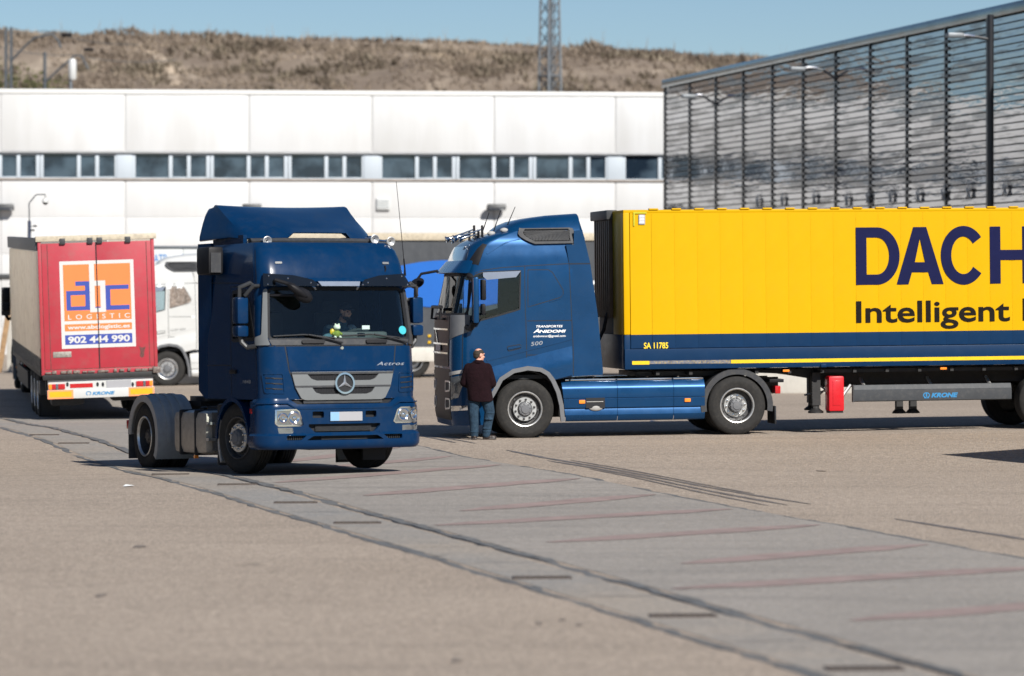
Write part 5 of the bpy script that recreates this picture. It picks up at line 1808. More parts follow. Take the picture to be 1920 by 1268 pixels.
# roof trim and air deflector
rt = MB()
vs = []
for k in range(21):
    y = -.98 + 1.96 * k / 20
    x = .60 - .42 * abs(y) ** 2.4
    for dx, z in ((0, 3.38), (.02, 3.425), (-.03, 3.465), (-.12, 3.465), (-.12, 3.38)):
        vs.append(Vector((x + dx, y, z)))
rt.add(vs, [(k * 5 + j, k * 5 + j + 1, (k + 1) * 5 + j + 1, (k + 1) * 5 + j) for k in range(20) for j in range(4)])
rt.build('roof_trim', M['dark_plastic'], act)
rows = [(3.47, .50, 1.00, .50, .22), (3.55, .37, 1.015, .47, .20), (3.65, .13, 1.02, .42, .17), (3.76, -.20, 1.03, .33, .13), (3.87, -.52, 1.04, .22, .08), (3.945, -.82, 1.05, .10, .03), (3.968, -.95, 1.05, .06, .01)]
cols = [-1 + k / 12 for k in range(25)]
def defl(off):
    V_ = []
    for i, (z, x, hw, cv, fl) in enumerate(rows):
        row = []
        xe = x - cv * 1.0
        for s in (-1,):
            for q in (1.0, .66, .33):
                row.append(Vector((xe + (-1.22 - xe) * q, -(hw + fl * q), max(3.42, z - .02 * q) if i else 3.47 + .04 * (1 - q))))
        for t in cols:
            zz_ = z + (.075 * (1 if abs(t) < .42 else max(0, 1 - (abs(t) - .42) / .06)) if i == 0 else 0)
            if i == len(rows) - 1 or i == len(rows) - 2: zz_ += .03 * t * t * (abs(t) > .0)
            row.append(Vector((x - cv * abs(t) ** 2.6, t * hw, zz_)))
        for q in (.33, .66, 1.0):
            row.append(Vector((xe + (-1.22 - xe) * q, hw + fl * q, max(3.42, z - .02 * q) if i else 3.47 + .04 * (1 - q))))
        V_.append(row)
    return V_
G = defl(0)
m = len(G[0])
dfb = MB()
out = [p for r in G for p in r]
inn = [Vector((p.x - .03, p.y * .975, p.z - .012)) for p in out]
fs = [(i * m + j, i * m + j + 1, (i + 1) * m + j + 1, (i + 1) * m + j) for i in range(len(G) - 1) for j in range(m - 1)]
N_ = len(out)
fs2 = [tuple(q + N_ for q in f[::-1]) for f in fs]
edge = []
for j in range(m - 1):
    edge += [(j + 1, j, j + N_, j + 1 + N_), ((len(G) - 1) * m + j, (len(G) - 1) * m + j + 1, (len(G) - 1) * m + j + 1 + N_, (len(G) - 1) * m + j + N_)]
for i in range(len(G) - 1):
    edge += [(i * m, (i + 1) * m, (i + 1) * m + N_, i * m + N_), ((i + 1) * m + m - 1, i * m + m - 1, i * m + m - 1 + N_, (i + 1) * m + m - 1 + N_)]
dfb.add(out + inn, fs + fs2 + edge).build('roof_deflector', BP, act, smooth=50)
sp = MB()
for s in (-1, 1):
    sp.box(-1.15, .02, s * 1.0 - .03, s * 1.0 + .03, 3.36, 3.52)
sp.build('deflector_foot', BP, act)
# horns in two pairs
TAI = TA.inverted()
def al(px, py, Y): return TAI @ at(px, py, Y)
for (p, q) in (((474.6, 448.7), (498.6, 452)), ((700, 449), (730, 453))):
    a, b = al(*p, 50.75), al(*q, 50.2)
    if p[0] > 600: a, b = al(*p, 51.05), al(*q, 51.0)
    for e in (a, b):
        h = MB(); trumpet(h, e + Vector((.06, 0, 0)), (-1, 0, .06), .34, .068); h.build('air_horn', M['steel_rim'], act)
    MB().tube([a, b], .012, 6).tube([a - Vector((.05, 0, 0)), a - Vector((.08, 0, .10))], .014, 6).tube([b - Vector((.05, 0, 0)), b - Vector((.08, 0, .10))], .014, 6).build('horn_bar', M['chrome'], act)
a, b = al(759, 505, 51.3), al(743, 341, 51.3)
MB().tube([a - Vector((0, 0, .10)), a, a.lerp(b, .12), a.lerp(b, .121), b], [.022, .014, .012, .006, .004], 6).build('aerial', M['black_plastic'], act)
# mirrors
for s in (-1, 1):
    mr = node('mirror', act)
    for z0, z1 in ((2.215, 2.60), (2.03, 2.195)):
        q = MB().box(.64, .86, min(s * 1.30, s * 1.475), max(s * 1.30, s * 1.475), z0, z1, .04).build('mirror_housing', BP, mr)
        MB().box(.60, .66, min(s * 1.265, s * 1.315), max(s * 1.265, s * 1.315), z0, z1, .02).build('mirror_edge', M['grille_grey'], mr)
    MB().tube([ap(s * (ua - .02), 2.74)[0], (.84, s * 1.27, 2.80), (.76, s * 1.40, 2.74), (.74, s * 1.40, 2.58)], [.03, .035, .035, .03], 8).tube([ap(s * (ua - .02), 1.90)[0], (.80, s * 1.30, 1.88), (.76, s * 1.37, 1.95), (.74, s * 1.38, 2.05)], .035, 8).tube([ap(s * (ua - .1), 2.76)[0], (.98, s * 1.28, 2.76), (.86, s * 1.36, 2.62)], .028, 8).build('mirror_arm', M['dark_metal'], mr)
fm = node('mirror', act)
p, n = ap(-1.02, 2.80)
e = ap(-.66, 2.62)[0] + Vector((.26, 0, 0))
MB().tube([p, p + n * .2, e + Vector((.02, -.15, .14)), e], .028, 8).build('mirror_arm', M['black_plastic'], fm)
MB().tube([ap(-1.05, 2.62)[0], e + Vector((-.02, -.06, 0))], .02, 6).build('mirror_arm', M['black_plastic'], fm)
MB().ball(e, .09, .16, .10, 14, Matrix.Rotation(R(-28), 4, 'X')).ball(e + Vector((.05, -.10, .06)), .07, .20, .06, 12, Matrix.Rotation(R(-32), 4, 'X')).build('mirror_shell', M['black_plastic'], fm)
# wipers
for u1 in (-.62, .42):
    w = MB()
    p = [ap(u1 + .62, 1.93), ap(u1 + .35, 2.00), ap(u1 + .1, 2.045)]
    w.tube([q[0] + q[1] * .05 for q in p], .014, 6)
    p = [ap(u1 + .52, 2.0), ap(u1 + .05, 2.05), ap(u1 - .42, 2.03)]
    w.tube([q[0] + q[1] * .028 for q in p], .011, 6)
    w.build('wiper', M['seam_black'], act)
p, n = ap(1.02, 2.115)
MB().lathe([(0, .003), (.062, .003), (.062, 0), (0, 0)], Matrix.Translation(p - n * .006) @ n.to_track_quat('Z', 'Y').to_matrix().to_4x4(), 24).build('windscreen_sticker', M['cyan_sticker'], act)
# right-hand intake box, side fairings, door handles
MB().box(-.84, -.34, -1.43, -1.19, 2.95, 3.36, .05).build('air_intake', M['black_plastic'], act)
MB().box(-.335, -.325, -1.40, -1.24, 2.98, 3.27, 0).build('intake_mesh', M['dark_plastic'], act)
for s in (-1, 1):
    sf = MB()
    pts = [(-.80, 1.20), (-1.02, 1.225), (-1.22, 1.245)]
    vs = []
    for x, y in pts:
        for z in (1.13 + (.12 if x == -1.22 else 0), 2.2, 3.42):
            vs.append(Vector((x, s * y, z)))
    n0 = len(vs)
    vs += [v + Vector((0, -s * .035, 0)) for v in vs]
    q = [(i * 3 + j, i * 3 + j + 1, (i + 1) * 3 + j + 1, (i + 1) * 3 + j) for i in range(2) for j in range(2)]
    fs = q + [tuple(k + n0 for k in f[::-1]) for f in q] + [(0, 3, 3 + n0, n0), (3, 6, 6 + n0, 3 + n0), (2, 2 + n0, 5 + n0, 5), (5, 5 + n0, 8 + n0, 8), (6, 7, 7 + n0, 6 + n0), (7, 8, 8 + n0, 7 + n0)]
    sf.add(vs, fs).build('side_fairing', BP, act, smooth=20)
    MB().box(-.02, .2, min(s * 1.215, s * 1.25), max(s * 1.215, s * 1.25), 1.50, 1.56, .012).build('door_handle', M['black_plastic'], act)
# front mudguards, steps
for s in (-1, 1):
    fg = MB(); arch(fg, 0, .52, .635, s * .72, s * 1.225, R(-2), R(178), .03, .06, 26)
    fg.build('wheel_arch', BP, act)
    rg = MB(); arch(rg, 0, .52, .62, s * .70, s * 1.19, R(150), R(212), .03, .05, 10); rg.build('arch_liner', M['grey_plastic'], act)
    MB().box(.60, .86, min(s * .9, s * 1.20), max(s * .9, s * 1.20), .42, 1.12, .05).build('step_well', BP, act)
    MB().box(.66, .88, min(s * 1.0, s * 1.225), max(s * 1.0, s * 1.225), .50, .74, .02).build('step', M['dark_plastic'], act)
    MB().box(-.66, -.63, min(s * .72, s * 1.18), max(s * .72, s * 1.18), .15, .50, .0).build('mud_flap', M['dark_plastic'], act)
MB().box(.5, .55, .62, .98, .22, .44).build('mud_flap', M['seam_black'], act)
# interior
it = MB().box(-.60, 1.15, -1.10, 1.10, 1.15, 1.25).box(-.70, -.66, -1.12, 1.12, 1.2, 3.2)
it.build('cab_floor', M['cab_interior'], act)
MB().box(.72, 1.10, -1.10, 1.10, 1.3, 1.99, .06).box(.60, .95, .1, .85, 1.95, 2.10, .05).build('dashboard', M['dashboard_grey'], act)
for y in (-.55, .46):
    MB().box(-.22, .30, y - .25, y + .25, 1.5, 1.72, .06).box(-.34, -.18, y - .24, y + .24, 1.68, 2.40, .06).box(-.33, -.22, y - .13, y + .13, 2.38, 2.58, .05).build('seat', M['cab_interior'], act)
MB().lathe([(.205, 0), (.23, .018), (.205, .036), (.19, .018)], Matrix.Translation((.56, .50, 2.02)) @ Matrix.Rotation(R(-28), 4, 'Y'), 28, True).box(-.19, .19, -.02, .02, .0, .03, 0, Matrix.Translation((.56, .50, 2.02)) @ Matrix.Rotation(R(-28), 4, 'Y')).build('steering_wheel', M['dashboard_grey'], act)
p = al(686, 614, 50.2)
MB().box(-.01, .0, -.06, .06, -.028, .028, 0, Matrix.Translation(p)).build('dash_card', M['paper_white'], act)
# chassis, tanks, fifth wheel, rear mudguards
WBA = 3.60
ch = MB()
for s in (-1, 1):
    ch.box(-4.45, .9, s * .42 - .04, s * .42 + .04, .70, .98)
for x in (-1.0, -2.2, -3.2, -4.1): ch.box(x - .06, x + .06, -.42, .42, .74, .96)
ch.box(-.4, 1.1, -.48, .48, .40, 1.1).tube([(0, -1, .5), (0, 1, .5)], .07, 8).tube([(-WBA, -1, .52), (-WBA, 1, .52)], .10, 8).box(-WBA - .25, -WBA + .25, -.25, .25, .3, .78, .08)
ch.box(-1.0, -.70, -1.05, -.5, .45, 1.05, .04).box(-2.4, -.7, .5, 1.1, .35, .95, .05)
ch.build('chassis', M['chassis_black'], act)
fwm = MB().prism(rpoly([(-WBA - .45, -.35), (-WBA - .45, .35), (-WBA + .1, .46), (-WBA + .5, .46), (-WBA + .5, -.46), (-WBA + .1, -.46)], .08), Matrix.Translation((.2, 0, 1.06)), .07).box(-WBA - .2, -WBA + .6, -.5, .5, .98, 1.06)
fwm.build('fifth_wheel', M['chassis_black'], act)
tk = MB().box(-2.42, -1.10, -1.20, -.58, .29, .94, .13).build('fuel_tank', M['tank_alloy'], act)
for x in (-2.08, -1.48):
    MB().box(x - .035, x + .035, -1.215, -.57, .275, .955, .125).build('tank_strap', M['seam_black'], tk)
MB().lathe([(.06, 0), (.06, .05), (.03, .06), (0, .06)], Matrix.Translation((-1.75, -.95, .935)), 14).build('fuel_cap', M['black_plastic'], tk)
MB().tube([(-1.04, -1.0, .35), (-1.04, -1.0, .92)], .10, 12).build('air_tank', M['dark_plastic'], act)
MB().box(-1.08, -.98, -1.19, -1.05, .50, .54).box(-1.08, -.98, -1.19, -1.05, .74, .78).build('step_bracket', M['steel_rim'], act)
MB().box(-1.6, -1.55, -1.18, -1.12, .23, .28).build('side_marker', M['amber_lens'], act)
for s in (-1, 1):
    mg = MB(); arch(mg, -WBA, .52, .645, s * .60, s * 1.225, R(-32 if s < 0 else -8), R(178), .03, .11, 34)
    g_ = mg.build('mudguard', M['grey_plastic'], act)
    rb = MB()
    for y in (.76, .90, 1.04):
        arch(rb, -WBA, .52, .662, s * (y - .03), s * (y + .03), R(-8), R(120), .02, .02, 24)
    rb.build('mudguard_rib', M['grey_plastic'], g_)
    MB().box(-WBA - .70, -WBA - .66, min(s * .62, s * 1.2), max(s * .62, s * 1.2), .16, .62, .01).build('mud_flap', M['dark_plastic'], act)
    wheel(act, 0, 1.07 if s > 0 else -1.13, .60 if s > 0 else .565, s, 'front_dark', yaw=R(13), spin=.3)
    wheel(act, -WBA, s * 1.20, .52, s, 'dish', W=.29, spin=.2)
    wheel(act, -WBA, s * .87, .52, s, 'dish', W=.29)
st = MB().box(-1.45, -1.30, -.35, .35, .98, 1.35, .03).tube([(-1.4, -.2, 1.3), (-1.9, -.15, 1.18), (-2.6, 0, 1.12)], .02, 6).tube([(-1.4, .1, 1.3), (-1.7, .15, 1.32), (-2.3, .1, 1.15)], .02, 6).tube([(-1.4, 0, 1.28), (-2.2, -.3, 1.10)], .016, 6)
st.build('hose_stand', M['black_plastic'], act)
for s in (-1, 1):
    MB().box(-4.52, -4.42, min(s * .7, s * 1.15), max(s * .7, s * 1.15), .62, .76, .015).build('tail_lamp', M['red_lens'], act)
MB().box(-4.48, -4.42, -1.1, 1.1, .60, .78, .01).build('rear_beam', M['chassis_black'], act)

# ================================================================== yellow and navy semi-trailer
YA = R(9.5)
TY_ = Matrix.Translation((at(1184, HOR, 61.28).x, 61.28, 0)) @ Matrix.Rotation(YA, 4, 'Z') @ Matrix.Rotation(-.0100, 4, 'Y')
yt = thing('semi_trailer', 'yellow and navy box semi-trailer with big navy lettering along its side', 'trailer', TY_, 'semi-trailers')
yp = plane_map((0, 0, 0), (1, 0, 0), (0, 0, 1))
def Y(px, py): return invert(yp, TY_, px, py, (2, 2))
TL, TW_ = 13.45, 2.55
zt, zmid, zrail, zbot = Y(1186, 399)[1], Y(1186, 628)[1], Y(1186, 655)[1], Y(1186, 693)[1]
ztop = Y(1186, 391.5)[1]
P1 = Y(1222, 500)[0]
pit = Y(1222 + 42.3 * 14, 500)[0] / 14 - P1 / 14
core = MB().box(.02, TL, .012, TW_ - .012, zbot + .02, zt + .01)
core.build('body', M['navy_panel'], yt)
MB().box(.01, TL - .01, .006, TW_ - .006, zmid + .004, zt).build('side_backing', M['yellow_panel'], yt)
MB().box(-.11, TL, .0, TW_, zt - .01, ztop - .02, .02).build('roof', M['yellow_panel'], yt)
def bowed(w, z0, z1, d=.0022):
    vs, fs = [], []
    nx, nz = 6, 5
    for j in range(nz + 1):
        for i in range(nx + 1):
            a = i / nx * 2 - 1
            b = j / nz * 2 - 1
            vs.append(Vector((w * i / nx, -d * (1 - a * a) * (1 - b ** 6) - .003 * (abs(a) < 1), z0 + (z1 - z0) * j / nz)))
    fs = [(j * (nx + 1) + i, j * (nx + 1) + i + 1, (j + 1) * (nx + 1) + i + 1, (j + 1) * (nx + 1) + i) for j in range(nz) for i in range(nx)]
    return MB().add(vs, fs)
me_u = bowed(pit - .0015, zmid, zt - .012).mesh('side_panel', M['yellow_panel'], 25)
me_l = bowed(pit - .0015, zrail + .012, zmid - .001).mesh('lower_panel', M['navy_panel'], 25)
me_f = bowed(P1 - .02, zmid, zt - .012).mesh('side_panel', M['yellow_panel'], 25)
me_g = bowed(P1 - .02, zrail + .012, zmid - .001).mesh('lower_panel', M['navy_panel'], 25)
clip = MB().box(-.085, .085, -.02, .05, ztop - .025, ztop + .004, .008).mesh('roof_clip', M['yellow_panel'], 30)
k = 0
x = P1
for me, nm in ((me_f, 'side_panel'), (me_g, 'lower_panel')):
    o = link(bpy.data.objects.new(nm, me), yt); o.location.x = .01
while x + pit < TL + .1:
    for me, nm in ((me_u, 'side_panel'), (me_l, 'lower_panel')):
        o = link(bpy.data.objects.new(nm, me), yt); o.location.x = x + .0007
    o = link(bpy.data.objects.new('roof_clip', clip), yt); o.location.x = x + .04
    x += pit
# lower rail with a bevelled top, reflective stripe, worn at the front
MB().box(-.11, TL, -.030, .02, zbot, zrail, .012).build('side_rail', M['navy_panel'], yt)
rp_ = plane_map((0, -.030, 0), (1, 0, 0), (0, 0, 1))
zs0, zs1 = Y(1186, 684)[1], Y(1186, 677.3)[1]
xw0, xw1 = Y(1217, 680)[0], Y(1370, 680)[0]
MB().panel([(.02, zs0), (xw0, zs0), (xw0, zs1), (.02, zs1)], rp_, .003, .002, step=.3).build('reflective_stripe', M['reflective_yellow'], yt)
MB().panel([(xw0 + .005, zs0 + .01), (xw1 - .005, zs0), (xw1 - .005, zs1), (xw0 + .005, zs1)], rp_, .003, .002, step=.3).build('reflective_stripe', M['worn_stripe'], yt, label='worn off reflective stripe')
MB().panel([(xw1, zs0), (TL - .02, zs0), (TL - .02, zs1), (xw1, zs1)], rp_, .003, .002, step=.6).build('reflective_stripe', M['reflective_yellow'], yt)
rv = MB()
for k in range(30):
    rv.ball((xw1 + .1 + k * .352, -.034, (zs0 + zs1) / 2), .007, .004, .007, 6)
rv.build('stripe_rivets', M['dirty_metal'], yt)
# front corner post and front wall
MB().box(-.115, .0, -.012, .22, zmid, zt, .02).build('corner_post', M['yellow_panel'], yt)
MB().box(-.114, .0, -.012, .22, zbot, zmid - .002, .02).build('corner_post', M['navy_panel'], yt)
MB().box(-.105, .01, .22, 1.0, zmid, zt, .005).build('front_wall', M['yellow_panel'], yt)
MB().box(-.104, .01, .22, TW_ - .01, zbot, zmid - .002, .005).build('front_wall', M['navy_panel'], yt)
MB().box(-.06, .01, 1.0, TW_ - .01, zmid, zt, .0).build('front_wall', M['seam_black'], yt)
dm('front_rib', (.070, .045, .028), .5, metal=.3, var=.3, scale=4)
for k in range(8):
    MB().box(-.17, -.055, 1.04 + k * .19, 1.11 + k * .19, zmid + .30, zt - .06, .01).build('front_rib', M['front_rib'], yt)
MB().box(-.22, -.02, .98, TW_, zt - .10, ztop + .0, .02).build('front_header', M['dark_plastic'], yt)
MB().tube([(-.16, 1.3, 2.3), (-.22, 1.32, 2.0), (-.30, 1.4, 1.8), (-.6, 1.4, 1.4)], .03, 6).build('air_hoses', M['seam_black'], yt)
q = [Y(1187, 424), Y(1190, 424), Y(1190, 401), Y(1212, 401), Y(1212, 397.5), Y(1187, 397.5)]
dm('yellow_green', (.45, .40, .01), .4, var=.1, scale=6)
MB().panel(ccw(q), yp, .022, .003).build('reflective_corner', M['yellow_green'], yt)
lb = [Y(1197, 421), Y(1209, 421), Y(1209, 403), Y(1197, 403)]
o = MB().panel(lb, yp, .024, .004).build('data_plate', M['plate_grey'], yt)
st = MB()
for k in range(6):
    a, b = Y(1198.5, 418.5 - k * 2.8), Y(1207.5, 417.2 - k * 2.8)
    st.panel([(a[0], a[1]), (b[0], a[1]), (b[0], b[1]), (a[0], b[1])], yp, .026, .001)
st.build('plate_lines', M['white_letters'], o)
a, b = Y(1173.5, 673), Y(1178, 656.5)
MB().panel([a, (b[0], a[1]), b, (a[0], b[1])], yp, .016, .003).build('reflector', M['reflective_yellow'], yt)
# lettering
LO_ = .014
def yr(x0, y0, x1, y1):
    a, b = Y(x0, y1), Y(x1, y0)
    return a[0], b[0], a[1], b[1]
zb_, zc_ = Y(1640, 534)[1], Y(1640, 426.5)[1]
H_ = zc_ - zb_
mb = MB()
def arcpts(cx, cz, rx, rz, t0, t1, n=22):
    return [(cx + rx * math.cos(t0 + (t1 - t0) * k / n), cz + rz * math.sin(t0 + (t1 - t0) * k / n)) for k in range(n + 1)]
sw = Y(1624.5, 500)[0] - Y(1604.6, 500)[0]        # stroke width
sh = sw * .93
# D
x0, x1 = Y(1604.6, 480)[0], Y(1686.5, 480)[0]
rr = (x1 - x0) * .52
out_ = [(x0, zb_)] + arcpts(x1 - rr, (zb_ + zc_) / 2, rr, H_ / 2, -PI / 2, PI / 2) + [(x0, zc_)]
in_ = [(x0 + sw, zb_ + sh)] + arcpts(x1 - rr, (zb_ + zc_) / 2, rr - sw, H_ / 2 - sh, -PI / 2, PI / 2) + [(x0 + sw, zc_ - sh)]
mb.panel(out_, yp, LO_, .001, [in_], .1)
# A
x0, x1 = Y(1680.5, 480)[0], Y(1768.5, 480)[0]
cx = (x0 + x1) / 2; hw = sw * .62
ax = lambda z, e: x0 + (cx - hw - x0) * (z - zb_) / H_ + e
zi = zb_ + H_ * .265
sx = sw * 1.12
k_ = (cx - hw - x0) / H_
q = [(x0, zb_), (x0 + sx, zb_), (x0 + sx + k_ * H_ * .21, zb_ + H_ * .21), (x1 - sx - k_ * H_ * .21, zb_ + H_ * .21), (x1 - sx, zb_), (x1, zb_), (cx + hw, zc_), (cx - hw, zc_)]
zj = zb_ + H_ * .385
hin = [(x0 + sx + k_ * H_ * .385, zj), (x1 - sx - k_ * H_ * .385, zj), (cx, zb_ + H_ * .80)]
mb.panel(q, yp, LO_, .001, [hin], .1)
# C
x0, x1 = Y(1763.6, 480)[0], Y(1848.5, 480)[0]
def cee(x0, x1, t=R(38)):
    cx, cz = (x0 + x1) / 2, (zb_ + zc_) / 2
    rx, rz = (x1 - x0) / 2, H_ / 2 * 1.03
    return arcpts(cx, cz, rx, rz, t, 2 * PI - t, 40) + arcpts(cx, cz, rx - sw, rz - sh * 1.05, 2 * PI - t, t, 40)
mb.panel(cee(x0, x1), yp, LO_, .001, (), .1)
# H S E R
x0, x1 = Y(1856, 480)[0], Y(1856, 480)[0] + .80
q = lambda a, b, c, d: [(a, b), (c, b), (c, d), (a, d)]
zm = (zb_ + zc_) / 2
mb.panel([(x0, zb_), (x0 + sw, zb_), (x0 + sw, zm - sh / 2), (x1 - sw, zm - sh / 2), (x1 - sw, zb_), (x1, zb_), (x1, zc_), (x1 - sw, zc_), (x1 - sw, zm + sh / 2), (x0 + sw, zm + sh / 2), (x0 + sw, zc_), (x0, zc_)], yp, LO_, .001, (), .2)
x0 = x1 + .08; x1 = x0 + .72
sp_ = arcpts((x0 + x1) / 2, zb_ + H_ * .265, (x1 - x0) / 2 - sw / 2, H_ * .265 - sh / 2, -PI * .93, PI / 2, 16) + arcpts((x0 + x1) / 2, zb_ + H_ * .735, (x1 - x0) / 2 - sw / 2, H_ * .265 - sh / 2, -PI / 2, -PI * 1.93, 16)
strip(mb, sp_, sw, yp, LO_, .001)
x0 = x1 + .09; x1 = x0 + .62
mb.panel([(x0, zb_), (x1, zb_), (x1, zb_ + sh), (x0 + sw, zb_ + sh), (x0 + sw, zm - sh / 2), (x1 - .04, zm - sh / 2), (x1 - .04, zm + sh / 2), (x0 + sw, zm + sh / 2), (x0 + sw, zc_ - sh), (x1, zc_ - sh), (x1, zc_), (x0, zc_)], yp, LO_, .001, (), .2)
x0 = x1 + .09; x1 = x0 + .72
rr = H_ * .28
out_ = [(x0, zb_), (x0 + sw, zb_), (x0 + sw, zc_ - 2 * rr), (x0 + sw * 1.7, zc_ - 2 * rr), (x1 - sw * 1.05, zb_), (x1 + .04, zb_), (x1 - rr * .45, zc_ - 2 * rr + .03)] + arcpts(x1 - rr, zc_ - rr, rr, rr, -PI / 3, PI / 2, 12) + [(x0, zc_)]
in_ = [(x0 + sw, zc_ - 2 * rr + sh)] + arcpts(x1 - rr, zc_ - rr, rr - sw * .95, rr - sh, -PI / 2, PI / 2, 12) + [(x0 + sw, zc_ - sh)]
mb.panel(out_, yp, LO_, .001, [in_], .15)
mb.build('lettering', M['navy_letters'], yt, 0)
mb = MB()
text_on(mb, 'Intelligent', yr(1605.4, 562, 1893, 618.6), yp, LO_, .017)
mb.build('lettering', M['black_letters'], yt, 0)
mb = MB()
a = Y(1917, 562)[0]
text_on(mb, 'Logistics', (a, a + 2.18, yr(1605, 562, 1700, 618.6)[2], yr(1605, 562, 1700, 618.6)[3]), yp, LO_, .017)
mb.build('lettering', M['black_letters'], yt, 0)
mb = MB(); text_on(mb, 'SA 11785', yr(1207, 642, 1252.5, 654.2), yp, LO_, .02); mb.build('lettering', M['yellow_letters'], yt, 0)
# underframe
def ZY(py): return Y(1500, py)[1]
uf = MB()
neck = [(.3, ZY(694)), (TL - .3, ZY(694)), (TL - .3, ZY(722)), (4.6, ZY(722)), (4.2, ZY(720)), (3.75, ZY(716)), (3.3, ZY(708)), (2.9, ZY(702)), (2.4, ZY(699.5)), (.3, ZY(699.5))]
for y in (.55, 1.85):
    uf.prism(neck, Matrix(((1, 0, 0, 0), (0, 0, -1, y + .1), (0, 1, 0, 0), (0, 0, 0, 1))), .10)
for k in range(22):
    x = .5 + k * .6
    uf.box(x - .03, x + .03, .06, TW_ - .06, ZY(700), ZY(693))
uf.box(.2, 2.2, .4, 2.1, ZY(703), ZY(694)).box(3.5, TL - 3, .12, .18, ZY(700), ZY(693.5))
uf.build('chassis', M['chassis_black'], yt)
for (xa, nm) in ((Y(1538, 700)[0], 0),):
    for y in (.35, 1.80):
        xa = Y(1538, 700)[0] + (.30 if y > 1 else 0)
        L = MB().box(xa - .075, xa + .075, y - .07, y + .07, ZY(762), ZY(700)).box(xa - .055, xa + .055, y - .05, y + .05, ZY(772), ZY(760)).lathe([(.0, 0), (.14, 0), (.14, .03), (.08, .07), (.05, .12), (0, .12)], Matrix.Translation((xa, y, ZY(776.5))), 16)
        for k in range(8):
            L.box(xa - .085, xa - .07, y - .075, y - .065, ZY(714 + k * 5), ZY(712 + k * 5))
        L.build('landing_leg', M['chassis_black'], yt)
    xa = Y(1538, 700)[0]
    MB().tube([(xa, .42, ZY(718)), (xa + .25, .5, ZY(735)), (xa + .02, 1.2, ZY(745))], .02, 6).tube([(xa, .35, ZY(748)), (xa + .5, .6, ZY(712))], .02, 6).build('leg_brace', M['steel_rim'], yt)
fb = MB().box(Y(1554.8, 740)[0], Y(1583.8, 740)[0], .02, .32, ZY(772.5), ZY(706.5), .035).build('extinguisher_box', M['fire_box_red'], yt)
xa, xb = Y(1562, 740)[0], Y(1577, 740)[0]
MB().box(xa, xb, .012, .03, ZY(762), ZY(715), .008).build('box_latch', M['fire_box_red'], fb)
MB().box(xa - .05, xb + .05, .05, .3, ZY(776), ZY(772), .0).build('box_foot', M['chassis_black'], fb)
x0, x1 = Y(1601, 740)[0], 7.0
sg = [(.055, ZY(755.5)), (.035, ZY(754)), (.03, ZY(745)), (.035, ZY(734)), (.045, ZY(733)), (.085, ZY(724.5)), (.10, ZY(724)), (.10, ZY(755.5))]
MB().prism(sg, Matrix(((0, 0, 1, x0), (1, 0, 0, 0), (0, 1, 0, 0), (0, 0, 0, 1))), x1 - x0).build('side_guard', M['guard_grey'], yt, smooth=20)
MB().box(x0 - .01, x0 + .015, .028, .11, ZY(756), ZY(723.5)).build('guard_end', M['dark_metal'], yt)
MB().box(Y(1583, 740)[0], x1 + .3, 2.40, 2.46, ZY(735), ZY(716)).build('side_guard', M['guard_grey'], yt)
gb = MB()
for x in (x0 + .35, x0 + 1.6, x0 + 2.7):
    gb.tube([(x, .12, ZY(750)), (x - .1, .5, ZY(712))], .03, 6)
gb.tube([(Y(1582, 735)[0], .1, ZY(745)), (Y(1599, 735)[0], .15, ZY(724))], .03, 6)
gb.build('guard_bracket', M['steel_rim'], yt)
gmp = plane_map((0, .032, 0), (1, 0, 0), (0, 0, 1))
mb = MB(); r_ = yr(1747, 736, 1797, 746); text_on(mb, 'KRONE', r_, gmp, .004, .05, .25)
mb.build('lettering', M['krone_blue'], yt, 0)
mb = MB()
a = yr(1731.5, 735.5, 1744.5, 747); c0 = ((a[0] + a[1]) / 2, (a[2] + a[3]) / 2)
strip(mb, arcpts(c0[0], c0[1], .055, .042, -PI * .4, PI * 1.4, 18), .018, gmp, .004)
mb.panel(rect(c0[0] - .012, c0[0] + .012, c0[1] - .03, c0[1] + .035), gmp, .004, .001)
mb.panel(rect(c0[0] - .045, c0[0] + .045, c0[1] - .056, c0[1] - .042), gmp, .004, .001)
mb.build('crown_emblem', M['krone_blue'], yt, 0)
for px in (1705, 1731):
    x = Y(px, 740)[0]
    MB().box(x - .06, x + .06, .62, .74, ZY(775), ZY(715)).lathe([(0, 0), (.13, 0), (.12, .03), (.07, .08), (0, .08)], Matrix.Translation((x, .68, ZY(781))), 14).build('support_leg', M['chassis_black'], yt)
for px in (1474, 1769):
    x = Y(px, 694)[0]
    MB().box(x - .06, x + .06, -.01, .03, ZY(697), ZY(692.8), .008).build('side_marker', M['amber_lens'], yt)
a = Y(1543, 684.5)
MB().box(a[0] - .05, a[0] + .05, -.06, -.028, a[1] - .04, a[1] + .02, .008).build('rail_latch', M['navy_panel'], yt)
gz = lambda x: .10 + (.18 - .10) * x / 4
for x in (7.68, 8.99, 10.30):
    w = (TY_ @ Vector((x, 0, 0)))
    gz_ = ground(w.x, w.y) - w.z
    for yy, s in ((.06, -1), (TW_ - .06, 1)):
        T = Matrix.Translation((x, yy, gz_ + .515)) @ Matrix.Rotation(s * -PI / 2, 4, 'X')
        wn_ = node('wheel', yt, T)
        put_wheel(wn_, 'drive', .385)
    MB().tube([(x, .3, gz_ + .515), (x, 2.2, gz_ + .515)], .07, 8).build('axle', M['chassis_black'], yt)
MB().box(TL, TL + .03, 0, TW_, zbot, zt, .005).build('rear_doors', M['yellow_panel'], yt)
MB().box(TL - .2, TL, .1, TW_ - .1, .55, .85, .02).build('rear_beam', M['chassis_black'], yt)

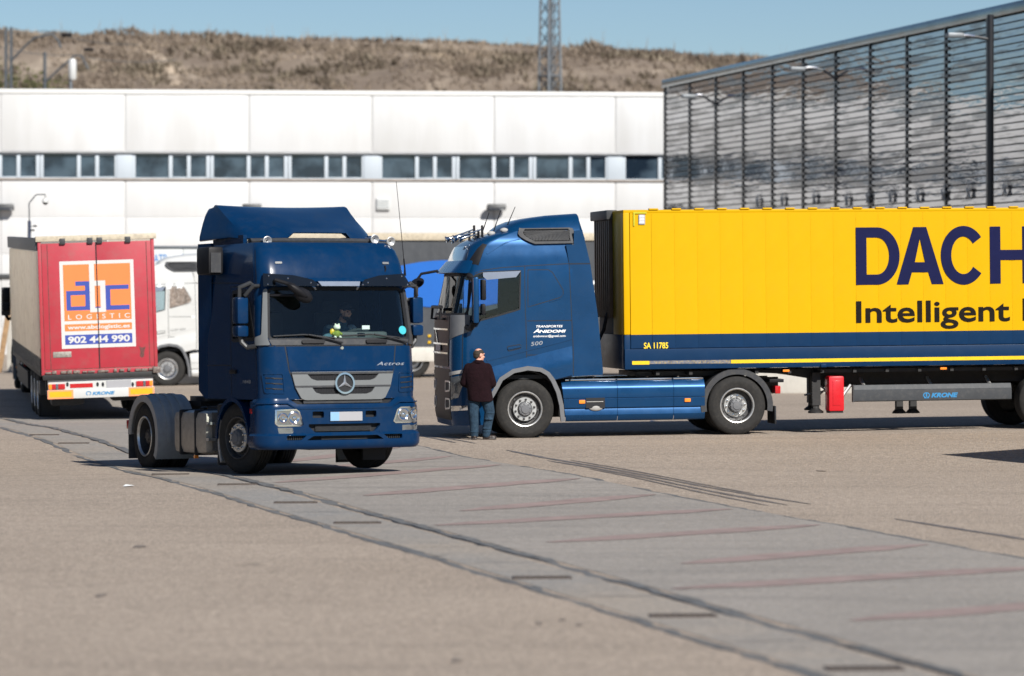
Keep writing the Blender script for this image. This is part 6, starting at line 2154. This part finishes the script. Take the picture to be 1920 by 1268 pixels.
# a second trailer of the same kind parked outside the right edge: its shadow reaches into the picture
def dup_body(o):
    return dup(o)
y2 = dup_body(yt)
for ch_ in list(y2.children):
    if ch_.name.startswith(('lettering', 'stripe_rivets', 'worn')):
        bpy.data.objects.remove(ch_)
for ch_ in y2.children:
    if ch_.name.startswith(('landing_leg', 'leg_brace')):
        ch_.location.z -= .42
y2['label'] = 'parked yellow and navy trailer standing outside the right edge whose shadow reaches in'
y2.matrix_world = Matrix.Translation((11.25, 48.9, 0)) @ Matrix.Rotation(R(37), 4, 'Z')

# ================================================================== red-doored curtain trailer driving away
al_ = R(10.7)
TR = Matrix.Translation(at(78, 697, 73.9)) @ Matrix.Rotation(al_, 4, 'Z') @ Matrix.Rotation(R(-1.95), 4, 'Y') @ Matrix.Rotation(R(1.05), 4, 'X')
rt_ = thing('semi_trailer', 'dirty cream curtain trailer with red rear doors and an orange advertisement', 'trailer', TR, 'semi-trailers')
rp = plane_map((0, 0, 0), (1, 0, 0), (0, 0, 1))
def RP(px, py): return invert(rp, TR, px, py, (1, 1))
W_ = RP(296, 690)[0]; H2 = RP(70, 455)[1]
xd = RP(184, 600)[0]
LEN = 13.6
dm('rusty_gear', (.14, .105, .09), .6, metal=.3, var=.5, scale=14, dirt=(.34, .32, .30), dirt_amt=.8)
def tarp_mat(name, col, dirt_c, trans):
    m = mat(name, col, .6, var=.06, scale=1.1, dirt=dirt_c, dirt_amt=.55)
    t = m.node_tree
    b = t.nodes['Principled BSDF']
    src = b.inputs['Base Color'].links[0].from_socket
    tr = t.nodes.new('ShaderNodeBsdfTranslucent'); t.links.new(src, tr.inputs[0])
    mx = t.nodes.new('ShaderNodeMixShader'); mx.inputs[0].default_value = trans
    t.links.new(b.outputs[0], mx.inputs[1]); t.links.new(tr.outputs[0], mx.inputs[2])
    t.links.new(mx.outputs[0], t.nodes['Material Output'].inputs[0])
    return m
M['dirty_curtain'] = tarp_mat('dirty_curtain', (.95, .87, .73), (.55, .45, .34), .45)
M['tarp_roof'] = tarp_mat('tarp_roof', (.95, .93, .90), (.75, .72, .66), .75)
MB().box(.03, W_ - .03, .10, LEN, -.12, .0).build('floor', M['timber'], rt_)
MB().box(.03, W_ - .03, LEN - .05, LEN, .0, H2).build('front_wall', M['white_paint'], rt_)
MB().add([(0, .05, H2 + .03), (W_, .05, H2 + .03), (W_, LEN, H2 + .03), (0, LEN, H2 + .03)], [(0, 1, 2, 3)]).build('tarp_roof', M['tarp_roof'], rt_)
MB().add([(W_, .1, -.05), (W_, LEN, -.05), (W_, LEN, H2 + .03), (W_, .1, H2 + .03)], [(0, 1, 2, 3)]).build('side_curtain', M['dirty_curtain'], rt_)
fr = MB().box(0, .07, -.02, .10, -.05, H2 + .02, .01).box(W_ - .07, W_, -.02, .10, -.05, H2 + .02, .01).box(0, W_, -.015, .1, -.09, .02, .01)
fr.build('door_frame', M['red_door_paint'], rt_)
for a, b in ((.075, xd - .008), (xd + .008, W_ - .075)):
    MB().box(a, b, -.030, .05, .03, H2 - .03, .012).build('rear_door', M['red_door_paint'], rt_)
g = MB()
for x in (.20, W_ - .17):
    g.panel([(x - .008, .04), (x + .008, .04), (x + .008, H2 - .05), (x - .008, H2 - .05)], rp, .032, .002, step=1)
g.build('door_bar_groove', M['rust_patch'], rt_)
MB().box(-.04, W_ + .05, -.05, .2, H2 + .01, H2 + .125, .015).build('roof_rail', M['dirty_cream'], rt_)
for px in (116.5, 168, 186, 239):
    x = RP(px, 455)[0]
    MB().box(x - .06, x + .06, -.075, -.02, H2 - .06, H2 + .07, .01).build('hinge', M['dark_metal'], rt_)
lk = MB()
rl = random.Random(12)
for k in range(15):
    x = .14 + k * (W_ - .28) / 14 + rl.uniform(-.03, .03)
    w = rl.uniform(.03, .08)
    MB().box(x - w, x + w, -.06, -.025, -.07 + rl.uniform(0, .02), -.02 + rl.uniform(0, .03), .012).build('lock_cam', M['rusty_gear'], rt_)
MB().box(.02, W_ - .02, -.045, .0, -.19, -.075, .01).build('rear_sill', M['chassis_black'], rt_)
MB().box(W_ - .12, W_ + .05, -.10, .05, -.12, .02, .03).build('corner_buffer', M['rusty_gear'], rt_)
a, b = RP(99.5, 671), RP(133.5, 659)
MB().box(a[0], b[0], -.04, -.025, a[1], b[1], .004).build('door_plate', M['dirty_metal'], rt_)
q = [RP(*p) for p in ((262, 668), (266, 671), (270, 668), (270, 660), (273, 650), (266, 652), (260, 649), (263, 657))]
MB().panel(ccw(q), rp, .0325, .002).build('rust_patch', M['rust_patch'], rt_)
# advertisement
s0, s1 = RP(109.5, 491.3), RP(255.7, 648.4)
tl = RP(109.5, 491.3); br = RP(255.7, 648.4); bl = RP(117.4, 655.3); tr_ = RP(248.8, 485.7)
sx0, sx1 = (tl[0] + bl[0]) / 2, (tr_[0] + br[0]) / 2
sz1, sz0 = (tl[1] + tr_[1]) / 2, (bl[1] + br[1]) / 2
def ST(s, t): return (sx0 + (sx1 - sx0) * s, sz1 + (sz0 - sz1) * t)
def srect(a0, a1, t0, t1): 
    p, q = ST(a0, t1), ST(a1, t0)
    return [p, (q[0], p[1]), q, (p[0], q[1])]
def sticker(nm, rects, material, off, parent=rt_):
    mb = MB()
    for r in rects:
        mb.panel(srect(*r), rp, off, .001, step=1)
    return mb.build(nm, material, parent, 0)
ad = sticker('advertisement', [(0, 1, 0, 1)], M['sticker_white'], .0335)
sticker('orange_field', [(.046, .953, .04, .685), (.046, .953, .722, .802)], M['sticker_orange'], .0350, ad)
sticker('blue_field', [(.046, .953, .845, .957)], M['sticker_blue'], .0350, ad)
sticker('letter_b', [(.397, .466, .04, .592), (.466, .61, .232, .29), (.54, .61, .29, .545), (.466, .61, .545, .592)], M['sticker_white'], .0365, ad)
sticker('letter_a', [(.207, .396, .234, .285), (.335, .396, .285, .565), (.08, .335, .34, .39), (.08, .14, .39, .52), (.08, .335, .52, .565), (.466, .538, .530, .544)], M['sticker_blue'], .0365, ad)
sticker('letter_c', [(.611, .675, .288, .572), (.675, .925, .288, .337), (.675, .93, .52, .572)], M['sticker_blue'], .0365, ad)
for w, r, bo_, spc in (('LOGISTIC', (.095, .93, .613, .668), .01, 1.9), ('www.abclogistic.es', (.085, .925, .735, .795), .03, 1), ('902 444 990', (.085, .92, .862, .942), .035, 1)):
    mb = MB(); p, q = ST(r[0], r[3]), ST(r[1], r[2])
    text_on(mb, w, (p[0], q[0], p[1], q[1]), rp, .0368, bo_, 0, spc)
    mb.build('lettering', M['sticker_white'], ad, 0)
gs = MB().panel([(xd - .012, .03), (xd + .012, .03), (xd + .012, H2 - .03), (xd - .012, H2 - .03)], rp, .038, .006, step=1)
gs.build('door_gap', M['seam_black'], rt_)
# rear light beam
z1u, z0u = RP(185, 709.5)[1], RP(185, 729)[1]
xl, xr_ = RP(90, 720)[0], RP(287, 712)[0]
MB().box(xl, xr_, .02, .14, z0u, z1u, .02).build('light_beam', M['white_paint'], rt_)
z1l, z0l = RP(185, 728.5)[1], RP(185, 745.5)[1]
MB().box(xl - .02, xr_ + .02, -.02, .10, z0l, z1l, .01).build('underrun_bar', M['white_paint'], rt_)
bp_ = plane_map((0, -.02, 0), (1, 0, 0), (0, 0, 1))
lp_ = plane_map((0, .02, 0), (1, 0, 0), (0, 0, 1))
for a, b in ((xl - .015, xl + .53), (xr_ - .53, xr_ + .015)):
    o = MB().panel([(a, z0l + .005), (b, z0l + .005), (b, z1l - .005), (a, z1l - .005)], bp_, .004, .003, step=1).build('rear_marker_board', M['orange_reflector'], rt_)
    MB().panel([(a + .04, z0l + .04), (b - .04, z0l + .04), (b - .04, z1l - .04), (a + .04, z1l - .04)], bp_, .006, .002, step=1).build('marker_field', M['yellow_reflector'], o)
for a, sgn in ((xl + .01, 1), (xr_ - .01, -1)):
    o = None
    for w0, w1, mm, nm in ((0, .07, 'amber_lens', 'indicator_lens'), (.07, .15, 'red_lens', 'brake_lens'), (.15, .205, 'lamp_glass', 'reverse_lens'), (.205, .35, 'red_lens', 'tail_lens')):
        p, q = a + sgn * w0, a + sgn * w1
        if o is None:
            o = node('tail_lamp', rt_)
        MB().box(min(p, q), max(p, q), -.015, .03, z0u + .02, z1u - .09, .006).build(nm, M[mm], o)
a, b = RP(131.5, 728), RP(174, 718.5)
MB().panel([a, (b[0], a[1]), b, (a[0], b[1])], lp_, .006, .005, step=1).build('red_plate', M['red_lens'], rt_)
a, b = RP(200, 728.5), RP(246, 712.5)
MB().panel([a, (b[0], a[1]), b, (a[0], b[1])], lp_, .012, .008, step=1).build('number_plate', M['plate_grey'], rt_)
bl_ = MB()
for px in (126.5, 183, 193, 249):
    c0 = RP(px, 721)
    bl_.panel(circle(c0[0], c0[1], .028, 10, .05), lp_, .006, .004)
bl_.build('beam_holes', M['seam_black'], rt_)
mb = MB(); a, b = RP(173, 741), RP(215, 733); text_on(mb, 'KRONE', (a[0], b[0], a[1], b[1]), bp_, .006, .045, .25)
c0 = RP(166, 737.5); strip(mb, arcpts(c0[0], c0[1], .05, .038, -PI * .4, PI * 1.4, 14), .016, bp_, .006)
mb.build('lettering', M['krone_blue'], rt_, 0)
# curtain side, flap, gear underneath
cm = MB()
nx, nz = 70, 4
vs = [Vector((-.012 - .018 * math.sin(i * 1.9) * (1 if 0 < j < nz else 0), .12 + (LEN - .2) * i / nx, .26 + (H2 - .20 - .26) * j / nz)) for j in range(nz + 1) for i in range(nx + 1)]
cm.add(vs, [(j * (nx + 1) + i, (j + 1) * (nx + 1) + i, (j + 1) * (nx + 1) + i + 1, j * (nx + 1) + i + 1) for j in range(nz) for i in range(nx)])
cm.build('side_curtain', M['dirty_curtain'], rt_, smooth=60)
MB().box(-.05, .03, .05, LEN, H2 - .18, H2 + .10, .02).build('curtain_rail', M['pole_steel'], rt_)
MB().box(-.02, .02, .1, LEN, -.12, .27, .01).build('side_rail', M['chassis_black'], rt_)
bk = MB()
for k in range(22):
    y = .35 + k * .6
    bk.box(-.035, -.015, y - .03, y + .03, -.02, .30)
bk.build('curtain_buckles', M['dirty_metal'], rt_)
uf = MB().box(.55, .65, .4, LEN - .5, -.45, -.12).box(1.85, 1.95, .4, LEN - .5, -.45, -.12).box(.1, W_ - .1, .3, .45, -.5, -.12).box(.2, .9, .2, .9, -.75, -.3, .05).box(1.5, 2.3, .3, 1.0, -.7, -.3, .05)
for y in (2.6, 3.9, 5.2):
    uf.tube([(.3, y, -.62), (W_ - .3, y, -.62)], .07, 8)
uf.build('chassis', M['chassis_black'], rt_)
MB().box(.0, .05, 6.3, 11.0, -.65, -.25).build('side_guard', M['chassis_black'], rt_)
for y in (2.6, 3.9, 5.2):
    for xx, s in ((.03, -1), (W_ - .03, 1)):
        w = node('wheel', rt_, Matrix.Translation((xx, y, -.62)) @ Matrix.Rotation(s * PI / 2, 4, 'Y'))
        put_wheel(w, 'drive', .385)
for xx in (.05, 2.05):
    MB().box(xx, xx + .4, 1.6, 1.63, -1.05, -.35).build('mud_flap', M['chassis_black'], rt_)
MB().box(-.0, .4, 1.0, 1.5, -.55, -.25, .03).build('tool_box', M['dark_metal'], rt_)

# its tractor, hidden but for one mirror
p = TR @ Vector((W_ / 2, LEN + 1.25, 0))
TQ = Matrix.Translation((p.x, p.y, ground(p.x, p.y) + .08)) @ Matrix.Rotation(al_ + PI / 2, 4, 'Z')
hid, _, _ = side_cab(TQ, 'dark_plastic', 'tractor_unit', 'tractor ahead of the red trailer, only its black mirror showing at the left edge', 'tractor units', False)
hid.scale = (.93, .93, .91)

# ================================================================== grey curtain trailer behind, coupled to the white tractor
TG = Matrix.Translation((at(425, HOR, 104.4).x, 104.4, 0)) @ Matrix.Rotation(R(3.0), 4, 'Z')
gt = thing('semi_trailer', 'dark grey curtain trailer with a big bright blue oval behind the side-on tractor', 'trailer', TG, 'semi-trailers')
gpz = plane_map((0, 0, 0), (1, 0, 0), (0, 0, 1))
def GP_(px, py): return invert(gpz, TG, px, py, (6, 2))
g1, g0_ = GP_(790, 450)[1], GP_(790, 650)[1]
gtop = GP_(790, 437)[1]
MB().box(.03, 13.5, .04, 2.5, g0_, g1, .0).build('body', M['curtain_grey'], gt)
vs = [Vector((13.5 * i / 90, -.0 - .012 * (1 + math.sin(i * 2.3)) * (0 < j < 4), g0_ + (g1 - g0_) * j / 4)) for j in range(5) for i in range(91)]
MB().add(vs, [(j * 91 + i, j * 91 + i + 1, (j + 1) * 91 + i + 1, (j + 1) * 91 + i) for j in range(4) for i in range(90)]).build('side_curtain', M['curtain_grey'], gt, smooth=60)
MB().box(-.02, 13.6, -.06, 2.56, g1 - .02, gtop, .03).build('roof_rail', M['dirty_cream'], gt)
c0 = GP_(846, 533); rx = GP_(992, 533)[0] - c0[0]; rz = GP_(846, 488)[1] - c0[1]
MB().panel(circle(c0[0], c0[1], rx, 60, rz), gpz, .032, .003, step=.2).build('blue_oval', M['curtain_blue'], gt)
sk1, sk0 = GP_(790, 651)[1], GP_(790, 678)[1]
MB().box(4.4, 9.4, -.03, .02, sk0, sk1, .02).build('side_skirt', M['cream_paint'], gt)
MB().box(0, 13.5, .0, .04, sk1, g0_ + .12).build('side_rail', M['chassis_black'], gt)
dc = MB()
for k in range(4):
    a = GP_(1104, 536 + k * 20); b = GP_(1126, 522 + k * 20)
    strip(dc, [a, b], .09, gpz, .032, .003)
dc.build('white_flash', M['paper_white'], gt, 0)
uf = MB().box(.4, 13.2, .6, .7, .7, g0_).box(.4, 13.2, 1.8, 1.9, .7, g0_)
uf.build('chassis', M['chassis_black'], gt)
for y in (630, 642):
    a = GP_(805, y)
    MB().box(a[0] - .045, a[0] + .045, -.04, .0, a[1] - .04, a[1] + .04, .01).build('side_marker', M['yellow_reflector'], gt)
for x in (5.6, 6.9, 8.2):
    w = TG @ Vector((x, 0, 0))
    gz_ = ground(w.x, w.y)
    for yy, s in ((.05, -1), (2.45, 1)):
        wn_ = node('wheel', gt, Matrix.Translation((x, yy, gz_ + .515)) @ Matrix.Rotation(s * -PI / 2, 4, 'X'))
        put_wheel(wn_, 'drive', .385)

# unseen dark trailer added beyond the left edge, mirrored in the near tractor's side
g2 = dup(gt)
for ch_ in list(g2.children):
    if ch_.name.startswith(('blue_oval', 'white_flash', 'side_skirt', 'side_marker')):
        bpy.data.objects.remove(ch_)
for ch_ in g2.children:
    if ch_.name.startswith('roof_rail'):
        ch_.data = ch_.data.copy(); ch_.data.materials[0] = M['chassis_black']
g2['label'] = 'unseen dark curtain trailer added beyond the left edge for the near tractor to mirror'
g2.matrix_world = Matrix.Translation((-9.9, 51.0, -.25)) @ Matrix.Rotation(R(97), 4, 'Z')

# pale box body behind the white tractor
TB = Matrix.Translation((at(120, HOR, 111).x, 111, 0)) @ Matrix.Rotation(R(2), 4, 'Z')
bb = thing('box_trailer', 'pale grey box trailer with faded blue capitals above the white tractor', 'trailer', TB, 'semi-trailers')
bpz = plane_map((0, 0, 0), (1, 0, 0), (0, 0, 1))
def BB(px, py): return invert(bpz, TB, px, py, (3, 3))
bt = BB(300, 461)[1]
MB().box(0, 7.6, .02, 2.5, 1.0, bt - .03).build('body', M['pale_panel'], bb)
me = MB().box(.01, .94, -.01, .03, 1.05, bt - .10, .006).mesh('side_panel', M['pale_panel'], 30)
for k in range(8):
    o = link(bpy.data.objects.new('side_panel', me), bb); o.location.x = k * .95
MB().box(-.02, 7.65, -.04, 2.52, bt - .09, bt, .02).build('roof_rail', M['galvanised'], bb)
mb = MB(); a, b = BB(288, 493), BB(313, 477); text_on(mb, 'ATP', (a[0], b[0], a[1], b[1]), bpz, .013, .02)
mb.build('lettering', M['faded_blue'], bb, 0)
mb = MB(); a, b = BB(340, 493), BB(378, 477); text_on(mb, 'TRANS', (a[0], b[0] + .5, a[1], b[1]), bpz, .013, .02)
mb.build('lettering', M['faded_blue'], bb, 0)
MB().box(.1, 7.5, .5, 2.0, .7, 1.0).build('chassis', M['chassis_black'], bb)
for x in (1.2, 6.2):
    for yy, s in ((.05, -1), (2.4, 1)):
        wn_ = node('wheel', bb, Matrix.Translation((x, yy, .5)) @ Matrix.Rotation(s * -PI / 2, 4, 'X'))
        put_wheel(wn_, 'drive', .385)

# ================================================================== people
def fleshed(name, prims, material, parent, voxel=.011, it=6):
    """merge overlapping shapes into one continuous skin"""
    mb = MB()
    prims(mb)
    me = mb.mesh(name + '_raw', material, 0)
    o = link(bpy.data.objects.new(name, me))
    m = o.modifiers.new('r', 'REMESH'); m.mode = 'VOXEL'; m.voxel_size = voxel
    m = o.modifiers.new('s', 'SMOOTH'); m.factor = .5; m.iterations = it
    bpy.context.view_layer.update()
    dg = bpy.context.evaluated_depsgraph_get()
    new = bpy.data.meshes.new_from_object(o.evaluated_get(dg))
    new.name = name
    o.modifiers.clear()
    o.data = new
    bpy.data.meshes.remove(me)
    new.materials.clear(); new.materials.append(material)
    new.polygons.foreach_set('use_smooth', [True] * len(new.polygons))
    o.parent = parent
    return o

def limb(mb, pts, rs, n=14):
    """tapered limb through joints, rounded at each joint"""
    for i, p in enumerate(pts):
        mb.ball(p, rs[i], n=n)
    for i in range(len(pts) - 1):
        mb.tube([pts[i], Vector(pts[i]).lerp(Vector(pts[i + 1]), .5), pts[i + 1]], [rs[i], (rs[i] + rs[i + 1]) / 2 * 1.02, rs[i + 1]], n)

def hand(mb, wrist, d, up, s=1.0):
    """palm, four bent fingers and a thumb; d points along the fingers"""
    d = Vector(d).normalized(); up = (Vector(up) - d * Vector(up).dot(d)).normalized(); sd = d.cross(up)
    w = Vector(wrist)
    mb.ball(w + d * .045, .040, .018, .048, 12, Matrix((sd, up, d)).transposed().to_4x4())
    for k, l in enumerate((.070, .080, .074, .058)):
        b = w + d * .085 + sd * (.030 - .020 * k)
        m_ = b + d * l * .5 * s - up * .012
        e = m_ + d * l * .35 * s - up * .034
        mb.tube([b - d * .02, b, m_, e], [.010, .010, .009, .008], 8)
        mb.ball(e, .008, n=8)
    b = w + d * .03 + sd * .032
    mb.tube([b - d * .01, b + sd * .022 + d * .02, b + sd * .026 + d * .05 - up * .02], [.013, .012, .009], 8)

def head(mb, c, yaw, pitch=0.0, s=1.0):
    """head with brow, nose, mouth, chin and ears; faces local +Y turned by yaw"""
    T = Matrix.Translation(c) @ Matrix.Rotation(yaw, 4, 'Z') @ Matrix.Rotation(pitch, 4, 'X')
    def b(x, y, z, rx, ry, rz, n=16):
        mb.ball(T @ Vector((x, y, z)) , rx * s, ry * s, rz * s, n, T.to_3x3().to_4x4())
    b(0, -.012, .025, .078, .096, .095)
    b(0, .025, -.045, .062, .070, .070)
    b(0, .062, -.092, .030, .026, .024)
    b(0, .098, -.022, .013, .020, .017, 10)
    b(0, .088, .005, .010, .014, .028, 10)
    b(0, .075, .032, .058, .024, .013, 12)
    b(0, .084, -.060, .026, .012, .009, 10)
    for sx in (-1, 1):
        b(sx * .080, -.005, -.010, .011, .022, .032, 10)
        b(sx * .040, .060, -.025, .026, .026, .022, 10)
    return T

# --- man standing by the side-on tractor, back to the camera
MY = 60.42
mp_ = at(900, HOR, MY)
man = thing('person', 'man in dark maroon jacket and jeans, back turned, by the front wheel', 'person', (mp_.x, MY, ground(mp_.x, MY) - .004))
HY = R(-62)          # head turned to his right
def m_body(mb):
    head(mb, (-.015, .02, 1.475), HY, R(-6), .98)
    mb.tube([(-.03, -.01, 1.28), (-.022, .005, 1.40)], [.062, .056], 14)
    mb.ball((-.035, 0, 1.12), .17, .11, .24).ball((-.02, 0, .86), .15, .11, .14)
    limb(mb, [(-.20, 0, 1.25), (-.27, .05, .99), (-.17, .27, .93)], [.055, .045, .032])
    limb(mb, [(.13, 0, 1.25), (.215, .03, .98), (.10, .24, .90)], [.055, .045, .032])
    hand(mb, (-.17, .27, .93), (.8, .35, -.1), (-.1, .3, .9))
    hand(mb, (.10, .24, .90), (-.8, .45, .05), (.1, .3, .9))
    limb(mb, [(-.105, 0, .80), (-.115, -.015, .45), (-.095, .0, .09)], [.082, .055, .04])
    limb(mb, [(.085, 0, .80), (.165, .03, .47), (.105, .02, .09)], [.082, .055, .04])
    mb.ball((-.095, .05, .05), .04, .10, .035)
    mb.ball((.15, .045, .05), .10, .045, .035)
fleshed('body', m_body, M['skin'], man, .0085, 4)
def m_jacket(mb):
    T = Matrix.Translation((0, 0, 0))
    # back and skirt of the jacket in rings: (z, centre x, half width, half depth)
    rings = [(.675, .012, .218, .165), (.69, .010, .222, .168), (.80, -.004, .215, .165), (.93, -.022, .212, .160), (1.06, -.035, .218, .158), (1.17, -.040, .226, .150), (1.25, -.040, .218, .132), (1.31, -.036, .175, .112), (1.355, -.030, .105, .085), (1.385, -.026, .078, .075)]
    n = 28
    vs = []
    for (z, cx, a, b) in rings:
        for k in range(n):
            t = 2 * PI * k / n
            c, s = math.cos(t), math.sin(t)
            e = lambda v: math.copysign(abs(v) ** .85, v)
            w = 1 + .018 * math.sin(t * 5 + z * 9) * (1 if z < 1.2 else .3)
            vs.append(Vector((cx + a * e(c) * w, b * e(s) * w + .0, z + .012 * math.sin(t * 2 + 1) * (z < .7))))
    fs = [(i * n + k, i * n + (k + 1) % n, (i + 1) * n + (k + 1) % n, (i + 1) * n + k) for i in range(len(rings) - 1) for k in range(n)]
    fs += [tuple(range(n - 1, -1, -1)), tuple((len(rings) - 1) * n + k for k in range(n))]
    mb.add(vs, fs)
    limb(mb, [(-.195, .0, 1.255), (-.272, .035, 1.00), (-.195, .22, .945)], [.088, .080, .060])
    limb(mb, [(.125, .0, 1.255), (.205, .01, .985), (.135, .19, .905)], [.088, .084, .064])
    mb.ball((.20, -.02, 1.04), .065, .07, .10).ball((.215, .0, .97), .06, .06, .05)
    mb.tube([(-.03, -.045, 1.345), (-.028, -.05, 1.395)], [.075, .066], 16)
jk = fleshed('jacket', m_jacket, M['jacket_cloth'], man, .010, 3)
def m_jeans(mb):
    mb.ball((-.0, 0, .79), .19, .135, .13)
    limb(mb, [(-.095, 0, .78), (-.112, -.02, .47), (-.100, -.005, .26), (-.098, .0, .085)], [.112, .086, .078, .070])
    limb(mb, [(.095, 0, .78), (.168, .02, .49), (.135, .012, .28), (.108, .005, .095)], [.115, .090, .080, .072])
    for z, x, y in ((.14, -.1, .0), (.18, -.1, .01), (.15, .115, .01), (.2, .12, .0), (.47, .17, .0), (.43, -.112, -.02), (.36, .15, -.02)):
        mb.ball((x, y - .01, z), .082, .076, .022)
fleshed('jeans', m_jeans, M['denim'], man, .009, 3)
def m_shoes(mb):
    mb.ball((-.095, .00, .055), .052, .075, .055).ball((-.095, .10, .045), .05, .09, .042).box(-.145, -.048, -.07, .18, .0, .03, .012)
    mb.ball((.115, .01, .055), .075, .055, .055).ball((.205, .03, .047), .09, .05, .042).box(.045, .285, -.025, .075, .0, .03, .012)
fleshed('shoes', m_shoes, M['leather'], man, .008, 2)
def m_hair(mb):
    T = Matrix.Translation((-.015, .02, 1.475)) @ Matrix.Rotation(HY, 4, 'Z') @ Matrix.Rotation(R(-6), 4, 'X')
    for (x, y, z, a, b, c_) in ((0, -.035, .020, .080, .080, .078), (0, -.005, .048, .078, .088, .062), (0, -.06, -.02, .065, .045, .05)):
        mb.ball(T @ Vector((x, y, z)), a, b, c_, 16, T.to_3x3().to_4x4())
fleshed('hair', m_hair, M['hair'], man, .008, 2)
ey = MB()
T = Matrix.Translation((-.015, .02, 1.475)) @ Matrix.Rotation(HY, 4, 'Z') @ Matrix.Rotation(R(-6), 4, 'X')
for sx in (-1, 1):
    ey.ball(T @ Vector((sx * .032, .082, .012)), .011, n=8)
ey.build('eyes', M['seam_black'], man)

# --- driver at the wheel of the near tractor
drv = thing('person', 'driver in a dark cap and teal jacket behind the windscreen of the near tractor', 'person', TA @ Matrix.Translation((0.02, .46, 1.70)) @ Matrix.Rotation(-PI / 2, 4, 'Z'))
# local: +Y is the way he faces, Z up, origin on the seat
DH = (-.02, .26, .70)
def d_body(mb):
    head(mb, DH, R(16), R(-14), 1.0)
    mb.tube([(0, .12, .48), (-.01, .20, .62)], [.06, .055], 12)
    mb.ball((0, .04, .30), .19, .13, .26).ball((0, -.02, .08), .18, .15, .14)
    limb(mb, [(-.19, .10, .44), (-.30, .24, .22), (-.17, .46, .30)], [.055, .045, .03])
    limb(mb, [(.19, .10, .44), (.30, .26, .24), (.16, .50, .33)], [.055, .045, .03])
    hand(mb, (-.17, .46, .30), (.25, .8, .15), (0, -.2, 1))
    hand(mb, (.16, .50, .33), (-.25, .8, .15), (0, -.2, 1))
    for s in (-1, 1):
        limb(mb, [(s * .10, 0, .06), (s * .14, .45, .08), (s * .13, .62, -.30)], [.085, .06, .045])
        mb.ball((s * .13, .68, -.35), .045, .10, .04)
fleshed('body', d_body, M['skin'], drv, .010, 4)
def d_jacket(mb):
    mb.ball((0, .03, .24), .215, .155, .26).ball((0, .07, .40), .20, .13, .13).ball((0, .0, .08), .20, .17, .13)
    limb(mb, [(-.18, .09, .43), (-.30, .22, .21), (-.20, .40, .275)], [.085, .072, .055])
    limb(mb, [(.18, .09, .43), (.30, .24, .23), (.185, .44, .305)], [.085, .072, .055])
    mb.tube([(0, .13, .50), (-.01, .17, .56)], [.085, .078], 14)
dj = fleshed('jacket', d_jacket, M['teal_jacket'], drv, .011, 3)
def d_yoke(mb):
    for s in (-1, 1):
        mb.ball((s * .17, .115, .445), .085, .075, .062).ball((s * .225, .15, .36), .06, .06, .07)
fleshed('shoulder_yoke', d_yoke, M['grey_cloth'], drv, .010, 2)
def d_pants(mb):
    mb.ball((0, 0, .04), .20, .17, .12)
    for s in (-1, 1):
        limb(mb, [(s * .10, .02, .06), (s * .14, .45, .08), (s * .13, .60, -.24)], [.105, .082, .065])
fleshed('trousers', d_pants, M['cap_cloth'], drv, .012, 2)
TH = Matrix.Translation(DH) @ Matrix.Rotation(R(16), 4, 'Z') @ Matrix.Rotation(R(-14), 4, 'X')
def d_cap(mb):
    mb.ball(TH @ Vector((0, -.012, .048)), .086, .102, .078, 16, TH.to_3x3().to_4x4())
    mb.ball(TH @ Vector((0, .115, .052)), .068, .075, .010, 14, TH.to_3x3().to_4x4())
fleshed('cap', d_cap, M['cap_cloth'], drv, .009, 2)
def d_beard(mb):
    mb.ball(TH @ Vector((0, .045, -.085)), .062, .055, .045, 14, TH.to_3x3().to_4x4())
fleshed('beard', d_beard, M['hair'], drv, .009, 1)
ey = MB()
for sx in (-1, 1):
    ey.ball(TH @ Vector((sx * .032, .084, .012)), .012, n=8)
ey.build('eyes', M['seam_black'], drv)
MB().box(-.03, .03, -.006, .006, -.008, .008, .003, Matrix.Translation((.10, .175, .34)) @ Matrix.Rotation(R(35), 4, 'Y')).build('jacket_mark', M['paper_white'], drv)

# --- plush toy on the dashboard
pt = al(632.5, 631, 50.05)
toy = thing('plush_toy', 'small green and white plush animal on the dashboard behind the windscreen', 'plush toy', TA @ Matrix.Translation((1.02, pt.y, 1.995)))
MB().ball((0, 0, .075), .05, .055, .06, 12).tube([(.0, -.04, .09), (.03, -.075, .06)], .018, 8).tube([(0, .04, .09), (.03, .075, .06)], .018, 8).build('body', M['toy_green'], toy)
MB().ball((.01, 0, .165), .05, .055, .045, 12).ball((.045, 0, .155), .03, .035, .025, 10).build('head', M['toy_white'], toy)
for s in (-1, 1):
    MB().ball((.02, s * .028, .205), .016, .014, .018, 8).build('eye', M['toy_white'], toy)
    MB().ball((.035, s * .04, .022), .035, .022, .022, 10).build('foot', M['toy_white'], toy)
MB().ball((-.02, -.05, .10), .03, .05, .05, 10).build('shell', M['reflective_yellow'], toy)

# ================================================================== small things lying about the yard
for i, (px, py, lb) in enumerate(((241, 914, 'small white scrap of paper on the asphalt left of the near tractor'), (1225, 801, 'white scrap under the side skirt of the side-on tractor'))):
    yy = CH * F / (py - HOR); x = (px - 960) * yy / F
    o = MB().add([(-.07, -.09, .003), (.06, -.10, .012), (.075, .08, .004), (-.05, .10, .020)], [(0, 1, 2), (0, 2, 3)]).build('paper_scrap', M['paper_white'], smooth=0)
    o.location = (x, yy, ground(x, yy) + .006)
    tag(o, lb, 'litter', 'litter on the yard')
